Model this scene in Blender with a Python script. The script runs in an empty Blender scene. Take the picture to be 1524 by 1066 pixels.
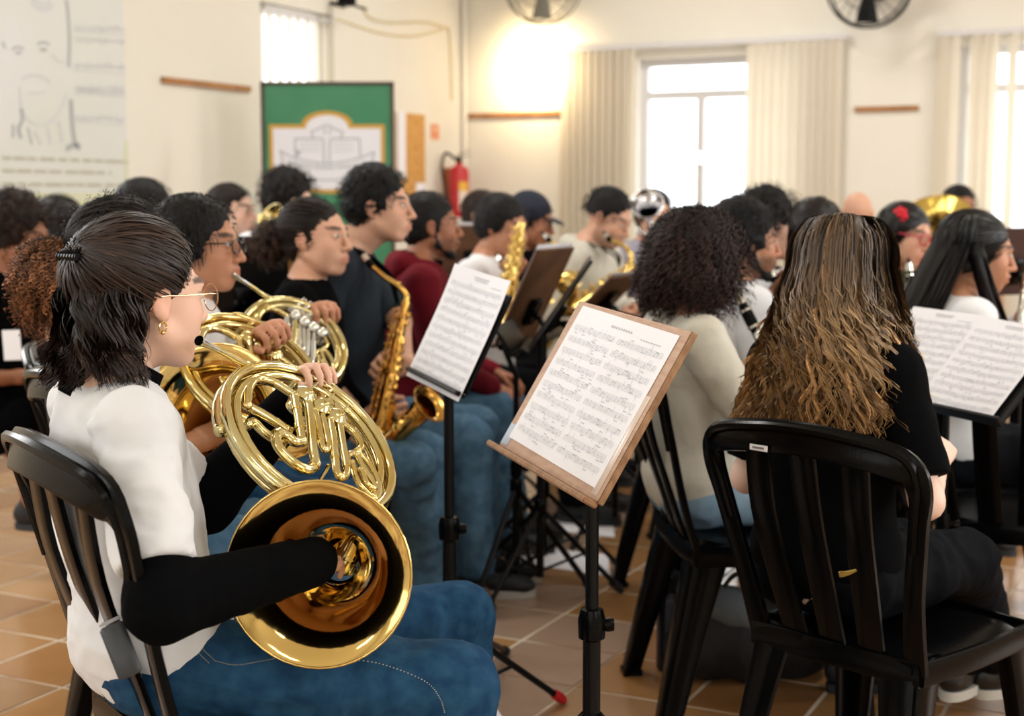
import bpy, math, random
import numpy as np
from mathutils import Vector, Matrix
random.seed(7)
RNG = np.random.default_rng(11)
SC = bpy.context.scene
COL = SC.collection
# ------------------------------------------------------------------ camera, sky, lights, exposure
FPX, CX, CY = 2150.0, 762.0, 533.0
CAMZ = 1.30
PITCH = math.atan(241.0 / FPX)
cam_d = bpy.data.cameras.new('camera')
cam_d.sensor_width = 36.0
cam_d.lens = FPX / 1524.0 * 36.0
cam_d.clip_start, cam_d.clip_end = 0.05, 200.0
cam_d.dof.use_dof = True
cam_d.dof.focus_distance = 2.45
cam_d.dof.aperture_fstop = 3.7
cam = bpy.data.objects.new('camera', cam_d)
cam.location = (0, 0, CAMZ)
cam.rotation_euler = (math.pi / 2 - PITCH, 0, 0)
COL.objects.link(cam)
SC.camera = cam
vs = SC.view_settings
vs.view_transform = 'Standard'
vs.look = 'None'
vs.gamma = 1.0
vs.use_curve_mapping = False
vs.exposure = -0.08
world = bpy.data.worlds.new('world')
SC.world = world
world.use_nodes = True
_bg = world.node_tree.nodes['Background']
_bg.inputs['Color'].default_value = (0.93, 0.97, 1.0, 1)
_bg.inputs['Strength'].default_value = 4.0
# room frame: corner between the left wall and the back wall, B runs along the back wall, L along the left wall (away)
ANG = math.atan(1080.0 / math.hypot(FPX, 241.0))
LDIR = np.array([math.sin(ANG), math.cos(ANG), 0.0])
BDIR = np.array([math.cos(ANG), -math.sin(ANG), 0.0])
CORNER = np.array([-0.385, 11.5, 0.0])
ROOM_W, ROOM_D, ROOM_H = 9.2, 14.5, 3.75

def W(s, t, z=0.0):
    p = CORNER + BDIR * s - LDIR * t
    return np.array([p[0], p[1], z])

ROOMROT = math.atan2(BDIR[1], BDIR[0])

def area_lamp(name, loc, direction, sx, sy, watts, color):
    l = bpy.data.lights.new(name, 'AREA')
    l.shape = 'RECTANGLE'
    l.size, l.size_y, l.energy, l.color = sx, sy, watts, color
    o = bpy.data.objects.new(name, l)
    o.location = Vector([float(v) for v in loc])
    o.rotation_euler = Vector([float(v) for v in direction]).to_track_quat('-Z', 'Y').to_euler()
    COL.objects.link(o)
    return o

# daylight entering through the windows of the long side behind the players and behind the camera
for k, t_ in enumerate((6.2, 9.0, 11.8)):
    area_lamp('daylight_lamp', W(0.12, t_, 2.0), BDIR + np.array([0, 0, -0.25]), 1.7, 1.7, 60, (0.96, 0.98, 1.0))
for k, s_ in enumerate((1.6, 4.4, 7.2)):
    area_lamp('daylight_lamp', W(s_, ROOM_D - 0.12, 2.0), LDIR + np.array([0, 0, -0.02]), 1.9, 1.8, 26, (0.97, 0.985, 1.0))
for k, t_ in enumerate((3.0, 6.5, 10.0)):  # lamps added along the windowless right wall to brighten the left wall
    area_lamp('daylight_lamp', W(ROOM_W - 0.12, t_, 2.1), -BDIR + np.array([0, 0, -0.08]), 1.7, 1.8, (92, 80, 46)[k], (0.97, 0.985, 1.0))
# fluorescent lamps under the ceiling
for s_ in (2.3, 6.3):
    for t_ in (1.8, 5.2, 8.6, 12.0):
        area_lamp('ceiling_lamp', W(s_, t_, ROOM_H - 0.12), np.array([0, 0, -1.0]), 1.25, 0.28, 42 if t_ < 7 else 18, (1.0, 0.975, 0.935))

# ------------------------------------------------------------------ pixel helpers (where a thing of the photograph stands)
_cp, _sp = math.cos(PITCH), math.sin(PITCH)
C0 = np.array([0, 0, CAMZ])
def ray(px, py):
    k, m = (px - CX) / FPX, (CY - py) / FPX
    return np.array([k, _cp + m * _sp, -_sp + m * _cp])
def at(px, py, d):
    return C0 + d * ray(px, py)
def floor_at(px, py, z=0.0):
    r = ray(px, py)
    return C0 + r * ((z - CAMZ) / r[2])
def on_plane(px, py, p0, n):
    r = ray(px, py)
    return C0 + r * (np.dot(p0 - C0, n) / np.dot(r, n))
def back_hit(px, py):
    p = on_plane(px, py, CORNER, LDIR)
    return float(np.dot(p - CORNER, BDIR)), float(p[2])
def left_hit(px, py):
    p = on_plane(px, py, CORNER, BDIR)
    return float(-np.dot(p - CORNER, LDIR)), float(p[2])

def V3(*a): return np.array(a, dtype=float)
def unit(v):
    v = np.asarray(v, float)
    return v / (np.linalg.norm(v) + 1e-12)

# ------------------------------------------------------------------ object helpers
def tag(o, label=None, cat=None, group=None, kind=None):
    if label: o['label'] = label
    if cat: o['category'] = cat
    if group: o['group'] = group
    if kind: o['kind'] = kind
    return o

def empty(name, loc, label=None, cat=None, group=None, rotz=0.0):
    o = bpy.data.objects.new(name, None)
    o.empty_display_size = 0.1
    o.location = [float(v) for v in loc]
    o.rotation_euler = (0, 0, rotz)
    COL.objects.link(o)
    return tag(o, label, cat, group)

def mesh_from(name, verts, faces_list, mat, parent=None, smooth=True, loc=None, colors=None, autosmooth=None):
    """faces_list: list of integer arrays (n,k), every array its own corner count"""
    me = bpy.data.meshes.new(name)
    verts = np.asarray(verts, np.float32)
    if loc is not None:
        verts = verts - np.asarray(loc, np.float32)
    me.vertices.add(len(verts))
    me.vertices.foreach_set('co', verts.ravel())
    fl = [np.asarray(f, np.int32) for f in faces_list if len(f)]
    nl = sum(f.size for f in fl)
    nf = sum(len(f) for f in fl)
    me.loops.add(nl)
    me.polygons.add(nf)
    me.loops.foreach_set('vertex_index', np.concatenate([f.ravel() for f in fl]))
    tot = np.concatenate([np.full(len(f), f.shape[1], np.int32) for f in fl])
    st = np.concatenate([[0], np.cumsum(tot)[:-1]]).astype(np.int32)
    me.polygons.foreach_set('loop_start', st)
    me.update(calc_edges=True)
    me.validate()
    me.polygons.foreach_set('use_smooth', np.full(len(me.polygons), bool(smooth)))
    if smooth:
        if autosmooth:
            try: me.set_sharp_from_angle(angle=math.radians(autosmooth))
            except Exception: pass
    if colors is not None:
        ca = me.color_attributes.new('Col', 'FLOAT_COLOR', 'POINT')
        c4 = np.ones((len(verts), 4), np.float32)
        c4[:, :3] = colors
        ca.data.foreach_set('color', c4.ravel())
    if mat: me.materials.append(mat)
    o = bpy.data.objects.new(name, me)
    if loc is not None: o.location = [float(v) for v in loc]
    COL.objects.link(o)
    if parent is not None:
        o.parent = parent
        if loc is None:      # vertices are in world space: undo the parent's placement
            bpy_inv(o, parent)
    return o

def bpy_inv(o, parent):
    m = parent_world(parent)
    o.matrix_parent_inverse = m.inverted()

def parent_world(p):
    m = Matrix.LocRotScale(p.location, p.rotation_euler, p.scale)
    if p.parent is not None:
        m = parent_world(p.parent) @ p.matrix_parent_inverse @ m
    return m

class MB:
    """collects shapes, links them as ONE mesh object"""
    def __init__(self):
        self.v, self.f, self.n = [], {}, 0
    def add(self, v, faces):
        v = np.asarray(v, float)
        for f in faces:
            f = np.asarray(f, int)
            if f.size == 0: continue
            self.f.setdefault(f.shape[1], []).append(f + self.n)
        self.v.append(v)
        self.n += len(v)
        return self
    def box(self, c, size, axes=None, taper=None):
        x, y, z = [s / 2 for s in size]
        p = np.array([[-x, -y, -z], [x, -y, -z], [x, y, -z], [-x, y, -z], [-x, -y, z], [x, -y, z], [x, y, z], [-x, y, z]])
        if taper: p[4:, :2] *= taper
        if axes is not None: p = p @ np.asarray(axes, float)
        return self.add(p + np.asarray(c, float), [[[0, 3, 2, 1], [4, 5, 6, 7], [0, 1, 5, 4], [1, 2, 6, 5], [2, 3, 7, 6], [3, 0, 4, 7]]])
    def rbox(self, c, size, r, axes=None):
        """box with chamfered upright edges and softened top/bottom"""
        x, y, z = [s / 2 for s in size]
        r = min(r, x * .9, y * .9, z * .9)
        out = []
        for zz, ins in ((-z, r), (-z + r, 0), (z - r, 0), (z, r)):
            a, b = x - ins, y - ins
            rr = r
            out += [[-a + rr, -b, zz], [a - rr, -b, zz], [a, -b + rr, zz], [a, b - rr, zz], [a - rr, b, zz], [-a + rr, b, zz], [-a, b - rr, zz], [-a, -b + rr, zz]]
        p = np.array(out)
        q = []
        for k in range(3):
            for i in range(8):
                j = (i + 1) % 8
                q.append([k * 8 + i, k * 8 + j, k * 8 + 8 + j, k * 8 + 8 + i])
        if axes is not None: p = p @ np.asarray(axes, float)
        return self.add(p + np.asarray(c, float), [q, [list(range(7, -1, -1)), list(range(24, 32))]])
    def tube(self, pts, r, sides=10, closed=False, caps=True, up=None, flat=None):
        v, f, cp = tube_geo(pts, r, sides, closed, up, flat)
        self.add(v, [f])
        if caps and not closed:
            n = len(v)
            base = self.n - n
            for ring, rev in ((np.arange(sides), True), (np.arange(n - sides, n), False)):
                ring = ring[::-1] if rev else ring
                self.f.setdefault(sides, []).append((ring + base)[None, :])
        return self
    def lathe(self, prof, origin, axis, sides=32, ref=None):
        """prof: list of (radius, along axis)"""
        ax = unit(axis)
        rf = np.array([0, 0, 1.0]) if ref is None else np.asarray(ref, float)
        if abs(np.dot(rf, ax)) > .95: rf = np.array([1.0, 0, 0])
        e1 = unit(np.cross(ax, rf)); e2 = np.cross(ax, e1)
        th = np.linspace(0, 2 * np.pi, sides, endpoint=False)
        ring = np.cos(th)[:, None] * e1 + np.sin(th)[:, None] * e2
        v = np.concatenate([np.asarray(origin, float) + ax * h + ring * r for r, h in prof])
        q = []
        for k in range(len(prof) - 1):
            i = np.arange(sides); j = (i + 1) % sides
            q.append(np.stack([k * sides + i, k * sides + j, (k + 1) * sides + j, (k + 1) * sides + i], 1))
        return self.add(v, [np.concatenate(q)])
    def disc(self, c, axis, r, h, sides=20, dome=0.0):
        pr = [(1e-4, 0), (r, 0), (r, h)]
        if dome: pr += [(r * .7, h + dome * .6), (r * .3, h + dome * .95)]
        pr += [(1e-4, h + dome)]
        return self.lathe(pr, c, axis, sides)
    def ball(self, c, r, n=10, axes=None):
        r = np.array([r, r, r]) if np.isscalar(r) else np.asarray(r, float)
        th = np.linspace(0, np.pi, n + 1); ph = np.linspace(0, 2 * np.pi, 2 * n, endpoint=False)
        v = np.array([[math.sin(a) * math.cos(b), math.sin(a) * math.sin(b), math.cos(a)] for a in th for b in ph]) * r
        m = 2 * n
        q = [[k * m + i, (k + 1) * m + i, (k + 1) * m + (i + 1) % m, k * m + (i + 1) % m] for k in range(n) for i in range(m)]
        if axes is not None: v = v @ np.asarray(axes, float)
        return self.add(v + np.asarray(c, float), [q])
    def prism(self, poly, origin, ex, ey, depth, ez=None):
        """flat outline (list of 2-D points, counter-clockwise) given a thickness"""
        ex, ey = np.asarray(ex, float), np.asarray(ey, float)
        ez = unit(np.cross(ex, ey)) if ez is None else np.asarray(ez, float)
        p = np.array([np.asarray(origin, float) + ex * a + ey * b for a, b in poly])
        n = len(p)
        v = np.concatenate([p, p + ez * depth])
        i = np.arange(n); j = (i + 1) % n
        self.add(v, [np.stack([i, j, j + n, i + n], 1), [list(range(n))[::-1], list(range(n, 2 * n))] if n != 4 else [[3, 2, 1, 0], [4, 5, 6, 7]]])
        return self
    def strip(self, pts, wid, thick, wdir):
        """a band swept along pts: width direction per point (wdir), box section"""
        pts = np.asarray(pts, float); n = len(pts)
        wid = np.full(n, wid) if np.isscalar(wid) else np.asarray(wid, float)
        thick = np.full(n, thick) if np.isscalar(thick) else np.asarray(thick, float)
        wdir = np.asarray(wdir, float)
        if wdir.ndim == 1: wdir = np.tile(wdir, (n, 1))
        t = np.gradient(pts, axis=0)
        v = []
        for i in range(n):
            tt = unit(t[i]); w = unit(wdir[i] - tt * np.dot(tt, wdir[i])); nn = np.cross(tt, w)
            a, b = w * wid[i] / 2, nn * thick[i] / 2
            c = .72
            for sa, sb in ((-1, -c), (-c, -1), (c, -1), (1, -c), (1, c), (c, 1), (-c, 1), (-1, c)):
                # slightly rounded section: shrink corner only by the thickness
                v.append(pts[i] + w * (wid[i] / 2 * (1 if sa > 0 else -1) if abs(sa) == 1 else (sa > 0 or -1) * (wid[i] / 2 - thick[i] * .3)) + b * sb)
        m = 8
        q = [[k * m + i, k * m + (i + 1) % m, (k + 1) * m + (i + 1) % m, (k + 1) * m + i] for k in range(n - 1) for i in range(m)]
        return self.add(v, [q, [list(range(m))[::-1], list(range((n - 1) * m, n * m))]])
    def build(self, name, mat, parent=None, smooth=True, autosmooth=40, loc=None):
        v = np.concatenate(self.v)
        fl = [np.concatenate(a) for a in self.f.values()]
        return mesh_from(name, v, fl, mat, parent, smooth, loc, autosmooth=autosmooth)

def tube_geo(pts, r, sides=10, closed=False, up=None, flat=None):
    pts = np.asarray(pts, float); n = len(pts)
    r = np.full(n, r, float) if np.isscalar(r) else np.asarray(r, float)
    if closed:
        t = np.roll(pts, -1, 0) - np.roll(pts, 1, 0)
    else:
        t = np.gradient(pts, axis=0)
    t /= np.linalg.norm(t, axis=1)[:, None] + 1e-12
    ref = np.array([0, 0, 1.0]) if up is None else np.asarray(up, float)
    if abs(np.dot(ref, t[0])) > .93: ref = np.array([1.0, 0.3, 0])
    N = np.zeros((n, 3)); N[0] = unit(ref - t[0] * np.dot(ref, t[0]))
    for i in range(1, n):
        v = N[i - 1] - t[i] * np.dot(N[i - 1], t[i])
        N[i] = unit(v)
    Bn = np.cross(t, N)
    th = np.linspace(0, 2 * np.pi, sides, endpoint=False)
    fl = 1.0 if flat is None else flat
    v = pts[:, None, :] + (np.cos(th)[None, :, None] * N[:, None, :] * fl + np.sin(th)[None, :, None] * Bn[:, None, :]) * r[:, None, None]
    v = v.reshape(-1, 3)
    k = np.arange(n if closed else n - 1)[:, None]; i = np.arange(sides)[None, :]
    a = k * sides + i; b = k * sides + (i + 1) % sides
    k2 = (k + 1) % n
    c = k2 * sides + (i + 1) % sides; d = k2 * sides + i
    q = np.stack([a, b, c, d], -1).reshape(-1, 4)
    return v, q, None

def spline(ctrl, n=24, closed=False):
    """Catmull-Rom through the control points"""
    P = np.asarray(ctrl, float); m = len(P)
    if closed:
        idx = lambda i: P[i % m]; seg = m
    else:
        Q = np.vstack([2 * P[0] - P[1], P, 2 * P[-1] - P[-2]]); idx = lambda i: Q[i + 1]; seg = m - 1
    per = max(2, int(math.ceil(n / seg)))
    out = []
    for s in range(seg):
        p0, p1, p2, p3 = idx(s - 1), idx(s), idx(s + 1), idx(s + 2)
        for u in np.linspace(0, 1, per, endpoint=False):
            out.append(.5 * ((2 * p1) + (-p0 + p2) * u + (2 * p0 - 5 * p1 + 4 * p2 - p3) * u * u + (-p0 + 3 * p1 - 3 * p2 + p3) * u ** 3))
    if not closed: out.append(P[-1])
    return np.array(out)

def copy_thing(o, loc=None, rotz=None, parent=None):
    c = o.copy(); COL.objects.link(c)
    if parent is not None: c.parent = parent
    if loc is not None: c.location = [float(v) for v in loc]
    if rotz is not None: c.rotation_euler = (0, 0, rotz)
    for ch in list(o.children): copy_thing(ch, parent=c)
    return c

# ------------------------------------------------------------------ materials
def srgb(r, g, b):
    f = lambda c: (c / 255.0) / 12.92 if c <= 10 else ((c / 255.0 + .055) / 1.055) ** 2.4
    return (f(r), f(g), f(b))
MATS = {}
def mat(name, color, rough=.6, metal=0.0, bump=None, var=None, coat=0.0, trans=0.0, spec=.5, vcol=False, sss=0.0, emit=None, wave=None, sheen=0.0, scale_xyz=None, translucent=0.0, world=False):
    if name in MATS: return MATS[name]
    m = bpy.data.materials.new(name); m.use_nodes = True
    nt = m.node_tree; N = nt.nodes; L = nt.links
    b = N['Principled BSDF']
    b.inputs['Base Color'].default_value = (*color, 1)
    b.inputs['Roughness'].default_value = rough
    b.inputs['Metallic'].default_value = metal
    b.inputs['Specular IOR Level'].default_value = spec
    b.inputs['Coat Weight'].default_value = coat
    b.inputs['Transmission Weight'].default_value = trans
    if sheen: b.inputs['Sheen Weight'].default_value = sheen
    if sss:
        b.inputs['Subsurface Weight'].default_value = sss
        b.inputs['Subsurface Radius'].default_value = (.012, .005, .003)
        b.inputs['Subsurface Scale'].default_value = 1.0
    if emit:
        b.inputs['Emission Color'].default_value = (*emit[0], 1)
        b.inputs['Emission Strength'].default_value = emit[1]
    tc = N.new('ShaderNodeTexCoord')
    src = tc.outputs['Object']
    if world: src = N.new('ShaderNodeNewGeometry').outputs['Position']
    if scale_xyz:
        mp = N.new('ShaderNodeMapping'); mp.inputs['Scale'].default_value = scale_xyz
        L.new(src, mp.inputs['Vector']); src = mp.outputs['Vector']
    col_out = None
    if vcol:
        a = N.new('ShaderNodeAttribute'); a.attribute_name = 'Col'
        col_out = a.outputs['Color']
    if var:
        sc, c2, lo, hi = var
        nz = N.new('ShaderNodeTexNoise'); nz.inputs['Scale'].default_value = sc; nz.inputs['Detail'].default_value = 5
        L.new(src, nz.inputs['Vector'])
        rp = N.new('ShaderNodeMapRange'); rp.inputs['From Min'].default_value = lo; rp.inputs['From Max'].default_value = hi
        L.new(nz.outputs['Fac'], rp.inputs['Value'])
        mx = N.new('ShaderNodeMix'); mx.data_type = 'RGBA'
        L.new(rp.outputs['Result'], mx.inputs['Factor'])
        if col_out is not None: L.new(col_out, mx.inputs['A'])
        else: mx.inputs['A'].default_value = (*color, 1)
        mx.inputs['B'].default_value = (*c2, 1)
        if col_out is not None:
            mx.blend_type = 'MULTIPLY'
        col_out = mx.outputs['Result']
    if col_out is not None: L.new(col_out, b.inputs['Base Color'])
    if bump:
        sc, st = bump[:2]
        nz = N.new('ShaderNodeTexNoise'); nz.inputs['Scale'].default_value = sc; nz.inputs['Detail'].default_value = 4
        L.new(src, nz.inputs['Vector'])
        bp = N.new('ShaderNodeBump'); bp.inputs['Strength'].default_value = st; bp.inputs['Distance'].default_value = .004 if len(bump) < 3 else bump[2]
        L.new(nz.outputs['Fac'], bp.inputs['Height']); L.new(bp.outputs['Normal'], b.inputs['Normal'])
    if translucent:
        tr = N.new('ShaderNodeBsdfTranslucent'); tr.inputs['Color'].default_value = (*color, 1)
        ms = N.new('ShaderNodeMixShader'); ms.inputs['Fac'].default_value = translucent
        L.new(b.outputs['BSDF'], ms.inputs[1]); L.new(tr.outputs['BSDF'], ms.inputs[2])
        L.new(ms.outputs['Shader'], N['Material Output'].inputs['Surface'])
    MATS[name] = m
    return m

M_BLACKPLASTIC = mat('black_plastic', (.0018, .0018, .002), .20, spec=.11, bump=(180, .05))
M_BLACKMETAL = mat('black_metal', (.003, .003, .0035), .35, spec=.18)
M_RUBBER = mat('black_rubber', (.01, .01, .01), .7)
M_BRASS = mat('lacquered_brass', srgb(224, 214, 166), .11, 1.0, var=(9, srgb(208, 178, 96), .35, .75))
M_GOLDBRASS = mat('gold_bell_brass', srgb(220, 188, 118), .08, 1.0)
M_SAXBRASS = mat('saxophone_brass', srgb(216, 172, 92), .17, 1.0, var=(14, srgb(176, 124, 56), .4, .7))
M_NICKEL = mat('nickel_silver', srgb(214, 214, 208), .16, 1.0)
M_CHROME = mat('chrome', srgb(230, 230, 232), .08, 1.0)
M_PAPER = mat('white_paper', srgb(236, 236, 242), .7, spec=.2)
M_PRINT = mat('printed_ink', srgb(192, 192, 198), .8, spec=.1)
M_INK = mat('dark_ink', srgb(60, 60, 66), .8, spec=.1)
M_WOOD = mat('light_hardboard', srgb(186, 152, 126), .55, var=(26, srgb(168, 130, 104), .35, .75), bump=(60, .12), scale_xyz=(1, 1, 4))
M_WOOD_EDGE = mat('raw_wood', srgb(160, 122, 88), .6, var=(30, srgb(126, 88, 56), .35, .7), bump=(60, .2), scale_xyz=(1, 6, 1))
M_BROWNBOARD = mat('brown_hardboard', srgb(104, 68, 40), .55, var=(12, srgb(78, 48, 28), .35, .75), bump=(60, .12))
# ------------------------------------------------------------------ the room
M_WALL = mat('cream_wall_paint', srgb(232, 228, 217), .75, spec=.25, var=(1.3, srgb(227, 222, 209), .3, .8), bump=(40, .06))
M_CEIL = mat('ceiling_paint', srgb(226, 222, 208), .8)
M_WFRAME = mat('white_window_paint', srgb(214, 212, 212), .45)
M_BLIND = mat('cream_blind_fabric', srgb(242, 236, 224), .8, translucent=.5, spec=.1, bump=(260, .12, .001))
M_TRIMWOOD = mat('varnished_rail_wood', srgb(176, 122, 66), .5, var=(14, srgb(142, 92, 46), .35, .7))
M_GROUT = mat('floor_grout', srgb(222, 210, 190), .8, var=(2, srgb(150, 120, 92), .4, .6))
def glass_material():
    m = bpy.data.materials.new('window_glass'); m.use_nodes = True
    nt = m.node_tree; N = nt.nodes; L = nt.links
    N.remove(N['Principled BSDF'])
    t = N.new('ShaderNodeBsdfTransparent'); g = N.new('ShaderNodeBsdfGlossy'); g.inputs['Roughness'].default_value = .03
    ms = N.new('ShaderNodeMixShader')
    ms.inputs['Fac'].default_value = .06
    L.new(t.outputs['BSDF'], ms.inputs[1]); L.new(g.outputs['BSDF'], ms.inputs[2])
    L.new(ms.outputs['Shader'], N['Material Output'].inputs['Surface'])
    return m
M_GLASS = glass_material()
RX = np.array([BDIR, -LDIR, [0, 0, 1]])          # room axes: s, t, z

def rbx(mb, s0, s1, t0, t1, z0, z1):
    mb.box(W((s0 + s1) / 2, (t0 + t1) / 2, (z0 + z1) / 2), (abs(s1 - s0), abs(t1 - t0), abs(z1 - z0)), RX)
    return mb
TH = 0.22
# window openings
s2a, _ = back_hit(948, 150); s2b, _ = back_hit(1190, 150); _, z2t = back_hit(1040, 84)
s3a, _ = back_hit(1424, 150); s3b = s3a + 1.5; _, z3t = back_hit(1470, 66)
t1a, _ = left_hit(497, 60); t1b, _ = left_hit(388, 60); _, z1t = left_hit(440, 12)
ZS = 0.86
def wall_with_holes(name, holes, length, fixed):
    mb = MB()
    def put(a0, a1, z0, z1):
        if a1 - a0 < 1e-3 or z1 - z0 < 1e-3: return
        if fixed == 'back': rbx(mb, a0, a1, -TH, 0, z0, z1)
        elif fixed == 'left': rbx(mb, -TH, 0, a0, a1, z0, z1)
        elif fixed == 'rear': rbx(mb, a0, a1, ROOM_D, ROOM_D + TH, z0, z1)
        elif fixed == 'right': rbx(mb, ROOM_W, ROOM_W + TH, a0, a1, z0, z1)
    cur = -TH if fixed in ('back',) else 0.0
    for a0, a1, z0, z1 in sorted(holes):
        put(cur, a0, 0, ROOM_H); put(a0, a1, 0, z0); put(a0, a1, z1, ROOM_H); cur = a1
    put(cur, length, 0, ROOM_H)
    o = mb.build(name, M_WALL, smooth=False)
    o['kind'] = 'structure'
    return o
wall_back = wall_with_holes('wall_back', [(s2a, s2b, ZS, z2t), (s3a, s3b, ZS, z3t)], ROOM_W + TH, 'back')
wall_left = wall_with_holes('wall_left', [(t1a, t1b, 1.0, z1t)], ROOM_D, 'left')
wall_with_holes('wall_rear', [], ROOM_W, 'rear')
wall_with_holes('wall_right', [], ROOM_D, 'right')
c = rbx(MB(), -TH, ROOM_W + TH, -TH, ROOM_D + TH, ROOM_H, ROOM_H + .15).build('ceiling', M_CEIL, smooth=False); c['kind'] = 'structure'
floor = rbx(MB(), -TH, ROOM_W + TH, -TH, ROOM_D + TH, -.15, -.0016).build('floor', M_GROUT, smooth=False); floor['kind'] = 'structure'
# floor tiles
TILE = 0.305
tile_m = []
for k, (c1, c2) in enumerate((((170, 126, 80), (154, 110, 66)), ((178, 136, 90), (164, 120, 74)), ((160, 116, 74), (144, 100, 60)), ((172, 146, 126), (156, 128, 108)), ((166, 130, 94), (152, 114, 80)))):
    tile_m.append(mat('ceramic_tile_%s' % 'abcde'[k], srgb(*c1), .21, var=(3.5, srgb(*c2), .3, .7), bump=(9, .04), spec=.5, world=True))
tiles = []
for i in range(int(ROOM_W / TILE)):
    for j in range(int(ROOM_D / TILE)):
        p = W((i + .5) * TILE, (j + .5) * TILE)
        v = p - C0
        d = v[1] * _cp - v[2] * _sp
        if d < 2.0: continue
        x = CX + v[0] / d * FPX; y = CY - (v[1] * _sp + v[2] * _cp) / d * FPX
        vis = -60 < x < 1584 and y < 1130
        tiles.append((0 if vis else 1, d, i, j))
tiles.sort()
tile_mesh = []
for k in range(5):
    mb = MB(); g = TILE - .012
    mb.box((0, 0, -.004), (g, g, .008))
    me = mb.build('tile', tile_m[k], smooth=False)
    tile_mesh.append(me.data); bpy.data.objects.remove(me)
rest = [MB() for _ in range(5)]
trng = random.Random(5)
for n, (vis, d, i, j) in enumerate(tiles):
    p = W((i + .5) * TILE, (j + .5) * TILE)
    # a repaired patch of greyer tiles runs through the middle of the room
    v = (i + .5) * TILE
    grey = abs((i * .8 + j * .55) - 33.5) < 1.6 or (abs((i - j * .42) - 3) < .8)
    k = trng.choice((3, 3, 4)) if grey else trng.choice((0, 0, 1, 1, 2, 0, 4))
    if n < 300:
        o = bpy.data.objects.new('tile', tile_mesh[k]); COL.objects.link(o)
        o.location = (p[0], p[1], trng.uniform(-.0006, .0004)); o.rotation_euler = (0, 0, ROOMROT)
        o.parent = floor
    else:
        rest[k].box((p[0], p[1], -.004), (TILE - .012, TILE - .012, .008), RX)
restm = MB()
for k in range(5):
    if rest[k].n:
        o = rest[k].build('far_tiles', tile_m[k], floor, smooth=False); o['kind'] = 'stuff'

# windows ---------------------------------------------------------
def window(name, wall, a0, a1, z0, z1, bars, transom, handle=None):
    """wall 'back': a runs along s; wall 'left': a runs along t"""
    mb = MB()
    def bar(mbx, b0, b1, y0, y1, dep=.06, off=-.12):
        if wall == 'back': rbx(mbx, b0, b1, off - dep / 2, off + dep / 2, y0, y1)
        else: rbx(mbx, off - dep / 2, off + dep / 2, b0, b1, y0, y1)
    fw = .055
    bar(mb, a0, a0 + fw, z0, z1); bar(mb, a1 - fw, a1, z0, z1); bar(mb, a0 + fw, a1 - fw, z0, z0 + fw); bar(mb, a0 + fw, a1 - fw, z1 - fw, z1)
    root = mb.build(name, M_WFRAME, smooth=False); root['kind'] = 'structure'
    t = MB(); bar(t, a0 + fw, a1 - fw, transom - .03, transom + .03); t.build('transom', M_WFRAME, root, smooth=False)
    xs = [a0 + fw] + [b for b in bars] + [a1 - fw]
    for b in bars:
        m2 = MB(); bar(m2, b - .028, b + .028, z0 + fw, transom - .03); o = m2.build('mullion', M_WFRAME, root, smooth=False)
        if handle:
            h = MB(); q = W(b, -.075, handle); h.rbox(q, (.03, .03, .1), .006, RX); h.rbox(W(b + .01, -.05, handle + .02), (.02, .02, .06), .005, RX); h.build('handle', M_CHROME, root)
    for k in range(len(xs) - 1):
        g = MB(); bar(g, xs[k] + (.028 if k else 0), xs[k + 1] - (.028 if k < len(xs) - 2 else 0), z0 + fw, transom - .03, .006); g.build('pane', M_GLASS, root, smooth=False)
    g = MB(); bar(g, a0 + fw, a1 - fw, transom + .03, z1 - fw, .006); g.build('pane', M_GLASS, root, smooth=False)
    s = MB()
    if wall == 'back': rbx(s, a0 - .03, a1 + .03, -.12, .02, z0 - .03, z0)
    else: rbx(s, -.12, .02, a0 - .03, a1 + .03, z0 - .03, z0)
    s.build('sill', M_WFRAME, root, smooth=False)
    return root
_, ztr = back_hit(1040, 139)
sm, _ = back_hit(1036, 200); _, zh = back_hit(1032, 235)
window('window_2', 'back', s2a, s2b, ZS, z2t, [sm], ztr, zh)
_, ztr3 = back_hit(1470, 130)
window('window_3', 'back', s3a, s3b, ZS, z3t, [s3a + .62, s3a + 1.08], ztr3)
window('window_1', 'left', t1a, t1b, 1.0, z1t, [(t1a + t1b) / 2], 1.5)

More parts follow.
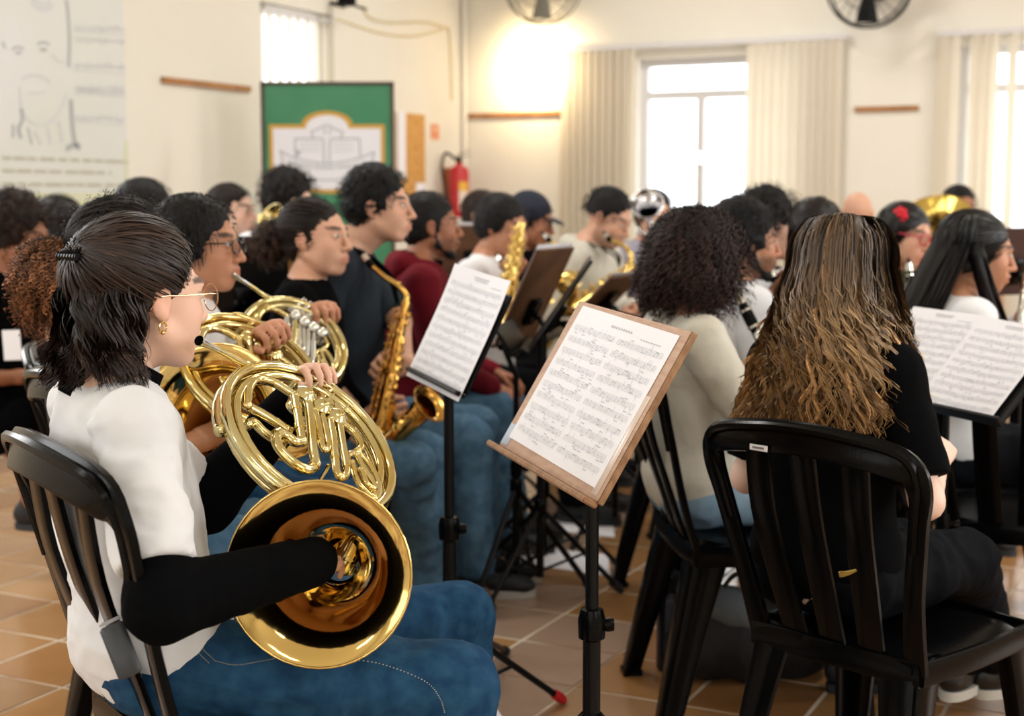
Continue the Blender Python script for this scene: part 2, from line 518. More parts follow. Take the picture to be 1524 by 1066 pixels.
# vertical blinds -------------------------------------------------
def vertical_blind(label, wall, spans, ztop, zbot, rail, ang, slat_w=.09, step=.075, off=.06):
    """spans: list of (start, end, step, angle); every slat its own part"""
    if wall == 'back': base = W((rail[0] + rail[1]) / 2, off, zbot)
    else: base = W(off, (rail[0] + rail[1]) / 2, zbot)
    root = empty('vertical_blind', base, label, 'blind', 'vertical blinds at the windows')
    r = MB()
    if wall == 'back': rbx(r, rail[0], rail[1], off - .02, off + .02, ztop, ztop + .035)
    else: rbx(r, off - .02, off + .02, rail[0], rail[1], ztop, ztop + .035)
    r.build('head_rail', M_WFRAME, root, smooth=False)
    for k in range(int((rail[1] - rail[0]) / .62) + 1):
        a = rail[0] + .15 + k * .62
        b = MB()
        if wall == 'back': rbx(b, a - .012, a + .012, 0.0, off - .02, ztop + .005, ztop + .045)
        else: rbx(b, 0.0, off - .02, a - .012, a + .012, ztop + .005, ztop + .045)
        b.build('bracket', M_NICKEL, root, smooth=False)
    for a0, a1, st, an in spans:
        x = a0
        while x < a1:
            ca, sa = math.cos(an), math.sin(an)
            ex = (BDIR * ca - LDIR * sa) if wall == 'back' else (-LDIR * ca + BDIR * sa)
            n = np.cross(ex, [0, 0, 1.0])
            c = W(x, off, 0) if wall == 'back' else W(off, x, 0)
            us = np.linspace(-.5, .5, 6) * slat_w
            ring = [c + ex * u + n * (.010 * (1 - (2 * u / slat_w) ** 2)) for u in us]
            v = np.array([p + np.array([0, 0, z]) for z in (zbot + random.uniform(-.006, .006), ztop) for p in ring])
            v = np.concatenate([v, v + n * .0015])
            q = [[i, i + 1, 7 + i, 6 + i] for i in range(5)]
            q += [[12 + a for a in f[::-1]] for f in q]
            q += [[0, 12, 18, 6], [5, 11, 23, 17]]
            mb = MB().add(v, [q]); mb.build('slat', M_BLIND, root)
            x += st * random.uniform(.92, 1.08)
    return root
sa, _ = back_hit(846, 200); sb, _ = back_hit(950, 200)
sc_, _ = back_hit(1121, 200); sd, _ = back_hit(1252, 200)
_, zr = back_hit(1050, 62)
vertical_blind('cream vertical blind drawn to both sides of the window with the white handle', 'back', [(sa, sb, .060, .42), (sc_, sd, .062, .25)], zr - .035, .5, (sa - .03, sd + .05), .5)
s4, _ = back_hit(1402, 200); s5, _ = back_hit(1422, 200); s6, _ = back_hit(1466, 200)
_, zr3 = back_hit(1460, 45)
s7, _ = back_hit(1510, 200)
vertical_blind('cream vertical blind half open in front of the window beside the tuba', 'back', [(s4, s5, .07, .25), (s6 - .07, s6 + .06, .055, .5), (s7 - .02, s7 + .03, .06, .7), (s7 + .3, s7 + .5, .06, .5)], zr3 - .035, .5, (s4 - .02, s3b + .1), .5)
vertical_blind('row of half turned cream blind slats in the window above the green banner', 'left', [(t1a + .05, t1b - .02, .100, .22)], z1t - .05, 1.05, (t1a, t1b), .9, slat_w=.09, off=-.04)

# wooden rails on the walls (protecting the wall from chair backs) -----
def rail(name, wall, p0, p1, hpx):
    if wall == 'back':
        (a0, z0), (a1, z1) = back_hit(*p0), back_hit(*p1)
        z = (z0 + z1) / 2
        mb = rbx(MB(), a0, a1, 0, .022, z - .018, z + .018)
    else:
        (a1, z0), (a0, z1) = left_hit(*p0), left_hit(*p1)
        z = (z0 + z1) / 2
        mb = rbx(MB(), 0, .022, a0, a1, z - .018, z + .018)
    o = mb.build(name, M_TRIMWOOD, smooth=False); o['kind'] = 'structure'
rail('trim_1', 'left', (239, 119), (370, 133), 6)
rail('trim_2', 'back', (697, 171), (835, 171), 5)
rail('trim_3', 'back', (1273, 162), (1367, 162), 5)
# conduit in the corner
mb = MB(); mb.tube([W(.03, .03, .0), W(.03, .03, ROOM_H)], .022, 10); o = mb.build('trim_4', M_WALL); o['kind'] = 'structure'
# ------------------------------------------------------------------ smooth solid modelling (distance fields meshed by surface nets)
_LAT = RNG.random((24, 24, 24)).astype(np.float32)
def vnoise(P, scale, seed=0):
    """value noise 0..1 at points P (n,3)"""
    q = np.asarray(P, np.float32) * scale + seed * 7.31
    i = np.floor(q).astype(int); f = (q - i).astype(np.float32); f = f * f * (3 - 2 * f)
    out = 0
    for dx in (0, 1):
        for dy in (0, 1):
            for dz in (0, 1):
                w = (f[:, 0] if dx else 1 - f[:, 0]) * (f[:, 1] if dy else 1 - f[:, 1]) * (f[:, 2] if dz else 1 - f[:, 2])
                out = out + w * _LAT[(i[:, 0] + dx) % 24, (i[:, 1] + dy) % 24, (i[:, 2] + dz) % 24]
    return out

class Solid:
    def __init__(self, h):
        self.h, self.ops = h, []
    def rc(self, a, b, ra, rb=None, k=.02, mode='add'):
        self.ops.append(('rc', np.asarray(a, float), np.asarray(b, float), ra, ra if rb is None else rb, k, mode)); return self
    def el(self, c, r, axes=None, k=.02, mode='add'):
        self.ops.append(('el', np.asarray(c, float), np.asarray(r, float), np.eye(3) if axes is None else np.asarray(axes, float), 0, k, mode)); return self
    def cut(self, p, n, k=.004):
        """remove everything on the side n points to"""
        self.ops.append(('pl', np.asarray(p, float), unit(n), 0, 0, k, 'int')); return self
    def chain(self, pts, rs, k=.02, mode='add'):
        for i in range(len(pts) - 1): self.rc(pts[i], pts[i + 1], rs[i], rs[i + 1], k, mode)
        return self
    def bbox(self, op):
        if op[0] == 'rc':
            r = max(op[3], op[4]); return np.minimum(op[1], op[2]) - r, np.maximum(op[1], op[2]) + r
        ext = np.sqrt(((op[3] * op[2][:, None]) ** 2).sum(0)); return op[1] - ext, op[1] + ext
    def mesh(self):
        h = self.h
        lo = np.min([self.bbox(o)[0] for o in self.ops if o[6] == 'add'], 0) - 3 * h
        hi = np.max([self.bbox(o)[1] for o in self.ops if o[6] == 'add'], 0) + 3 * h
        n = np.ceil((hi - lo) / h).astype(int) + 1
        F = np.full(n, .08, np.float32)
        ax = [(lo[i] + h * np.arange(n[i])).astype(np.float32) for i in range(3)]
        for op in self.ops:
            kind, mode, k = op[0], op[6], op[5]
            if kind == 'pl':
                d = (ax[0][:, None, None] - op[1][0]) * op[2][0] + (ax[1][None, :, None] - op[1][1]) * op[2][1] + (ax[2][None, None, :] - op[1][2]) * op[2][2]
                hh = np.maximum(k - np.abs(F - d), 0) / k
                F = np.maximum(F, d) + hh * hh * k * .25
                continue
            b0, b1 = self.bbox(op); m = k + 2 * h
            i0 = np.clip(np.floor((b0 - m - lo) / h).astype(int), 0, n); i1 = np.clip(np.ceil((b1 + m - lo) / h).astype(int) + 1, 0, n)
            if (i1 <= i0).any(): continue
            sl = tuple(slice(a, b) for a, b in zip(i0, i1))
            X = ax[0][sl[0]][:, None, None]; Y = ax[1][sl[1]][None, :, None]; Z = ax[2][sl[2]][None, None, :]
            if kind == 'rc':
                a, b, ra, rb = op[1:5]; ba = b - a; L2 = float(ba @ ba) + 1e-12
                px, py, pz = X - a[0], Y - a[1], Z - a[2]
                t = np.clip((px * ba[0] + py * ba[1] + pz * ba[2]) / L2, 0, 1)
                d = np.sqrt((px - t * ba[0]) ** 2 + (py - t * ba[1]) ** 2 + (pz - t * ba[2]) ** 2) - (ra + (rb - ra) * t)
            else:
                c, r, A = op[1:4]
                px, py, pz = X - c[0], Y - c[1], Z - c[2]
                q = [(px * A[i, 0] + py * A[i, 1] + pz * A[i, 2]) for i in range(3)]
                k0 = np.sqrt(sum((q[i] / r[i]) ** 2 for i in range(3)))
                k1 = np.sqrt(sum((q[i] / (r[i] * r[i])) ** 2 for i in range(3))) + 1e-9
                d = k0 * (k0 - 1) / k1
            S = F[sl]
            if mode == 'add':
                hh = np.maximum(k - np.abs(S - d), 0) / k
                F[sl] = np.minimum(S, d) - hh * hh * k * .25
            else:
                hh = np.maximum(k - np.abs(S + d), 0) / k
                F[sl] = np.maximum(S, -d) + hh * hh * k * .25
        return surface_nets(F, lo, h)

def surface_nets(F, lo, h):
    s = F < 0
    nx, ny, nz = F.shape
    cnt = np.zeros((nx - 1, ny - 1, nz - 1), np.int8)
    for dx in (0, 1):
        for dy in (0, 1):
            for dz in (0, 1):
                cnt += s[dx:nx - 1 + dx, dy:ny - 1 + dy, dz:nz - 1 + dz]
    act = (cnt > 0) & (cnt < 8)
    I = np.argwhere(act)
    acc = np.zeros((len(I), 3), np.float32); num = np.zeros(len(I), np.float32)
    corners = [(0, 0, 0), (1, 0, 0), (0, 1, 0), (1, 1, 0), (0, 0, 1), (1, 0, 1), (0, 1, 1), (1, 1, 1)]
    edges = [(0, 1), (2, 3), (4, 5), (6, 7), (0, 2), (1, 3), (4, 6), (5, 7), (0, 4), (1, 5), (2, 6), (3, 7)]
    vals = [F[I[:, 0] + c[0], I[:, 1] + c[1], I[:, 2] + c[2]] for c in corners]
    for a, b in edges:
        va, vb = vals[a], vals[b]
        m = (va < 0) != (vb < 0)
        t = np.where(m, va / np.where(m, va - vb, 1), 0)
        ca, cb = np.array(corners[a], np.float32), np.array(corners[b], np.float32)
        acc += np.where(m[:, None], ca + (cb - ca) * t[:, None], 0); num += m
    V = (I + acc / num[:, None]) * h + lo
    idx = np.full(act.shape, -1, np.int32); idx[tuple(I.T)] = np.arange(len(I))
    quads = []
    for axis in range(3):
        o1, o2 = [(1, 2), (2, 0), (0, 1)][axis]
        sl0 = [slice(None)] * 3; sl1 = [slice(None)] * 3
        sl0[axis] = slice(0, -1); sl1[axis] = slice(1, None)
        a, b = s[tuple(sl0)], s[tuple(sl1)]
        E = np.argwhere(a != b)
        E = E[(E[:, o1] > 0) & (E[:, o2] > 0) & (E[:, o1] < F.shape[o1] - 1) & (E[:, o2] < F.shape[o2] - 1)]
        flip = ~a[tuple(E.T)]
        u = np.zeros(3, int); w = np.zeros(3, int); u[o1] = 1; w[o2] = 1
        q = np.stack([idx[tuple((E - u - w).T)], idx[tuple((E - w).T)], idx[tuple(E.T)], idx[tuple((E - u).T)]], 1)
        q[flip] = q[flip][:, ::-1]
        quads.append(q)
    Q = np.concatenate(quads); Q = Q[(Q >= 0).all(1)]
    # relax slightly to remove the grid's steps
    E = np.concatenate([Q[:, [0, 1]], Q[:, [1, 2]], Q[:, [2, 3]], Q[:, [3, 0]]])
    for lam in (.5, -.35):
        sm_ = np.zeros_like(V); ct = np.zeros(len(V), np.float32)
        for c in range(3): sm_[:, c] = np.bincount(E[:, 0], V[E[:, 1], c], len(V)) + np.bincount(E[:, 1], V[E[:, 0], c], len(V))
        ct = np.bincount(E[:, 0], minlength=len(V)) + np.bincount(E[:, 1], minlength=len(V))
        V = V + lam * (sm_ / np.maximum(ct, 1)[:, None] - V)
    return V.astype(np.float32), Q

def vnormals(V, Q):
    n = np.cross(V[Q[:, 2]] - V[Q[:, 0]], V[Q[:, 3]] - V[Q[:, 1]])
    out = np.zeros_like(V)
    for c in range(3):
        for k in range(4): out[:, c] += np.bincount(Q[:, k], n[:, c], len(V))
    return out / (np.linalg.norm(out, axis=1)[:, None] + 1e-12)

def join_meshes(parts):
    vs_, fs, n = [], [], 0
    for V, Q in parts:
        vs_.append(V); fs.append(Q + n); n += len(V)
    return np.concatenate(vs_), np.concatenate(fs)

def strands_geo(P, R, sides=3):
    """P (n,m,3) strands, R (n,m) or (m,) half widths -> locks as narrow bands turned outwards"""
    n, m, _ = P.shape
    T = np.gradient(P, axis=1); T /= np.linalg.norm(T, axis=2)[..., None] + 1e-9
    out = P - P.reshape(-1, 3).mean(0); A = np.cross(T, out); A /= np.linalg.norm(A, axis=2)[..., None] + 1e-9
    R = np.broadcast_to(R, (n, m))[..., None] * 1.25
    V = np.stack([P - A * R, P + A * R], 2)
    i = np.arange(n)[:, None] * m * 2; k = np.arange(m - 1)[None, :] * 2
    a = i + k
    Q = np.stack([a, a + 1, a + 3, a + 2], -1).reshape(-1, 4)
    return V.reshape(-1, 3), Q

def rotm(axis, ang):
    return np.array(Matrix.Rotation(ang, 3, Vector([float(v) for v in axis])))
# ------------------------------------------------------------------ people
M_SKIN = mat('skin', (1, 1, 1), .48, vcol=True, sss=.08, spec=.4, bump=(220, .05, .001))
M_EYE = mat('eye_white', srgb(225, 220, 214), .2)
M_IRIS = mat('dark_iris', srgb(28, 18, 12), .15)
def cloth(name, color, rough=.85, var=None, bump=(350, .15, .001), sheen=0.0, **k):
    return mat(name, color, rough, spec=.05 if max(color) < .02 else .15, var=var, bump=bump, sheen=sheen, **k)
M_WHITE_TEE = cloth('white_cotton', srgb(226, 226, 228), var=(5, srgb(214, 214, 218), .35, .7))
M_BLACK_CLOTH = cloth('black_cotton', (.0022, .0023, .0028), .95)
M_CREAM_KNIT = cloth('cream_knit', srgb(204, 200, 188), var=(9, srgb(194, 189, 175), .35, .7), bump=(160, .5, .002))
M_MAROON = cloth('maroon_fleece', srgb(116, 22, 36), var=(6, srgb(90, 14, 26), .35, .7))
M_CHARCOAL = cloth('charcoal_cotton', srgb(42, 50, 58), var=(6, srgb(32, 38, 46), .35, .7))
M_NAVY = cloth('navy_cotton', srgb(24, 32, 62))
M_GREYPURPLE = cloth('grey_lilac_cotton', srgb(160, 156, 172))
M_CAMO = cloth('olive_patterned_cotton', srgb(92, 98, 66), var=(22, srgb(52, 58, 36), .42, .58))
M_PINKISH = cloth('pale_pink_cotton', srgb(218, 190, 190))
M_DENIM = cloth('mid_blue_denim', srgb(66, 98, 124), var=(34, srgb(92, 124, 148), .35, .8), bump=(420, .35, .001))
M_DENIM_DARK = cloth('deep_blue_denim', srgb(22, 56, 88), var=(34, srgb(42, 82, 112), .35, .8), bump=(420, .35, .001))
M_DENIM_LIGHT = cloth('pale_blue_denim', srgb(138, 164, 184), var=(7, srgb(112, 142, 166), .4, .7), bump=(420, .3, .001))
M_BLACK_JEANS = cloth('black_denim', srgb(16, 18, 22), var=(6, srgb(11, 12, 15), .4, .7), bump=(420, .3, .001))
M_STITCH = mat('tan_stitching', srgb(176, 168, 150), .8)
M_SHOE = mat('dark_shoe', srgb(24, 27, 32), .6, bump=(200, .2))
M_SHOE_BLACK = mat('black_leather_shoe', (.008, .008, .009), .3)
M_SOLE = mat('pale_sole', srgb(190, 186, 178), .7)
M_SOLE_DARK = mat('dark_sole', srgb(44, 48, 54), .7)
SKINS = {'fair': srgb(224, 182, 160), 'light': srgb(208, 160, 134), 'tan': srgb(186, 132, 102), 'brown': srgb(158, 104, 76), 'deep': srgb(112, 70, 50), 'pale': srgb(232, 196, 178)}
def hairmat(name, c, rough=.42, spec=.5):
    return mat(name, (1, 1, 1), rough, spec=spec, vcol=True)
M_HAIR = hairmat('hair_fibre', None, .42, .36)
M_HAIR_MATTE = hairmat('curly_hair_fibre', None, .6, .25)

def frame_from(fwd, upv=(0, 0, 1)):
    f = unit(fwd); r = unit(np.cross(f, upv)); u = np.cross(r, f)
    return np.array([r, f, u])          # rows: right, forward, up

def heading_vec(deg):
    a = math.radians(deg); return V3(math.cos(a), math.sin(a), 0)

def head_frame(heading, pitch, roll):
    """heading degrees (0 = +X, 90 = away from the camera), pitch up +, roll towards the right ear +"""
    f = heading_vec(heading); r = V3(f[1], -f[0], 0)
    p = math.radians(pitch); f2 = f * math.cos(p) + V3(0, 0, 1) * math.sin(p)
    u = np.cross(r, f2)
    q = math.radians(roll); r2 = r * math.cos(q) - u * math.sin(q); u2 = np.cross(r2, f2)
    return np.array([r2, f2, u2])

def ik(S, T, l1, l2, hint):
    d = T - S; L = np.linalg.norm(d)
    if L > (l1 + l2) * .995: T = S + d / L * (l1 + l2) * .995; d = T - S; L = np.linalg.norm(d)
    a = (l1 * l1 - l2 * l2 + L * L) / (2 * L); hgt = math.sqrt(max(l1 * l1 - a * a, 0))
    e = unit(d); hh = np.asarray(hint, float); hh = unit(hh - e * np.dot(hh, e))
    return S + e * a + hh * hgt, T

def hand_ops(S, w, D, N, right, curl=35, spread=1.0, s=1.0, thumb=1.0, curls=None):
    D = unit(D); N = unit(N - D * np.dot(D, N)); Sd = np.cross(N, D) * (-1 if right else 1)
    kn = []
    offs = (.031, .0105, -.0105, -.030); lens = (.070, .078, .073, .057); base = (.088, .092, .088, .080)
    for i in range(4):
        K = w + (D * base[i] + Sd * offs[i] * spread - N * (.004 if i in (1, 2) else 0)) * s
        S.rc(w + Sd * offs[i] * .55 * s, K, .0155 * s, .0112 * s, .012)
        kn.append(K)
    S.el(w + D * .05 * s + N * .004, (.016 * s, .045 * s, .036 * s), np.array([N, D, Sd]), .012)
    S.rc(w + D * .02 * s + Sd * .018 * s + N * .008 * s, w + D * .055 * s + Sd * .026 * s + N * .008 * s, .0165 * s, .011 * s, .012)
    for i in range(4):
        c = math.radians(curl if curls is None else curls[i])
        p = kn[i]; a = 0; L = lens[i] * s
        dd = unit(D + Sd * (1.5 - i) * .06 * spread)
        rs = (.0095, .0088, .0080, .0068)
        for j, (fr, ca) in enumerate(((.44, .75), (.31, 1.1), (.25, .75))):
            a += c * ca
            q = p + (dd * math.cos(a) + N * math.sin(a)) * L * fr
            S.rc(p, q, rs[j] * s * (.88 if i == 3 else 1), rs[j + 1] * s * (.88 if i == 3 else 1), .003)
            p = q
    t0 = w + (D * .026 + Sd * .026 + N * .006) * s
    t1 = t0 + unit(D * .62 + Sd * .62 + N * .35 * thumb) * .042 * s
    t2 = t1 + unit(D * .85 + Sd * (.35 - .35 * thumb) + N * .42 * thumb) * .031 * s
    t3 = t2 + unit(D * .9 - Sd * .1 * thumb + N * .45 * thumb) * .024 * s
    S.chain([w + D * .012 * s + Sd * .014 * s, t0, t1, t2, t3], [.015 * s, .0145 * s, .0105 * s, .0098 * s, .0075 * s], .006)
    return S

def head_ops(S, c, A, s, female, fat=0.0):
    def P(x, y, z): return c + (A[0] * x + A[1] * y + A[2] * z) * s
    def R(*a): return tuple(v * s for v in a)
    jw = .051 if female else .056
    S.el(P(0, -.018, .034), R(.074, .095, .082), A, .02)
    S.el(P(0, .024, .0), R(.065 + fat * .3, .064, .085), A, .02)
    S.el(P(0, .028, -.052), R(jw + fat, .056, .056), A, .02)
    S.el(P(0, .066, -.094), R(.021 + (0 if female else .005), .017, .017), A, .024)
    for sx in (-1, 1):
        S.el(P(.042 * sx, .056, -.022), R(.021 + fat * .5, .022, .021), A, .022)
        S.el(P(.036 * sx, .044, -.050), R(.025, .029, .032), A, .02)
        S.rc(P(.055 * sx, -.002, -.048), P(.028 * sx, .058, -.092), .017 * s, .014 * s, .02)
    S.rc(P(-.034, .081, .026), P(.034, .081, .026), .0095 * s, None, .016)
    for sx in (-1, 1):
        S.el(P(.031 * sx, .100, .008), R(.019, .015, .012), A, .012, 'sub')
        S.el(P(.031 * sx, .0755, .008), R(.0150, .0135, .0125), A, .004)
    S.el(P(0, .073, -.060), R(.029, .024, .026), A, .018)
    S.rc(P(0, .086, .020), P(0, .1085, -.027), .0075 * s, .0105 * s, .011)
    S.el(P(0, .1105, -.030), R(.0095, .009, .0085), A, .006)
    for sx in (-1, 1):
        S.el(P(.0125 * sx, .097, -.033), R(.0085, .011, .008), A, .006)
        S.el(P(.0065 * sx, .104, -.040), R(.0035, .006, .0035), A, .002, 'sub')
    S.rc(P(-.017, .093, -.0555), P(0, .0985, -.054), .0046 * s, .0056 * s, .006); S.rc(P(.017, .093, -.0555), P(0, .0985, -.054), .0048 * s, .0062 * s, .006)
    S.rc(P(-.014, .092, -.0675), P(0, .0960, -.0685), .0050 * s, .0062 * s, .006); S.rc(P(.014, .092, -.0675), P(0, .0960, -.0685), .0052 * s, .0070 * s, .006)
    S.rc(P(-.020, .098, -.0612), P(.020, .098, -.0612), .0018 * s, None, .003, 'sub')
    for sx in (-1, 1):
        ea = rotm(A[2], .30 * sx) if False else np.eye(3)
        S.el(P(.0765 * sx, -.014, .002), R(.0085, .0185, .030), A, .006)
        S.el(P(.0745 * sx, -.008, -.022), R(.0075, .010, .011), A, .006)
        S.el(P(.0875 * sx, -.008, .0), R(.007, .0095, .018), A, .004, 'sub')
    return S

def face_colors(V, c, A, s, skin, hairc, brow=True, stubble=0.0, lip=(.80, .44, .42), lipamt=.75):
    col = np.tile(np.array(skin, np.float32), (len(V), 1))
    L = ((V - c) @ A.T) / s
    x, y, z = L.T
    inhead = (np.abs(x) < .1) & (np.abs(y) < .14) & (np.abs(z) < .14)
    ax = np.abs(x)
    def blend(m, target):
        m = np.clip(m, 0, 1)[:, None]; nonlocal_col = col * (1 - m) + np.asarray(target, np.float32) * m
        col[:] = nonlocal_col
    sk = np.array(skin)
    blush = np.exp(-(((ax - .044) / .02) ** 2 + ((z + .02) / .02) ** 2)) * (y > .03) * inhead
    blend(blush * .28, sk * np.array([1.08, .78, .74]))
    earm = ((ax > .076) & (np.abs(z) < .045) & (np.abs(y + .01) < .035)) * .35
    blend(earm * inhead, sk * np.array([1.05, .74, .68]))
    nose = np.exp(-((x / .014) ** 2 + ((z + .03) / .014) ** 2)) * (y > .09) * inhead
    blend(nose * .2, sk * np.array([1.06, .78, .74]))
    lips = np.clip(1.25 - (x / .0235) ** 2 - ((z + .0615) / .0115) ** 2, 0, 1) * (y > .078) * inhead
    blend(np.clip(lips * 2.0, 0, 1) * lipamt, sk * np.array(lip))
    if stubble:
        sb = ((z < -.030) & (y > -.015)) * np.clip((-.030 - z) / .016, 0, 1) + ((np.abs(x) < .032) & (z < -.040) & (z > -.054) & (y > .075)) * .8
        sb = np.clip(sb, 0, 1) * (1 - np.clip(lips * 2, 0, 1)) * inhead * (0.55 + .45 * vnoise(V, 380))
        blend(sb * stubble, hairc)
    if brow:
        zz = .0315 - 4.0 * (ax - .034) ** 2 + .05 * (ax - .02)
        b = np.clip(1.35 - ((ax - .033) / .021) ** 2 - ((z - zz) / .0058) ** 2, 0, 1) * (y > .055) * inhead
        blend(np.clip(b * 2, 0, 1) * .85, hairc)
    lash = np.clip(1.2 - ((ax - .031) / .0155) ** 2 - ((z - .0125) / .0026) ** 2, 0, 1) * (y > .06) * inhead
    blend(np.clip(lash * 1.6, 0, 1) * .85, np.array(hairc) * .6)
    return col

def hairline_cut(L, front=.030, slope=.73, low=-.020, lowslope=.46, back=-.085):
    """positive where there is no hair (head-local coordinates)"""
    x, y, z = L.T
    g1 = y - front - slope * z - .25 * np.abs(x)        # face side
    g2 = low - lowslope * (.03 - y) - z                 # below ear / nape
    g2 = np.where(y < -.06, np.minimum(g2, back - z), g2)
    return np.maximum(g1, g2)

def scalp_points(n, seed, inflate=.004, front=.030, slope=.73, low=-.020, lowslope=.46, back=-.085, dens=None):
    """random points on the scalp in head-local coordinates and outward normals"""
    rg = np.random.default_rng(seed)
    d = rg.normal(size=(n * 5, 3)); d /= np.linalg.norm(d, axis=1)[:, None]
    r = np.array([.074, .095, .082]) + inflate
    c0 = np.array([0, -.018, .034])
    P = c0 + d * r
    ok = hairline_cut(P, front, slope, low, lowslope, back) < 0
    P, d = P[ok][:n], d[ok][:n]
    N = d / r; N /= np.linalg.norm(N, axis=1)[:, None]
    return P, N

def hair_shell(c, A, s, h, thick, cut, noise=0.0, nscale=60, extra=None, seed=0):
    """hair as a solid shell over the cranium; thick: (side, top, back)"""
    S = Solid(h)
    ts, tt, tb = thick
    S.el(c + (A[0] * 0 + A[1] * (-.018 - tb * .45 + .012 * .0) + A[2] * (.034 + tt * .45)) * s, (( .074 + ts) * s, (.095 + tb * .55) * s, (.082 + tt * .55) * s), A, .01)
    S.el(c + (A[1] * -.030 + A[2] * -.005) * s, ((.070 + ts) * s, (.080 + tb) * s, (.075) * s), A, .02)
    if extra: extra(S)
    V, Q = S.mesh()
    L = ((V - c) @ A.T) / s
    g = hairline_cut(L, **cut)
    # pull what lies beyond the hairline under the skin
    m = np.clip(g / .012, 0, 1)[:, None]
    Lc = L - np.array([0, -.012, .01])
    V2 = L - Lc * (m * .34)
    if noise:
        N = vnormals(V, Q) @ A.T
        nz = vnoise(V, nscale, seed) * .65 + vnoise(V, nscale * 2.1, seed + 3) * .35
        V2 = V2 + N * ((nz - .42) * noise * (1 - m[:, 0]))[:, None] / s
    return c + (V2 * s) @ A, Q, L, m[:, 0]

def curls_on(P, N, n_pts, length, coil, turns, droop, seed, outward=1.0, jitter=.5, gravity=None):
    """helical curls from roots P along N (local), returns (n,m,3)"""
    rg = np.random.default_rng(seed); n = len(P)
    t = np.linspace(0, 1, n_pts)[None, :, None]
    D = N * outward + rg.normal(size=(n, 3)) * jitter * .5; D /= np.linalg.norm(D, axis=1)[:, None]
    Ln = length * rg.uniform(.65, 1.2, (n, 1, 1)) if np.isscalar(length) else np.asarray(length).reshape(-1, 1, 1)
    g = np.array([0, 0, -1.0]) if gravity is None else np.asarray(gravity, float)
    path = P[:, None, :] + D[:, None, :] * Ln * (t - .45 * droop * t * t) + g * Ln * droop * t * t
    tang = np.gradient(path, axis=1); tang /= np.linalg.norm(tang, axis=2)[..., None] + 1e-9
    ref = rg.normal(size=(n, 1, 3)); a = np.cross(tang, ref); a /= np.linalg.norm(a, axis=2)[..., None] + 1e-9; b = np.cross(tang, a)
    ph = rg.uniform(0, 6.28, (n, 1, 1)) + t * turns * 2 * np.pi * rg.uniform(.8, 1.25, (n, 1, 1))
    env = np.clip(t * 4, 0, 1)
    return path + (a * np.cos(ph) + b * np.sin(ph)) * coil * env

def link_hair(parts, colors, name, mat_, parent, loc):
    V, Q = join_meshes(parts)
    return mesh_from(name, V, [Q], mat_, parent, True, None, colors=np.concatenate(colors))

def shade_of(base, V, amp=.35, scale=90, seed=0):
    n = vnoise(V, scale, seed)[:, None]
    return np.asarray(base, np.float32)[None, :] * (1 - amp + 2 * amp * n)

def wrinkle(V, Q, amp, scale, stretch=None, seed=0, ridged=True):
    N = vnormals(V, Q)
    P = V if stretch is None else V @ np.asarray(stretch, np.float32)
    wob = np.stack([vnoise(V, scale * .5, seed + 11), vnoise(V, scale * .5, seed + 12), vnoise(V, scale * .5, seed + 13)], 1) / scale * 1.1
    a = vnoise(P + wob, scale, seed); b = vnoise(P + wob, scale * 2.3, seed + 5)
    f = (1 - np.abs(2 * a - 1)) * .7 + (1 - np.abs(2 * b - 1)) * .3 - .45 if ridged else (a - .5)
    return V + N * (amp * f)[:, None]

class Person:
    pass

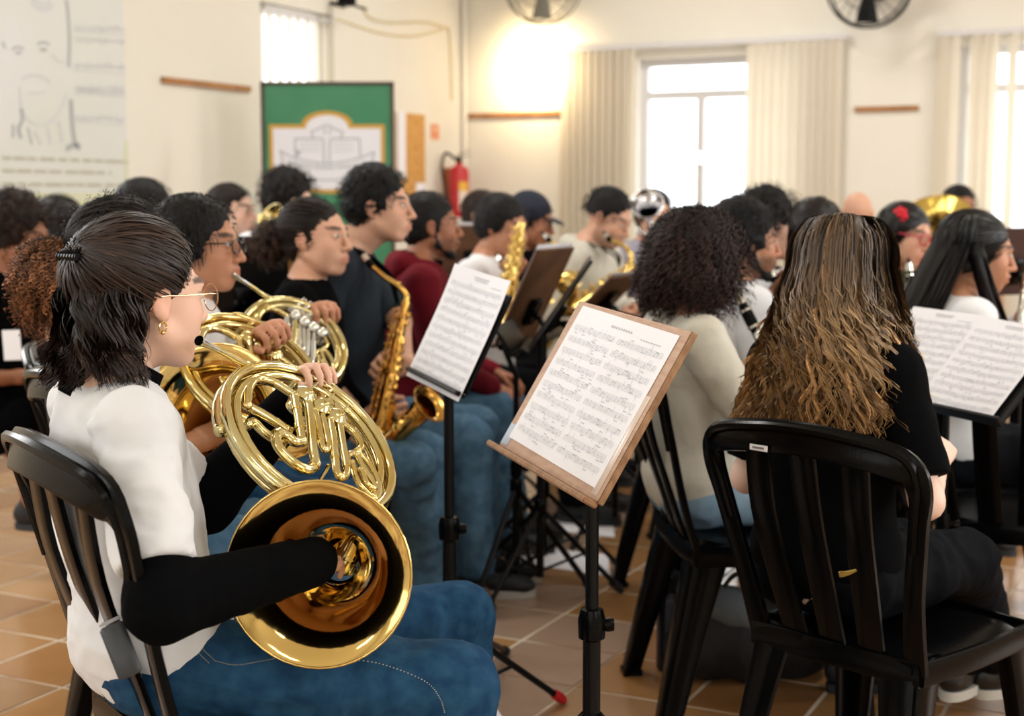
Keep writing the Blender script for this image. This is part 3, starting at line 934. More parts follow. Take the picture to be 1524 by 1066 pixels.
def make_person(label, px, py, d, body=0, head=None, pitch=0, roll=0, s=1.0, female=False, skin='light', hairc=srgb(24, 18, 15), hh=.0058, bh=.011, hs=1.0,
                top=None, top_kind='tee', pants=None, pants_kind='long', shoes=None, sole=None, rhand=None, lhand=None, rcurl=40, lcurl=40, rN=None, lN=None, rD=None, lD=None,
                rhint=None, lhint=None, relbow=None, lelbow=None, knees=None, arms=1.0, under_r=1.0, lean=4, stubble=0.0, brow=True, fat=0.0, torso_off=(0, 0), collar=None, hidden_legs=False, seat=.53, wr=.0,
                under=None, hand_h=.0055, lens_=False, knee_dir=None, thick=1.0, sleeve=.55, eyes=True, hairless=False, lipamt=.6, neck_fwd=.03, fts=None, sleeve_r=None):
    """a seated person whose head centre is at pixel (px,py), distance d"""
    p = Person()
    H = at(px, py, d)
    head = body if head is None else head
    A = head_frame(head, pitch, roll)
    f = heading_vec(body); r = V3(f[1], -f[0], 0); up = V3(0, 0, 1)
    NB = H - A[2] * .135 * hs - A[1] * .012 - f * neck_fwd          # base of the neck
    NB[0] += torso_off[0]; NB[1] += torso_off[1]
    Lt = (NB[2] - seat) / math.cos(math.radians(lean))
    hip = NB - up * (NB[2] - seat) - f * math.sin(math.radians(lean)) * Lt
    ts = np.clip(Lt / .50, .82, 1.12) * s                            # body size
    fem = 1.0 if female else 0.0
    sw = (.152 if female else .172) * ts * thick ** .5; 
    spine = unit(NB - hip)
    T = np.array([r, np.cross(spine, r) * -1, spine]); T[1] = np.cross(T[2], T[0])
    def B(x, y, z): return hip + T[0] * x + T[1] * y + T[2] * z
    shR, shL = NB + r * sw - spine * .055 * ts, NB - r * sw - spine * .055 * ts
    # arms
    ua, fa = .275 * ts * arms, .245 * ts * arms
    def arm(sh, tgt, side, hint, elb=None):
        if elb is not None:
            e_ = sh + unit(np.asarray(elb, float) - sh) * ua; return e_, e_ + unit(np.asarray(tgt, float) - e_) * fa
        if tgt is None:      # resting on the thigh
            tgt = hip + f * .30 * ts + r * side * .11 + up * .10
        else: tgt = np.asarray(tgt, float)
        hint = (r * side * .5 - up * .8 - f * .5) if hint is None else np.asarray(hint, float)
        return ik(sh, tgt, ua, fa, hint)
    eR, wR = arm(shR, rhand, 1, rhint, relbow); eL, wL = arm(shL, lhand, -1, lhint, lelbow)
    # legs
    hipR, hipL = hip + r * .088 * ts, hip - r * .088 * ts
    th, shn = .43 * ts, .43 * ts
    kd = [f + r * .10, f - r * .10] if knee_dir is None else [heading_vec(a) for a in knee_dir]
    kR = hipR + unit(kd[0]) * th; kL = hipL + unit(kd[1]) * th
    kR[2] = kL[2] = max(seat - .02, .48)
    if knees is not None:
        if knees[0] is not None: kR = np.asarray(knees[0], float)
        if knees[1] is not None: kL = np.asarray(knees[1], float)
    fR = kR + f * .02 + up * (.085 - kR[2]); fL = kL + f * .02 + up * (.085 - kL[2])
    if fts is not None:
        if fts[0] is not None: fR = np.asarray(fts[0], float)
        if fts[1] is not None: fL = np.asarray(fts[1], float)
    # ---- skin: one body
    sk = np.array(SKINS[skin] if isinstance(skin, str) else skin)
    Hd = Solid(hh); head_ops(Hd, H, A, hs, female, fat)
    nr = (.050 if female else .058) * (1 + fat * 5)
    Hd.rc(H - A[2] * .055 * hs - A[1] * .018 * hs, NB, nr * .98, nr * 1.05, .022)
    Hd.rc(NB, NB - spine * .05, nr * 1.05, nr * 1.2, .03)
    Bd = Solid(max(bh * 1.5, .011))
    Bd.rc(H - A[2] * .07 * hs - A[1] * .018, NB, nr * .9, nr, .02)
    Bd.rc(NB - r * .05, NB + r * .05, .045, None, .04)
    Bd.el(B(0, .005, Lt * .70), (sw * .86, .098 * ts * thick, .17 * ts), T, .04)
    Bd.el(B(0, .0, Lt * .36), (.125 * ts * thick, .092 * ts * thick, .15 * ts), T, .04)
    Bd.el(B(0, .0, .0), (.155 * ts * thick, .11 * ts, .10 * ts), T, .04)
    for sh, e, w in ((shR, eR, wR), (shL, eL, wL)):
        Bd.rc(NB - spine * .05, sh, .055 * ts, .050 * ts, .03)
        Bd.chain([sh, e, w], [.044 * ts * thick ** .5, .034 * ts, .0235 * ts], .02)
    for hj, kk, ff in ((hipR, kR, fR), (hipL, kL, fL)):
        if pants_kind == 'long' and pants is not None: continue
        Bd.chain([hj, kk], [.080 * ts * thick ** .5, .052 * ts], .03)
        mid = kk * .68 + ff * .32 - f * .018
        Bd.chain([kk, mid, ff], [.052 * ts, .053 * ts, .034 * ts], .03)
        Bd.chain([ff, ff + f * .13 - up * .055], [.034, .024], .02)
    parts = [Hd.mesh(), Bd.mesh()]
    def mkhand(e, w, right, curl, N, D):
        S = Solid(hand_h)
        D0 = unit(w - e) if D is None else unit(D)
        side = 1 if right else -1
        N0 = (-up * .8 - r * side * .5) if N is None else N
        S.rc(w - unit(w - e) * .05, w, .0275 * ts, .0235 * ts, .01)
        hand_ops(S, w, D0, np.asarray(N0, float), right, 0 if isinstance(curl, (tuple, list)) else curl, 1.0, ts * (.92 if female else 1.0), curls=curl if isinstance(curl, (tuple, list)) else None)
        return S.mesh()
    parts.append(mkhand(eR, wR, True, rcurl, rN, rD)); parts.append(mkhand(eL, wL, False, lcurl, lN, lD))
    V, Q = join_meshes(parts)
    col = face_colors(V, H, A, hs, sk, hairc, brow, stubble, lipamt=lipamt)
    hn = np.minimum(np.linalg.norm(V - (wR + unit(wR - eR) * .09), axis=1), np.linalg.norm(V - (wL + unit(wL - eL) * .09), axis=1))
    m = np.clip(1.3 - hn / .09, 0, 1)[:, None] * .3
    col = col * (1 - m) + sk * np.array([1.06, .80, .76]) * m
    loc = V3(hip[0], hip[1], 0)
    o = mesh_from('person', V, [Q], M_SKIN, None, True, loc, colors=col)
    tag(o, label, 'person')
    p.o, p.H, p.A, p.hs, p.NB, p.hip, p.f, p.r, p.T, p.Lt, p.ts = o, H, A, hs, NB, hip, f, r, T, Lt, ts
    p.shR, p.shL, p.eR, p.eL, p.wR, p.wL, p.kR, p.kL, p.fR, p.fL, p.spine, p.B, p.sw, p.hh, p.bh, p.thick = shR, shL, eR, eL, wR, wL, kR, kL, fR, fL, spine, B, sw, hh, bh, thick
    p.hipR, p.hipL, p.hairc, p.female, p.sk = hipR, hipL, hairc, female, sk
    # ---- eyes
    if eyes:
        for sx in (-1, 1):
            e = MB(); cc = H + (A[0] * .031 * sx + A[1] * .0845 + A[2] * .0075) * hs
            e.ball(cc, np.array([.0128, .0055, .0056]) * hs, 7, A)
            eo = e.build('eye', M_EYE, o)
            i = MB(); i.ball(cc + (A[1] * .0030 + A[0] * .001) * hs, np.array([.0062, .0034, .0056]) * hs, 6, A); i.build('iris', M_IRIS, eo)
    # ---- clothes
    if top is not None:
        S = Solid(bh)
        g = .012
        S.el(B(0, .004, Lt * .70), (sw * .88 + g, .100 * ts * thick + g, .18 * ts), T, .05)
        S.el(B(0, .004, Lt * .38), (.140 * ts * thick + g, .100 * ts * thick + g, .17 * ts), T, .05)
        S.el(B(0, .004, .04), (.158 * ts * thick + g + .008, .116 * ts + g + .008, .13 * ts), T, .05)
        S.rc(NB - spine * .012 - r * .030, NB - spine * .012 + r * .030, .052, None, .03)
        sleeves = []
        for sh, e, w, side in ((shR, eR, wR, 1), (shL, eL, wL, -1)):
            S.rc(NB - spine * .045, sh, .056 * ts + .006, .054 * ts + .004, .035)
            if top_kind == 'tee':
                q = sh + (e - sh) * sleeve * 1.25; ax_ = unit(e - sh)
                r0, r1 = .050 * ts * thick ** .5 + .008, (.054 * ts * thick ** .5 + .010 if sleeve_r is None else sleeve_r)
                S3 = Solid(bh); S3.rc(NB - spine * .045, sh, .052 * ts, r0, .03); S3.rc(sh, sh + (e - sh) * 1.1, r0, r0 + (r1 - r0) / sleeve / 1.25, .03)
                S3.cut(q, ax_, .003); v3, q3 = S3.mesh(); w3 = wrinkle(v3, q3, wr or .006, 17, seed=int(px) + side); m3 = np.clip(((q - v3) @ ax_) / .03, 0, 1)[:, None]
                sleeves.append((v3 + (w3 - v3) * m3, q3))
            elif top_kind == 'vest': pass
            else:
                S.chain([sh, e, e + (w - e) * .93], [.052 * ts * thick ** .5 + .010, .044 * ts + .009, .032 * ts + .008], .025)
        S.cut(B(0, 0, -.075), -T[2], .01)
        V, Q = S.mesh(); m_ = np.clip(((V - B(0, 0, -.075)) @ T[2]) / .04, .08, 1)[:, None]; V = V + (wrinkle(V, Q, wr or .006, 15, seed=int(px)) - V) * m_; V, Q = join_meshes([(V, Q)] + sleeves)
        nm = {'tee': 'shirt', 'long': 'sweater', 'hoodie': 'hoodie', 'vest': 'vest'}[top_kind]
        p.top = mesh_from(nm, V, [Q], top, o)
        if collar is not None:
            cm, hgt, rad = collar
            C = MB(); ring = []
            a0 = NB - spine * .012; ax_ = unit(H - A[2] * .06 * hs - A[1] * .02 - NB)
            C.lathe([(nr + .004, hgt), (nr + rad + .002, hgt + .004), (nr + rad + .006, hgt * .5), (nr + rad + .014, 0), (nr + rad + .004, -.03)], a0, ax_, 26, r)
            C.build('collar', cm, p.top)
        if top_kind == 'hoodie':
            Hs = Solid(bh)
            bk = NB - f * .075 + spine * .0
            Hs.chain([NB - r * .085 + f * .02 - spine * .02, NB - r * .075 - f * .06 + spine * .01, bk + spine * .005, NB + r * .075 - f * .06 + spine * .01, NB + r * .085 + f * .02 - spine * .02], [.028, .036, .040, .036, .028], .03)
            Hs.el(bk - f * .02 - spine * .05, (.085, .035, .07), T, .03)
            V, Q = Hs.mesh(); V = wrinkle(V, Q, .008, 18, seed=3)
            mesh_from('hood', V, [Q], top, p.top)
    if under is not None:          # long sleeves of another colour worn beneath a short sleeve
        for sh, e, w in ((shR, eR, wR), (shL, eL, wL)):
            S = Solid(bh); S.chain([sh * .62 + e * .38, e, e + (w - e) * 1.02], [.040 * ts, .043 * ts * under_r, .031 * ts * under_r], .02)
            V, Q = S.mesh(); V = wrinkle(V, Q, .006, 22, seed=2)
            mesh_from('undershirt_sleeve', V, [Q], under, o)
    if pants is not None and not hidden_legs:
        S = Solid(bh if bh < .0085 else max(bh * 1.2, .0125))
        S.el(B(0, .0, .01), (.150 * ts * thick + .004, .108 * ts + .004, .105 * ts), T, .04)
        for hj, kk, ff in ((hipR, kR, fR), (hipL, kL, fL)):
            if pants_kind == 'long':
                S.chain([hj - up * .004, hj * .5 + kk * .5, kk], [.090 * ts * thick ** .5, .079 * ts * thick ** .5, .066 * ts], .03)
                mid = kk * .6 + ff * .4
                S.chain([kk, mid - f * .012, ff + up * .01], [.066 * ts, .063 * ts, .056 * ts], .02)
                S.cut(ff + up * .0 - up * .02, -up, .004)
            else:
                S.chain([hj, hj * .22 + kk * .78], [.094 * ts, .080 * ts], .03)
        if pants_kind == 'long': pass
        S.cut(B(0, 0, .115), T[2], .006)
        V, Q = S.mesh()
        V = wrinkle(V, Q, .024 if bh < .007 else .016, 16, seed=int(py))
        p.pants = mesh_from('trousers' if pants_kind == 'long' else 'shorts', V, [Q], pants, o)
    if shoes is not None and not hidden_legs:
        for ff, kk in ((fR, kR), (fL, kL)):
            hd = unit(V3(*(f[:2]), 0)) if knee_dir is None else unit(V3(*((kk - hip)[:2]), 0))
            make_shoe(o, ff, hd, shoes, sole or M_SOLE_DARK, bh)
    return p

def make_shoe(parent, ankle, hd, m, sole, h):
    up = V3(0, 0, 1); b = V3(ankle[0], ankle[1], 0)
    lift = ankle[2] - .085
    b = b + up * max(lift, 0)
    sd = np.cross(hd, up)
    S = Solid(min(max(h, .009), .013))
    S.el(b - hd * .02 + up * .055, (.038, .055, .045), np.array([sd, hd, up]), .02)
    S.el(b + hd * .08 + up * .045, (.043, .095, .032), np.array([sd, hd, up]), .03)
    S.el(b + hd * .15 + up * .038, (.042, .050, .026), np.array([sd, hd, up]), .02)
    S.rc(b + up * .06, b + up * .105, .040, .042, .02)
    S.cut(b + up * .018, -up, .004)
    V, Q = S.mesh(); o = mesh_from('shoe', V, [Q], m, parent)
    mb = MB(); out = []
    for t in np.linspace(0, 2 * np.pi, 24, endpoint=False):
        out.append((math.cos(t) * (.044 - .006 * math.sin(t) * (1 if math.sin(t) < 0 else 0)), .065 + math.sin(t) * .135))
    mb.prism(out, b + up * .001, sd, hd, .024, up); mb.build('sole', sole, o)
    l = MB()
    for k in range(5):
        q = b + hd * (.045 + k * .018) + up * (.098 - k * .006)
        l.tube([q - sd * .018, q + up * .004, q + sd * .018], .0028, 5)
    l.build('laces', M_BLACK_CLOTH, o)
    return o

# ---- hair styles
def hair_short(p, thick=(.010, .018, .012), cut=None, noise=.006, nscale=70, strands=0, length=.02, coil=.0, turns=0, color=None, h=None, droop=.3, name='hair', radius=.0011, seed=1, npts=6, mat_=None, inflate=.55):
    cut = dict(cut or {}); h = h or max(p.hh, .0045)
    col = color or p.hairc
    V, Q, L, m = hair_shell(p.H, p.A, p.hs, h, thick, cut, noise, nscale, seed=seed)
    parts = [(V, Q)]; cols = [shade_of(col, V, .25, 120, seed)]
    if strands:
        P, N = scalp_points(strands, seed + 5, inflate=max(thick) * inflate, **cut)
        C = curls_on(P, N, npts, length, coil, turns, droop, seed)
        Wp = p.H + (C * p.hs) @ p.A
        Rr = radius * (1 - .6 * np.linspace(0, 1, npts))
        SV, SQ = strands_geo(Wp, Rr)
        parts.append((SV, SQ))
        rg = np.random.default_rng(seed)
        tint = np.repeat(rg.uniform(.6, 1.7, (len(P), 1)), npts * 2, 0)
        cols.append((np.asarray(col)[None, :] * tint).astype(np.float32))
    return link_hair(parts, cols, name, mat_ or (M_HAIR_MATTE if turns else M_HAIR), p.o, None)

def glasses(p, m, thick=.0012, wr=.024, hr=.020, round_=True, lens=True):
    A, H, s = p.A, p.H, p.hs
    def P(x, y, z): return H + (A[0] * x + A[1] * y + A[2] * z) * s
    mb = MB()
    for sx in (-1, 1):
        ring = []
        for t in np.linspace(0, 2 * np.pi, 28, endpoint=False):
            e = 1.0 if round_ else .62
            cx, cz = math.copysign(abs(math.cos(t)) ** e, math.cos(t)), math.copysign(abs(math.sin(t)) ** e, math.sin(t))
            ring.append(P(.034 * sx + wr * cx, .1085 - .25 * abs(.034 * sx + wr * cx) * .4, .004 + hr * cz))
        mb.tube(ring, thick * s, 6, closed=True)
        mb.tube(spline([P((.034 + wr) * sx, .1030, .010), P(.076 * sx, .085, .012), P(.081 * sx, .02, .010), P(.083 * sx, -.02, .008), P(.080 * sx, -.035, -.012)], 14), thick * s, 6)
    mb.tube(spline([P(-.011, .108, .008), P(0, .1105, .012), P(.011, .108, .008)], 8), thick * s, 6)
    g = mb.build('glasses', m, p.o)
    if lens:
        for sx in (-1, 1):
            l = MB(); pts = []
            for t in np.linspace(0, 2 * np.pi, 20, endpoint=False):
                e = 1.0 if round_ else .62
                cx, cz = math.copysign(abs(math.cos(t)) ** e, math.cos(t)), math.copysign(abs(math.sin(t)) ** e, math.sin(t))
                pts.append((.034 * sx + wr * cx * .97, .004 + hr * cz * .97))
            l.prism(pts, P(0, .1045, 0), A[0] * s, A[2] * s, .0008, A[1]); l.build('lens', M_GLASS, g, smooth=False)
    return g
# ------------------------------------------------------------------ chairs
def build_chair(name, loc, heading, label, group='black plastic chairs of the players', scale=1.05):
    root = empty(name, loc, label, 'chair', group, math.radians(heading - 90))
    root.scale = (scale,) * 3
    root_w = parent_world(root)
    def world(p): return np.array([tuple(root_w @ Vector([float(a) for a in q])) for q in p])
    def done(mb, nm, parent=root):
        mb.v = [world(v) for v in mb.v]
        return mb.build(nm, M_BLACKPLASTIC, parent)
    # seat: a slightly dished slab with a rolled front edge
    mb = MB(); nx, ny = 13, 13; top = []
    for j in range(ny):
        y = -.205 + .43 * j / (ny - 1); u = j / (ny - 1)
        hw = .186 + .034 * u - .05 * max(0, u - .86) / .14 * .4
        for i in range(nx):
            x = (-1 + 2 * i / (nx - 1)); e = abs(x) ** 6
            z = .435 - .012 * math.cos(x * 1.4) * math.sin(math.pi * min(u * 1.1, 1)) + .012 * u - .030 * max(0, u - .8) / .2 * max(0, u - .8) / .2 - .012 * e
            top.append((x * hw, y, z))
    top = np.array(top); bot = top - np.array([0, 0, .014])
    q = [[j * nx + i, j * nx + i + 1, (j + 1) * nx + i + 1, (j + 1) * nx + i] for j in range(ny - 1) for i in range(nx - 1)]
    qb = [[a + nx * ny for a in f[::-1]] for f in q]
    rim = [i for i in range(nx)] + [j * nx + nx - 1 for j in range(1, ny)] + [(ny - 1) * nx + i for i in range(nx - 2, -1, -1)] + [j * nx for j in range(ny - 2, 0, -1)]
    m = nx * ny
    qs = [[rim[k], rim[k] + m, rim[(k + 1) % len(rim)] + m, rim[(k + 1) % len(rim)]] for k in range(len(rim))]
    mb.add(np.concatenate([top, bot]), [q + qb + qs])
    seat = done(mb, 'seat')
    ap = MB()
    for pts in ([(-.215, .20, .415), (0, .215, .42), (.215, .20, .415)], [(-.20, -.19, .41), (-.215, 0, .41), (-.22, .19, .415)], [(.20, -.19, .41), (.215, 0, .41), (.22, .19, .415)], [(-.2, -.195, .41), (0, -.2, .41), (.2, -.195, .41)]):
        ap.strip(spline(pts, 8), .05, .012, (0, 0, 1))
    done(ap, 'seat_rim', root)
    # back: posts and top rail as one bent band
    ctl = [(.184, -.185, .41), (.200, -.225, .55), (.226, -.262, .70), (.240, -.285, .79), (.212, -.307, .838), (.10, -.328, .858), (0, -.335, .864)]
    ctl = ctl + [(-x, y, z) for x, y, z in ctl[-2::-1]]
    P = spline(ctl, 60); t = np.gradient(P, axis=0)
    wd = np.cross(t, np.array([0, 1.0, -.25]))
    n = len(P); u = np.abs(np.linspace(-1, 1, n)); wid = .040 + .026 * np.clip((.62 - u) / .35, 0, 1) + .010 * np.clip((u - .8) / .2, 0, 1)
    mb = MB(); mb.strip(P, wid, .016 + 0 * wid, wd); done(mb, 'backrest')
    lip = MB(); lip.tube(P[n // 7: -(n // 7)] + np.array([0, -.012, .02]), .009, 7); done(lip, 'backrest_rim')
    for x in (-.112, 0, .112):
        mb = MB(); pts = spline([(x * .80, -.19, .42), (x * .90, -.235, .55), (x, -.285, .70), (x * 1.02, -.318 + abs(x) * .1, .845)], 12)
        mb.strip(pts, .058, .010, (1, 0, 0)); done(mb, 'slat')
    for sx in (-1, 1):
        for sy, pts, w0 in ((1, [(.205, .195, .425), (.222, .212, .25), (.24, .232, 0.002)], .075), (-1, [(.186, -.185, .44), (.200, -.225, .25), (.218, -.275, 0.002)], .085)):
            pts = spline([(a * sx, b, c) for a, b, c in pts], 8)
            wid = np.linspace(w0, .045, len(pts))
            mb = MB()
            mb.strip(pts - np.array([sx * .5, 0, 0]) * wid[:, None], wid, .014, (1, 0, 0))
            mb.strip(pts - np.array([0, sy * .5, 0]) * wid[:, None] + np.array([0, 0, .001]), wid, .014, (0, 1, 0))
            mb.box((pts[-1][0] - sx * .018, pts[-1][1] - sy * .018, .008), (.05, .05, .014))
            done(mb, 'leg')
    return root

# ------------------------------------------------------------------ French horn
class Plane:
    def __init__(self, c, a, b):
        self.c = np.asarray(c, float); self.a = unit(a); b = np.asarray(b, float); self.b = unit(b - self.a * np.dot(self.a, b)); self.n = np.cross(self.b, self.a)
    def __call__(self, u, v, w=0): return self.c + self.a * u + self.b * v + self.n * w
    def uv(self, px, py):
        p = on_plane(px, py, self.c, self.n) - self.c
        return float(p @ self.a), float(p @ self.b)
RT = np.array([1.0, 0, 0]); UP = np.array([0, _sp, _cp]); TW = np.array([0, -_cp, _sp])     # right, up, towards the camera
def imgdir(x, y, z): return unit(RT * x + UP * y + TW * z)
HP = Plane(at(457, 659, 2.40), imgdir(.735, -.66, .0), imgdir(-.30, -.335, .89))
def z1(pts):      # points read off the large view of the first horn
    return [HP.uv(330 + x / 4.636, 540 + y / 4.636) for x, y in pts]
HORN_TUBES = {
    'bend': z1([(505, 600), (455, 605), (400, 565), (350, 548), (325, 590), (350, 655), (430, 740), (515, 792), (570, 790), (592, 740), (580, 650), (558, 400), (545, 330)]),
    's1': z1([(455, 290), (480, 430), (505, 600)]), 's3': z1([(600, 380), (625, 500), (645, 620), (672, 655), (690, 625), (668, 500), (645, 400)]),
    's4': z1([(700, 450), (722, 600), (742, 800), (780, 850), (812, 800), (790, 650), (760, 470)]),
    'loop': z1([(835, 720), (850, 670), (910, 665), (965, 720), (1020, 800), (1050, 890), (1030, 975), (965, 925), (905, 850), (870, 730)]),
    'loop2': z1([(880, 700), (930, 800), (985, 880), (1000, 930), (950, 900), (905, 800)]),
    'd1': z1([(190, 290), (330, 370), (460, 455)]), 'd2': z1([(215, 385), (260, 372), (330, 440), (450, 515)]),
    'top': z1([(150, 330), (160, 220), (215, 150), (320, 165), (430, 230), (500, 275)]),
    'right': z1([(780, 450), (870, 520), (925, 610), (905, 650)]),
    'brace': z1([(655, 850), (720, 730)]), 'brace2': z1([(430, 545), (470, 480)]), 'brace3': z1([(385, 620), (415, 570)]),
}
ROTORS = z1([(527, 285), (638, 365), (742, 437)])
def french_horn(label, pl, bell_c, bell_ax, mouth, mats=(None, None, None), s=1.0, extra_rotor=False, bell_join=.35, bs=1.0):
    """pl: plane of the coil; bell_c / bell_ax: centre of the bell's mouth and the way it faces; mouth: where the lips are"""
    brass, bellm, valvem = [m or d for m, d in zip(mats, (M_BRASS, M_GOLDBRASS, M_BRASS))]
    root = empty('french_horn', bell_c, label, 'horn')
    ax = unit(bell_ax)
    # bell and its tapering tail
    prof = [(0, .1535), (.0012, .149), (.0050, .138), (.015, .121), (.033, .103), (.06, .087), (.085, .072), (.115, .059), (.15, .048)]
    Pp = [bell_c - ax * h * s for h, _ in prof]; rr = [r * s * (bs + (1 - bs) * h / .15) for h, r in prof]
    ph0 = bell_join
    arc = [pl(.158 * s * math.cos(f_), .158 * s * math.sin(f_), -.012 * s) for f_ in np.linspace(ph0, ph0 - 4.3, 26)]
    tail = spline([Pp[-1], Pp[-1] - ax * .05 * s, arc[1], arc[2]], 14)[1:-1]
    path = np.array(Pp + list(tail) + arc[2:])
    k = len(path) - len(prof)
    rads = np.array(rr + list(.012 * s + (.040 - .012) * s * np.exp(-np.linspace(0, 4.2, k))))
    nb = len(prof) + 4
    mb = MB(); mb.tube(path[:nb], rads[:nb], 40, caps=False)
    th = np.linspace(0, 2 * np.pi, 48, endpoint=False); e1 = unit(np.cross(ax, [0, .3, 1])); e2 = np.cross(ax, e1)
    mb.tube([bell_c + (e1 * math.cos(t) + e2 * math.sin(t)) * .1535 * s * bs for t in th], .0022, 6, closed=True)
    mb.build('bell', bellm, root, autosmooth=None)
    mb = MB(); mb.tube(path[nb - 1:], rads[nb - 1:], 14, caps=False); mb.ball(path[-1], rads[-1] * 1.08, 7); mb.build('bell_tail', brass, root)
    def circ(rad, w, f0, f1, r, n=34):
        return [pl(rad * s * math.cos(f_), rad * s * math.sin(f_), w * s) for f_ in np.linspace(f0, f1, n)]
    # outer coils
    mb = MB()
    mb.tube(circ(.160, .012, 0, 2 * np.pi * 39 / 40, 0, 40), .0092 * s, 12, closed=True)
    mb.tube(circ(.139, .010, 0, 2 * np.pi * 39 / 40, 0, 40), .0078 * s, 12, closed=True)
    mb.tube(circ(.146, -.012, 0, 2 * np.pi * 39 / 40, 0, 40), .0072 * s, 12, closed=True)
    mb.build('main_tubing', brass, root)
    # leadpipe
    near = pl(-.150 * s, -.045 * s, .012 * s); 
    e = min(range(60), key=lambda i: np.linalg.norm(pl(.160 * s * math.cos(-i * .1), .160 * s * math.sin(-i * .1), .018) - mouth))
    fin = pl(.165 * s * math.cos(-e * .1 + .55), .165 * s * math.sin(-e * .1 + .55), .016 * s)
    fin2 = pl(.162 * s * math.cos(-e * .1 + 1.0), .162 * s * math.sin(-e * .1 + 1.0), .014 * s)
    lp = spline([mouth + unit(fin - mouth) * .05, mouth * .45 + fin * .55, fin, fin2], 22)
    mb = MB(); mb.tube(lp, np.linspace(.0042, .0075, len(lp)) * s, 10); mb.build('leadpipe', brass, root)
    d = unit(fin - mouth); mb = MB(); mb.lathe([(.0086, 0), (.0088, .003), (.0078, .008), (.0052, .030), (.0044, .05), (.0042, .062)], mouth, d, 16); mb.build('mouthpiece', M_NICKEL, root)
    rad_of = {'bend': .0088, 's1': .0078, 's3': .0064, 's4': .0072, 'loop': .0066, 'loop2': .0052, 'd1': .0085, 'd2': .0085, 'top': .0080, 'right': .0070, 'brace': .0032, 'brace2': .0032, 'brace3': .003}
    for nm, uv in HORN_TUBES.items():
        w = {'s1': .022, 's3': .020, 's4': .022, 'bend': .022, 'loop': .014, 'loop2': .024, 'top': .012, 'd1': -.004, 'd2': -.016, 'right': .016}.get(nm, .008)
        pts = spline([pl(u * s, v * s, w * s) for u, v in uv], 6 * len(uv))
        mb = MB(); mb.tube(pts, rad_of[nm] * s, 10 if rad_of[nm] > .004 else 6)
        for q in (pts[0], pts[-1]): mb.ball(q, rad_of[nm] * s * 1.12, 6)
        if rad_of[nm] > .006 and nm[0] in 'sb':
            for q in (.25, .7):
                i = int(q * (len(pts) - 1)); j = min(i + 1, len(pts) - 1)
                mb.tube([pts[i], pts[i] + unit(pts[j] - pts[i]) * .012], rad_of[nm] * s * 1.2, 10)
        mb.build('brace' if nm.startswith('brace') else 'valve_slide' if nm in ('s1', 's3', 's4', 'bend') else 'tubing', valvem if nm in ('s1', 's3', 's4') else brass, root)
    rot = list(ROTORS)
    if extra_rotor: rot.append((2 * rot[2][0] - rot[1][0], 2 * rot[2][1] - rot[1][1]))
    for u, v in rot:
        mb = MB(); c = pl(u * s, v * s, -.012 * s)
        mb.lathe([(1e-4, 0), (.0175 * s, 0), (.0185 * s, .006), (.0165 * s, .008), (.0165 * s, .034), (.0185 * s, .036), (.0185 * s, .040), (.012 * s, .046), (.006 * s, .049), (1e-4, .05)], c, pl.n, 20)
        for du, dv in ((.02, .004), (-.018, .010), (.004, .022)):
            mb.tube([c + pl.n * .02 * s, c + (pl.a * du + pl.b * dv) * s + pl.n * .02 * s], .0078 * s, 8)
        ro = mb.build('rotary_valve', valvem, root)
        sc_ = MB(); sc_.disc(c + pl.n * .0495 * s, pl.n, .0045 * s, .003, 8)
        sc_.tube([c + pl.n * .05 * s, c + pl.n * .052 * s - pl.b * .03 * s], .0018, 6); sc_.build('stop_arm', valvem, ro)
    # levers of the keys: bar along the row of valves, one spatula per finger
    a0 = z1([(470, 150), (790, 345)]); p0, p1 = [pl(u * s, v * s, .006 * s) for u, v in a0]
    mb = MB(); mb.tube([p0, p1], .0062 * s, 8)
    for k in np.linspace(.05, .95, 6): mb.disc(p0 + (p1 - p0) * k - pl.n * .008 * s, pl.n, .0085 * s, .016 * s, 10)
    mb.build('key_bar', valvem, root)
    for k in (.12, .36, .60):
        c = p0 + (p1 - p0) * k
        lv = spline([c, c - pl.b * .028 * s + pl.n * .010, c - pl.b * .060 * s + pl.n * .004], 8)
        mb = MB(); mb.strip(lv, np.linspace(.006, .013, len(lv)), .003, pl.a)
        mb.build('key_lever', valvem, root)
    th_ = p0 + (p1 - p0) * 1.0
    mb = MB(); mb.tube(spline([th_, th_ - pl.b * .03 + pl.a * .01, th_ - pl.b * .035 + pl.a * .03, th_ - pl.b * .02 + pl.a * .042], 16), .0035, 8)
    mb.build('finger_hook', brass, root)
    return root

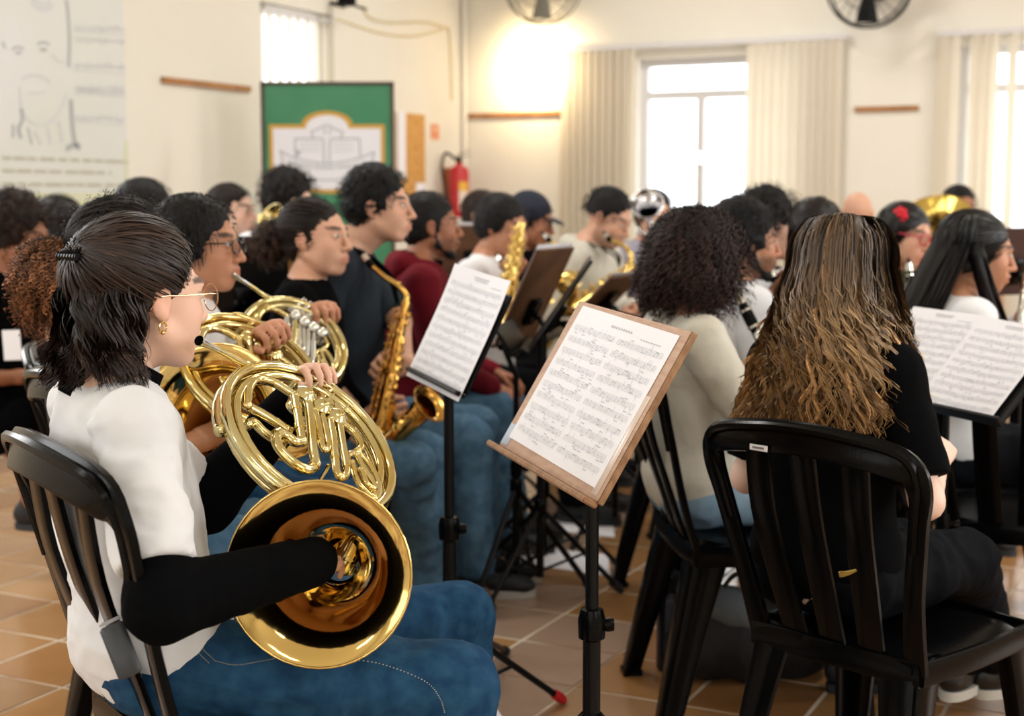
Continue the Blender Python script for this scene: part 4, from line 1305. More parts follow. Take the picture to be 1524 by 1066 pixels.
# ------------------------------------------------------------------ saxophone, clarinet, flute and larger brass
def saxophone(label, pts, s=1.0, bell_dir=None, m=None, kind='saxophone', keyface=None, nkeys=14, lig=M_NICKEL, cat='saxophone', seed=1, black_mp=True):
    """pts: dict mouth, neck (list), top, bottom, bell (centre of the mouth of the bell)"""
    m = m or M_SAXBRASS
    rg = random.Random(seed)
    top, bot, bell = [np.asarray(pts[k], float) for k in ('top', 'bottom', 'bell')]
    root = empty(kind, bot, label, cat)
    ax = unit(bot - top); L = np.linalg.norm(bot - top)
    n = 14; body = [top + (bot - top) * u for u in np.linspace(0, 1, n)]; rr = list(np.linspace(.013, .027, n) * s)
    mb = MB(); mb.tube(body, rr, 18)
    mb.disc(top - ax * .004, ax, .0165 * s, .018 * s, 16)
    mb.build('body_tube', m, root)
    # bow and bell
    bd = unit(bell - bot); side = unit((bell - bot) - ax * np.dot(bell - bot, ax))
    b0 = bot; b1 = bot + ax * .035 * s + side * .035 * s; b2 = bot + side * .085 * s - ax * .01; bdir = unit(bell - b2) if bell_dir is None else unit(bell_dir)
    p = spline([b0, b1, b2, b2 * .5 + bell * .5 - bdir * .01, bell - bdir * .035 * s, bell - bdir * .014 * s, bell], 34)
    k = np.linspace(0, 1, len(p)); r = (.027 + .016 * k + .022 * np.clip((k - .80) / .2, 0, 1) ** 2.2) * s
    mb = MB(); mb.tube(p, r, 24, caps=False)
    e1 = unit(np.cross(bdir, [.2, .1, 1])); e2 = np.cross(bdir, e1)
    mb.tube([bell + (e1 * math.cos(t) + e2 * math.sin(t)) * r[-1] for t in np.linspace(0, 2 * np.pi, 30, endpoint=False)], .002 * s, 6, closed=True)
    mb.build('bell', m, root, autosmooth=None)
    # neck, mouthpiece, ligature
    nk = [np.asarray(q, float) for q in pts['neck']]; mouth = np.asarray(pts['mouth'], float)
    np_ = spline([top] + nk[::-1], 18); mb = MB(); mb.tube(np_, np.linspace(.0125, .0075, len(np_)) * s, 12)
    q = np_[len(np_) // 2]; mb.disc(q + UP * .008, UP, .010 * s, .004, 12); mb.build('neck', m, root)
    d = unit(mouth - nk[0]); ml = np.linalg.norm(mouth - nk[0])
    mb = MB(); mb.tube([nk[0] - d * .01, nk[0] + d * ml * .5, mouth], [.0115 * s, .0115 * s, .005 * s], 12); mb.build('mouthpiece', M_BLACKPLASTIC, root)
    mb = MB(); mb.tube([nk[0] + d * ml * .25, nk[0] + d * ml * .62], [.0135 * s, .0125 * s], 12)
    for w in (.3, .55): mb.ball(nk[0] + d * ml * w - UP * .015 * s, .004 * s, 5)
    mb.build('ligature', lig, root)
    # keys
    kf = TW if keyface is None else unit(keyface); kf = unit(kf - ax * np.dot(kf, ax)); ks = np.cross(ax, kf)
    for i in range(nkeys):
        u = .06 + .9 * i / (nkeys - 1); sgn = (-1 if i % 2 else 1); rad = (.013 + .014 * u) * s
        dirn = unit(kf * rg.uniform(.25, 1) + ks * sgn * rg.uniform(.35, 1.3))
        c = top + (bot - top) * u + dirn * (rad + .008)
        kr = (.0080 + .0105 * u + rg.uniform(-.001, .003)) * s
        mb = MB(); mb.disc(c, dirn, kr, .0035 * s, 14, .002); mb.tube([c + dirn * .005, c + dirn * .006 + ax * .02 * s * rg.choice((-1, 1)) + ks * sgn * .006], .002 * s, 6)
        if i % 2 == 0: mb.ball(c + dirn * .008 * s + ks * .008, .0042 * s, 5)
        mb.build('key', m, root)
    mb = MB()
    for off in (-.016, -.005, .009, .02):
        a_ = top + ks * off * s + kf * (.022 * s) + ax * .03; b_ = bot + ks * off * 1.7 * s + kf * (.036 * s) - ax * .02
        mb.tube([a_, b_], .0019 * s, 6)
        for u in np.linspace(.05, .95, 7):
            q = a_ + (b_ - a_) * u; mb.tube([q - kf * .014 * s, q + kf * .001], .0026 * s, 6)
    mb.build('key_rods', m, root)
    for u in (.35, .62):
        q = p[int(len(p) * u)]; dn = unit(kf + ks * .2); mb = MB(); mb.disc(q + dn * (.030 * s), dn, .022 * s, .004 * s, 16, .003); mb.tube([q + dn * .034 * s, q + dn * .036 * s - ax * .05 * s], .0022 * s, 6); mb.build('key', m, root)
    mb = MB(); g0 = p[int(len(p) * .45)]; mb.tube(spline([g0 - ks * .03 * s + kf * .02, g0 + kf * .055 * s, g0 + ks * .03 * s + kf * .02], 12), .003 * s, 6); mb.build('key_guard', m, root)
    return root

def clarinet(label, mouth, end, s=1.0, bell=True, face=None, kind='clarinet', body=None, nkeys=12, cat='clarinet'):
    mouth, end = np.asarray(mouth, float), np.asarray(end, float)
    root = empty(kind, end, label, cat); ax = unit(end - mouth); L = np.linalg.norm(end - mouth)
    body = body or M_BLACKPLASTIC
    q = lambda h: mouth + ax * h
    mb = MB(); mb.tube([mouth, q(.03), q(.075)], [.0045 * s, .010 * s, .012 * s], 12); mb.build('mouthpiece', body, root)
    mb = MB(); mb.tube([q(.028), q(.060)], .0132 * s, 12); mb.build('ligature', M_NICKEL, root)
    mb = MB(); mb.lathe([(.0125 * s, .07), (.0150 * s, .09), (.0150 * s, .12), (.013 * s, .135), (.013 * s, L - .09), (.0155 * s, L - .08), (.017 * s, L - .05), (.030 * s if bell else .014, L), (.027 * s if bell else .012, L), (.014 * s, L - .06)], mouth, ax, 18); mb.build('body_tube', body, root)
    mb = MB()
    for h in (.078, .128, .34 * L + .1, .6 * L + .05, L - .09, L - .003): mb.tube([q(h), q(h + .006)], (.0158 if h < L - .05 else .0305 if bell else .015) * s, 16)
    mb.build('rings', M_NICKEL, root)
    kf = TW if face is None else unit(face); kf = unit(kf - ax * np.dot(kf, ax)); ks = np.cross(ax, kf)
    rg = random.Random(int(L * 1e4))
    for i in range(nkeys):
        h = .15 + (L - .27) * i / (nkeys - 1); dn = unit(kf + ks * rg.uniform(-.9, .9)); c = q(h) + dn * .0135 * s
        mb = MB(); mb.disc(c, dn, rg.choice((.006, .0075, .009)) * s, .003, 12, .0015); mb.strip(np.array([c + dn * .004, c + dn * .0055 + ax * .018, c + dn * .004 + ax * .036]), .0045 * s, .002, ks); mb.build('key', M_NICKEL, root)
    mb = MB()
    for off in (-.009, .009): mb.tube([q(.15) + ks * off + kf * .014, q(L - .12) + ks * off + kf * .014], .0017, 6)
    mb.build('key_rods', M_NICKEL, root)
    return root

# ------------------------------------------------------------------ music stands and sheets
def music_stand(label, base, top, desk_c, desk_n, desk_up, w, h, desk_mat, legs, thick=.012, hub=.30, leg_r=.0085, pole_r=.0095, tips=None, lipm=None, lip=.030, desk_name='desk', folding=False, upper_r=None, tip_mats=None):
    """base: point on the floor under the pole; top: upper end of the pole; desk: centre, facing, up direction; legs: list of floor points"""
    base = np.asarray(base, float); top = np.asarray(top, float)
    root = empty('music_stand', base, label, 'music stand')
    hubp = base + (top - base) * (hub / max(top[2] - base[2], .3))
    low = base + (top - base) * .08
    mid = base + (top - base) * .58
    mb = MB(); mb.tube([low, mid], pole_r * 1.35, 14); mb.build('lower_pole', M_BLACKMETAL, root)
    mb = MB(); mb.tube([mid, top], upper_r or pole_r, 14); mb.build('upper_pole', M_BLACKMETAL, root)
    ud = unit(top - base)
    mb = MB(); mb.lathe([(pole_r * 1.4, -.03), (pole_r * 2.0, -.025), (pole_r * 2.1, .01), (pole_r * 1.7, .03), (pole_r, .032)], mid, ud, 16)
    kn = mid + RT * .03; mb.tube([mid, kn], .007, 8); mb.lathe([(1e-4, -.006), (.012, -.006), (.014, .0), (.012, .012), (1e-4, .012)], kn, RT, 12); mb.build('collar', M_BLACKPLASTIC, root)
    mb = MB(); mb.lathe([(pole_r * 1.4, -.03), (pole_r * 2.2, -.02), (pole_r * 2.2, .02), (pole_r * 1.5, .03)], hubp, ud, 14); mb.build('hub', M_BLACKPLASTIC, root)
    for i, lg in enumerate(legs):
        lg = np.asarray(lg, float); mb = MB()
        foot = lg + np.array([0, 0, leg_r + .002]); mb.tube([hubp, foot], leg_r, 10)
        st0 = low + ud * .02; st1 = hubp + (foot - hubp) * .55
        mb.tube([st0, st1], leg_r * .6, 8); leg = mb.build('leg', M_BLACKMETAL, root)
        t = MB(); d = unit(foot - hubp); t.tube([foot - d * .035, foot - d * .006, foot + d * .008], [leg_r * 1.5, leg_r * 1.6, leg_r * .9], 10)
        t.build('rubber_tip', (tip_mats or {}).get(i, M_RUBBER), leg)
    n = unit(desk_n); up_ = unit(np.asarray(desk_up, float) - n * np.dot(desk_up, n)); rt = np.cross(up_, n)
    axes = np.array([rt, up_, n]); c = np.asarray(desk_c, float)
    bk = c - n * (thick / 2 + .012) - up_ * h * .15
    mb = MB(); mb.tube([top, bk - n * .02, bk], [.009, .009, .011], 10); mb.rbox(bk, (.07, .10, .02), .005, axes); mb.ball(bk - n * .03 + rt * .02, .014, 6); mb.build('tilt_bracket', M_BLACKPLASTIC, root)
    mb = MB(); mb.rbox(c, (w, h, thick), .003, axes); dk = mb.build(desk_name, desk_mat, root, autosmooth=30)
    mb = MB(); mb.rbox(c - up_ * (h / 2 + .004) + n * (lip / 2 - thick / 2 + .004), (w * 1.01, .012, lip), .003, axes); mb.build('ledge', lipm or desk_mat, root, autosmooth=30)
    return root, c, n, up_, rt, thick

def sheet_of_music(label, c, n, up_, rt, w, h, lines=10, seed=1, curl=.0, title=True, two_col=False, tilt=0.0, group=None, ink=None):
    """a printed sheet lying on a desk: paper plus its printed staves and notes"""
    rg = random.Random(seed)
    ct, st = math.cos(tilt), math.sin(tilt)
    rt, up_ = rt * ct + up_ * st, up_ * ct - rt * st
    nx, ny = 8, 10; v = []
    def P(x, y, o=0.0):
        z = curl * (1 - math.cos(x * 2.2)) * .5 + curl * .6 * max(0, y) ** 2
        return c + rt * x * w / 2 + up_ * y * h / 2 + n * (.0015 + z + o)
    for j in range(ny + 1):
        for i in range(nx + 1): v.append(P(-1 + 2 * i / nx, -1 + 2 * j / ny))
    v = np.array(v); m = len(v)
    q = [[j * (nx + 1) + i, j * (nx + 1) + i + 1, (j + 1) * (nx + 1) + i + 1, (j + 1) * (nx + 1) + i] for j in range(ny) for i in range(nx)]
    vb = v - n * .0008
    qb = [[a + m for a in f[::-1]] for f in q]
    rim = list(range(nx + 1)) + [j * (nx + 1) + nx for j in range(1, ny + 1)] + [ny * (nx + 1) + i for i in range(nx - 1, -1, -1)] + [j * (nx + 1) for j in range(ny - 1, 0, -1)]
    qs = [[rim[k], rim[k] + m, rim[(k + 1) % len(rim)] + m, rim[(k + 1) % len(rim)]] for k in range(len(rim))]
    mb = MB().add(np.concatenate([v, vb]), [q + qb + qs])
    o = mb.build('sheet_music', M_PAPER, None); tag(o, label, 'sheet music', group)
    pr = MB(); qv, qf = [], []
    def quad(x0, y0, x1, y1, x2, y2, x3, y3):
        b = len(qv)
        for x, y in ((x0, y0), (x1, y1), (x2, y2), (x3, y3)): qv.append(P(x, y, .0006))
        qf.append([b, b + 1, b + 2, b + 3])
    def rect(x0, y0, x1, y1): quad(x0, y0, x1, y0, x1, y1, x0, y1)
    top = .78 if title else .9
    if title:
        rect(-.26, .885, .26, .905) if not two_col else None
        for k in range(9): rect(-.22 + k * .05, .84, -.19 + k * .05, .87)
        for k in range(8): rect(.42 + k * .05, .80, .455 + k * .05, .815)
    cols = [(-.9, .9)] if not two_col else [(-.92, -.04), (.04, .92)]
    for x0, x1 in cols:
        for s_ in range(lines):
            y = top - (s_ + .5) * (top + .9) / lines; g = (top + .9) / lines
            for k in range(5):
                yy = y + (k - 2) * g * .10
                for seg in range(4):
                    a = x0 + (x1 - x0) * seg / 4; b = x0 + (x1 - x0) * (seg + 1) / 4
                    rect(a, yy, b, yy + .0036)
            x = x0 + .05
            while x < x1 - .02:
                yy = y + rg.uniform(-.24, .24) * g; r_ = .0085
                quad(x, yy - r_ * .8, x + r_ * 1.4, yy, x, yy + r_ * .8, x - r_ * 1.4, yy)
                d_ = rg.choice((-1, 1)); rect(x + .008, min(yy, yy + d_ * g * .36), x + .012, max(yy, yy + d_ * g * .36))
                if rg.random() < .45: quad(x + .008, yy + d_ * g * .36, x + .07, yy + d_ * g * .32, x + .07, yy + d_ * g * .26, x + .008, yy + d_ * g * .30)
                x += rg.choice((.045, .07, .1))
            for k in range(5): rect(x0 + (x1 - x0) * k / 4 - .001, y - g * .2, x0 + (x1 - x0) * k / 4 + .002, y + g * .2)
    pr.add(np.array(qv), [qf]); pr.build('printed_staves', ink or M_PRINT, o, smooth=False)
    return o
# ------------------------------------------------------------------ longer hair
def to_world(p, Lp): return p.H + (np.asarray(Lp) * p.hs) @ p.A

def hang_hair(p, n, m=24, az=(-105, 105), th0=(4, 75), drop=.25, layer=(.004, .03), flare=.2, back=.0, amp=.004, lam=.07, clumps=90, seed=1, col0=None, col1=None, radius=.0011, th_end=96, tuck=0.0,
              end_curl=0.0, drop_jit=.15, name='hair', part=.0, tint=.45, sides=3, wave_from=.15, spread=1.2, gather=.7, noise_amp=.0):
    """strands that follow the skull from the parting and then hang; az from the back of the head, degrees"""
    rg = np.random.default_rng(seed)
    cl = rg.integers(0, clumps, n); ca_ = rg.uniform(az[0], az[1], clumps); cw = (az[1] - az[0]) / clumps * spread
    a_end = np.radians(ca_[cl]); a = np.radians(np.clip(ca_[cl] + rg.normal(size=n) * cw, az[0], az[1])); t0 = np.radians(rg.uniform(th0[0], th0[1], n))
    lay = layer[0] + (layer[1] - layer[0]) * np.clip((rg.random(clumps) ** .6)[cl] + rg.normal(size=n) * .12, 0, 1)
    R = np.array([.074, .095, .082]); c0 = np.array([0, -.018, .034])
    te = math.radians(th_end)
    arc = (te - t0) * .085; dl = drop * (1 + rg.uniform(-drop_jit, drop_jit * .5, n))
    tot = arc + dl; u = np.linspace(0, 1, m)[None, :] * tot[:, None]
    th = np.minimum(t0[:, None] + u / .085, te); ell = np.maximum(u - arc[:, None], 0)
    dirs = np.stack([np.sin(th) * np.sin(a)[:, None], -np.sin(th) * np.cos(a)[:, None], np.cos(th)], -1)
    grow = np.clip(u / .06, .25, 1)
    P = c0 + dirs * (R + (lay[:, None] * grow)[..., None])
    hd = np.stack([np.sin(a), -np.cos(a), 0 * a], -1)[:, None, :]
    P = P + hd * (flare * ell * (.35 + .65 * lay / layer[1])[:, None])[..., None]
    P[..., 1] -= back * ell
    P[..., 2] -= ell
    if tuck: P = P - hd * (tuck * np.clip(ell / .08, 0, 1) * np.clip(1 - ell / .25, 0, 1))[..., None]
    pa = rg.uniform(0, 6.28, clumps)[cl]; pl_ = (lam * rg.uniform(.8, 1.3, clumps))[cl]; am = (amp * rg.uniform(.6, 1.35, clumps))[cl]
    # strands of a clump draw together
    ca = np.radians(rg.uniform(az[0], az[1], clumps))
    env = np.clip((u / tot[:, None] - wave_from) / .3, 0, 1)
    phs = (th * .085 + ell) / pl_[:, None] * 2 * np.pi + pa[:, None] + rg.normal(size=n)[:, None] * .25
    tg = np.stack([np.cos(a), np.sin(a), 0 * a], -1)[:, None, :]
    P = P + tg * (np.sin(phs) * am[:, None] * env)[..., None] + hd * (np.cos(phs) * am[:, None] * env * .9)[..., None]
    P = P + tg * ((a_end - a)[:, None] * .10 * gather * np.clip(ell / .2, 0, 1))[..., None]
    if end_curl:
        e2 = np.clip((ell / np.maximum(dl[:, None], 1e-3) - .6) / .4, 0, 1) ** 2
        P = P + hd * (end_curl * e2 * rg.uniform(.3, 1.2, n)[:, None])[..., None]; P[..., 2] += end_curl * .5 * e2
    if noise_amp: P = P + rg.normal(size=(n, 1, 3)) * noise_amp * env[..., None]
    Rr = radius * (1 - .55 * np.linspace(0, 1, m) ** 2)
    V, Q = strands_geo(to_world(p, P), Rr, sides)
    c0_, c1_ = np.asarray(col0 if col0 is not None else p.hairc), np.asarray(col1 if col1 is not None else (col0 if col0 is not None else p.hairc))
    g = np.clip((u / tot[:, None] - .25) / .6, 0, 1)[..., None]
    C = c0_ * (1 - g) + c1_ * g
    ct = np.exp(rg.normal(size=clumps) * tint * .7)[cl] * np.exp(rg.normal(size=n) * tint * .4)
    C = C * ct[:, None, None]
    return (V, Q), np.repeat(C.reshape(-1, 3), 2, 0).astype(np.float32)

def slick_hair(p, n, target, m=12, seed=2, lift=(.006, .014), cut=None, col=None, radius=.0010, tint=.4, bulge=.006):
    """strands combed from the hairline over the skull to one point (local direction)"""
    cut = cut or {}
    P, N = scalp_points(n, seed, inflate=.002, **cut)
    rg = np.random.default_rng(seed); n = len(P)
    R = np.array([.074, .095, .082]); c0 = np.array([0, -.018, .034])
    d0 = (P - c0) / R; d0 /= np.linalg.norm(d0, axis=1)[:, None]
    d1 = unit(np.asarray(target, float) / 1.0); d1 = np.tile(d1, (n, 1)) + rg.normal(size=(n, 3)) * .07; d1 /= np.linalg.norm(d1, axis=1)[:, None]
    om = np.arccos(np.clip((d0 * d1).sum(1), -1, 1))[:, None]
    t = np.linspace(0, 1, m)[None, :]
    so = np.sin(om) + 1e-6
    D = (np.sin((1 - t) * om) / so)[..., None] * d0[:, None, :] + (np.sin(t * om) / so)[..., None] * d1[:, None, :]
    lf = rg.uniform(lift[0], lift[1], (n, 1)) * np.clip(t * 5, .2, 1) + bulge * np.sin(np.pi * t)
    Pp = c0 + D * (R + lf[..., None])
    V, Q = strands_geo(to_world(p, Pp), np.full(m, radius))
    c = np.asarray(col if col is not None else p.hairc)
    ct = np.exp(rg.normal(size=n) * tint)
    C = np.repeat((c[None, :] * ct[:, None]), m * 2, 0).astype(np.float32)
    return (V, Q), C

def shell(p, thick, cut=None, noise=0.0, nscale=60, col=None, h=None, seed=0, extra=None):
    V, Q, L, m = hair_shell(p.H, p.A, p.hs, h or max(p.hh, .0045), thick, cut or {}, noise, nscale, extra, seed)
    return (V, Q), shade_of(np.asarray(col if col is not None else p.hairc), V, .2, 120, seed)

def curly(p, n, length, coil, turns, droop, seed, m=16, radius=.0011, cut=None, inflate=.01, outward=1.0, jitter=.6, col=None, col1=None, tint=.5, center=None, radii=None, lo=-1.0):
    if center is None:
        P, N = scalp_points(n, seed, inflate=inflate, **(cut or {}))
    else:
        rg = np.random.default_rng(seed); N = rg.normal(size=(n, 3)); N /= np.linalg.norm(N, axis=1)[:, None]
        P = np.asarray(center) + N * np.asarray(radii)
    C = curls_on(P, N, m, length, coil, turns, droop, seed + 1, outward, jitter, gravity=p.A @ np.array([0, 0, -1.0]))
    V, Q = strands_geo(to_world(p, C), radius * (1 - .4 * np.linspace(0, 1, m)))
    rg = np.random.default_rng(seed + 2)
    c = np.asarray(col if col is not None else p.hairc); c1 = np.asarray(col1 if col1 is not None else c)
    g = np.linspace(0, 1, m)[None, :, None]
    K = (c * (1 - g) + c1 * g) * np.exp(rg.normal(size=(len(P), 1, 1)) * tint)
    return (V, Q), np.repeat(K.reshape(-1, 3), 2, 0).astype(np.float32)

def ball_solid(p, center, radii, noise, nscale, col, h=.006, seed=0):
    S = Solid(h); S.el(to_world(p, center), np.asarray(radii) * p.hs, p.A, .01)
    V, Q = S.mesh(); N = vnormals(V, Q); V = V + N * ((vnoise(V, nscale, seed) - .5) * noise)[:, None]
    return (V, Q), shade_of(np.asarray(col), V, .3, 120, seed)

def add_hair(p, items, mat_=None, name='hair'):
    return link_hair([i[0] for i in items], [i[1] for i in items], name, mat_ or M_HAIR, p.o, None)
# ------------------------------------------------------------------ the player in front: woman with the French horn
DARKBROWN = srgb(34, 22, 18); BLACKHAIR = srgb(14, 12, 13)
bell1 = at(474, 855, 2.205); bax1 = imgdir(-.06, .02, 1)
mouth1 = at(296, 507, 2.29)
p1 = make_person('woman in white t-shirt and round glasses with half tied hair, hand inside her horn', 213, 446, 2.32, body=30, head=45, pitch=-2, roll=0, female=True, skin='fair', hairc=DARKBROWN, hh=.0042, bh=.0070,
                 top=M_WHITE_TEE, top_kind='tee', pants=M_DENIM_DARK, shoes=M_SHOE, rhand=at(466, 836, 2.235), lhand=at(446, 590, 2.58), rcurl=25, lcurl=(50, 48, 46, 44), lD=imgdir(.35, .55, .55), lN=imgdir(.55, -.15, .75), rD=imgdir(.2, .0, -1),
                 relbow=at(246, 925, 2.065), arms=1.12, under_r=1.35, lhint=V3(.2, .3, -.9), knees=(V3(-.09, 2.28, .51), V3(-.10, 2.66, .51)), under=M_BLACK_CLOTH, collar=(M_BLACK_CLOTH, .062, .014), sleeve=.64, wr=.014, lean=-8, seat=.55, thick=1.02, knee_dir=(5, 35), neck_fwd=.05, sleeve_r=.060, hand_h=.0042)
it = [shell(p1, (.007, .012, .012), dict(front=.020, slope=.86, low=.015), col=DARKBROWN)]
CUT1 = dict(front=.026, slope=.80)
it.append(slick_hair(p1, 2100, (.0, -.88, .42), m=14, lift=(.009, .019), cut=dict(front=.024, slope=.88, low=.012, back=-.04), col=srgb(40, 26, 20), radius=.0009, bulge=.008))
it.append(hang_hair(p1, 2000, 24, az=(-58, 78), th0=(66, 90), drop=.150, layer=(.004, .030), flare=.03, back=.0, amp=.009, lam=.09, clumps=45, seed=21, col0=srgb(20, 14, 12), col1=srgb(38, 24, 19), radius=.0010, end_curl=.022, drop_jit=.3, tuck=.010))
hair1 = add_hair(p1, it)
mb = MB(); cpt = to_world(p1, (0.0, -.118, .068))
for a_ in np.linspace(-1, 1, 7): mb.tube(spline([cpt + p1.A[0] * a_ * .022 - p1.A[2] * .012, cpt - p1.A[1] * .016 + p1.A[0] * a_ * .026, cpt + p1.A[0] * a_ * .022 + p1.A[2] * .014], 8), .0032, 6)
mb.tube([cpt - p1.A[0] * .03 - p1.A[1] * .012, cpt + p1.A[0] * .03 - p1.A[1] * .012], .006, 8)
mb.build('hair_clip', M_BLACKPLASTIC, hair1)
M_GOLDWIRE = mat('rose_gold_wire', srgb(206, 158, 120), .2, 1.0)
glasses(p1, M_GOLDWIRE, .0011, .0235, .022, True)
mb = MB(); e0 = to_world(p1, (.079, -.012, -.031)); ring = [e0 + p1.A[1] * .0065 * math.cos(t) + p1.A[2] * (.008 * math.sin(t) - .008) for t in np.linspace(0, 2 * np.pi, 20, endpoint=False)]
mb.tube(ring, .0016, 6, closed=True); mb.ball(e0 - p1.A[2] * .017, .0035, 5); mb.build('earring', M_GOLDBRASS, p1.o)
# print on the shirt: a wavy black line with small flags across the front, and a small round badge on the back
def drape(p_obj, pts, off=.002):
    """drop points on the surface of a garment along the nearest point of its mesh"""
    from mathutils.bvhtree import BVHTree
    me = p_obj.data; M_ = parent_world(p_obj.parent) @ p_obj.matrix_parent_inverse
    bv = BVHTree.FromPolygons([M_ @ v.co for v in me.vertices], [tuple(q.vertices) for q in me.polygons])
    out = []
    for q in pts:
        loc_, nor_, _, _ = bv.find_nearest(Vector([float(a) for a in q])); out.append(np.array(loc_ + nor_ * off))
    return out
def cast(p_obj, px, off=.001):
    from mathutils.bvhtree import BVHTree
    me = p_obj.data; M_ = parent_world(p_obj.parent) @ p_obj.matrix_parent_inverse
    bv = BVHTree.FromPolygons([M_ @ v.co for v in me.vertices], [tuple(q.vertices) for q in me.polygons])
    out = []
    for q in px:
        loc_, nor_, _, _ = bv.ray_cast(Vector(C0.tolist()), Vector(ray(*q).tolist()))
        if loc_ is not None: out.append(np.array(loc_ + nor_ * off))
    return np.array(out)
def printed(p_obj, strokes, m, r, name, parent):
    mb = MB()
    for s_ in strokes:
        q = cast(p_obj, s_, r * .2)
        if len(q) > 1: mb.tube(q, r, 5)
    return mb.build(name, m, parent) if mb.n else None
M_SHIRTINK = mat('black_shirt_print', (.02, .02, .022), .8)
wav = [[(318 + 30 * (k / 24.0) + 5 * math.sin(k * .8), 655 + k * 4.4) for k in range(25)], [(346, 708), (354, 722), (358, 738)], [(330, 700), (336, 712), (331, 722)], [(338, 768), (346, 752), (350, 742)]]
printed(p1.top, wav, M_SHIRTINK, .0018, 'chest_print', p1.top)
bdg = [[(103 + 8 * math.cos(t), 684 + 10 * math.sin(t)) for t in np.linspace(0, 2 * np.pi, 14)], [(100, 688), (101, 679), (106, 684), (101, 687)], [(97, 700), (112, 701)]]
printed(p1.top, bdg, M_SHIRTINK, .0011, 'badge_print', p1.top)
# seam lines of the jeans
def seam(p_, px, r=.0009, name='seam'):
    q = cast(p_.pants, spline([(a, b, 0) for a, b in px], 90)[:, :2], .0006); mb = MB()
    for k in range(0, len(q) - 1, 2):
        if np.linalg.norm(q[k + 1] - q[k]) < .03: mb.tube([q[k], q[k] * .3 + q[k + 1] * .7], r, 4)
    if mb.n: mb.build(name, M_STITCH, p_.pants)
seam(p1, [(470, 985), (540, 984), (590, 996), (635, 1016), (655, 1040), (662, 1062)])
seam(p1, [(282, 945), (292, 968), (312, 988)]); seam(p1, [(288, 941), (300, 964), (320, 984)]); seam(p1, [(320, 984), (350, 990), (390, 984), (420, 978)])
chair1 = build_chair('chair', V3(-.435, 2.365, 0), 34, 'black plastic chair under the woman in round glasses')
# phone sticking out of the back pocket
M_PHONE = mat('graphite_phone_case', srgb(44, 47, 52), .4); M_PHONEW = mat('pale_phone_edge', srgb(220, 222, 226), .35)
ph_c = at(180, 968, 2.06); ph_u = unit(imgdir(-.30, .62, -.15)); ph_n = unit(np.cross(ph_u, RT)); ph_r = np.cross(ph_u, ph_n)
root = empty('phone', ph_c - ph_u * .042, 'grey phone tucked in the back pocket of blue jeans', 'phone')
mb = MB(); mb.rbox(ph_c, (.036, .080, .010), .004, np.array([ph_r, ph_u, ph_n])); mb.build('case', M_PHONE, root)
mb = MB(); mb.rbox(ph_c + ph_u * .044, (.032, .004, .009), .0015, np.array([ph_r, ph_u, ph_n])); mb.build('top_edge', M_PHONEW, root)
for k in (-.018, -.004, .012):
    mb = MB(); mb.rbox(ph_c + ph_u * .0463 + ph_r * k * .6, (.009, .0015, .005), .0006, np.array([ph_r, ph_u, ph_n])); mb.build('port', M_INK, root)

horn1 = french_horn('French horn held by the woman in round glasses, big bell facing the camera', HP, bell1, bax1, mouth1, bs=.93)

# ------------------------------------------------------------------ second and third horn players
M_HORN2A, M_HORN2B = imgdir(.76, -.62, .10), imgdir(-.32, -.36, .86)
P2 = Plane(at(372, 560, 3.06), imgdir(.76, -.60, .0), imgdir(-.36, -.40, .84))
p2 = make_person('woman with combed back hair and big curly brown ponytail behind the front player', 196, 384, 3.10, body=28, head=14, pitch=2, female=True, skin='tan', hairc=srgb(20, 15, 13), hh=.0060, bh=.010,
                 top=M_WHITE_TEE, top_kind='tee', pants=M_DENIM, shoes=M_SHOE, rhand=at(330, 640, 3.0), lhand=at(384, 500, 3.18), lcurl=(62, 60, 58, 55), lD=imgdir(.42, .2, .75), lN=imgdir(.5, -.6, .3), lean=2, hand_h=.0055, collar=(M_BLACK_CLOTH, .03, .008))
P2c = (0, -.175, -.035)
add_hair(p2, [shell(p2, (.010, .016, .014), dict(front=.03, slope=.78), noise=.008, nscale=90), slick_hair(p2, 900, (0, -.95, .05), lift=(.010, .020), cut=dict(front=.03, slope=.78), col=srgb(24, 18, 16)),
              curly(p2, 500, .030, .004, 3, .1, 8, m=10, inflate=.012, cut=dict(front=.03, slope=.78)),
              ball_solid(p2, P2c, (.062, .060, .085), .02, 50, srgb(40, 24, 16)), curly(p2, 1500, .055, .0055, 4.5, .5, 9, m=20, center=P2c, radii=(.045, .045, .070), col=srgb(58, 34, 22), col1=srgb(122, 80, 52), radius=.0012)], M_HAIR_MATTE)
build_chair('chair', V3(-.68, 3.22, 0), 38, 'black plastic chair under the woman with the big curly ponytail')
french_horn('French horn held by the woman with the curly ponytail, copper coloured bell', P2, at(312, 622, 2.90), imgdir(-.15, .25, 1), at(282, 492, 3.12), s=1.0)
P3 = Plane(at(436, 514, 3.68), imgdir(.735, -.66, .05), imgdir(-.52, -.46, .70))
p3 = make_person('boy with short black hair and dark rectangular glasses blowing a horn', 297, 368, 3.64, body=12, head=-6, pitch=0, skin='tan', hairc=BLACKHAIR, hh=.0056, bh=.011,
                 top=M_WHITE_TEE, top_kind='tee', pants=M_DENIM_DARK, shoes=M_SHOE, rhand=at(400, 600, 3.55), lhand=at(462, 466, 3.86), lcurl=(62, 60, 58, 55), lD=imgdir(.45, .15, .75), lN=imgdir(.3, -.75, .3), lean=2, hand_h=.0055)
hair_short(p3, (.012, .020, .015), dict(front=.030, slope=.62, low=-.022), noise=.008, nscale=80, strands=1600, length=.026, color=BLACKHAIR, droop=.8, seed=3, inflate=.95, radius=.0011, mat_=M_HAIR_MATTE)
glasses(p3, mat('black_acetate', (.01, .01, .012), .25), .0021, .0245, .0165, False)
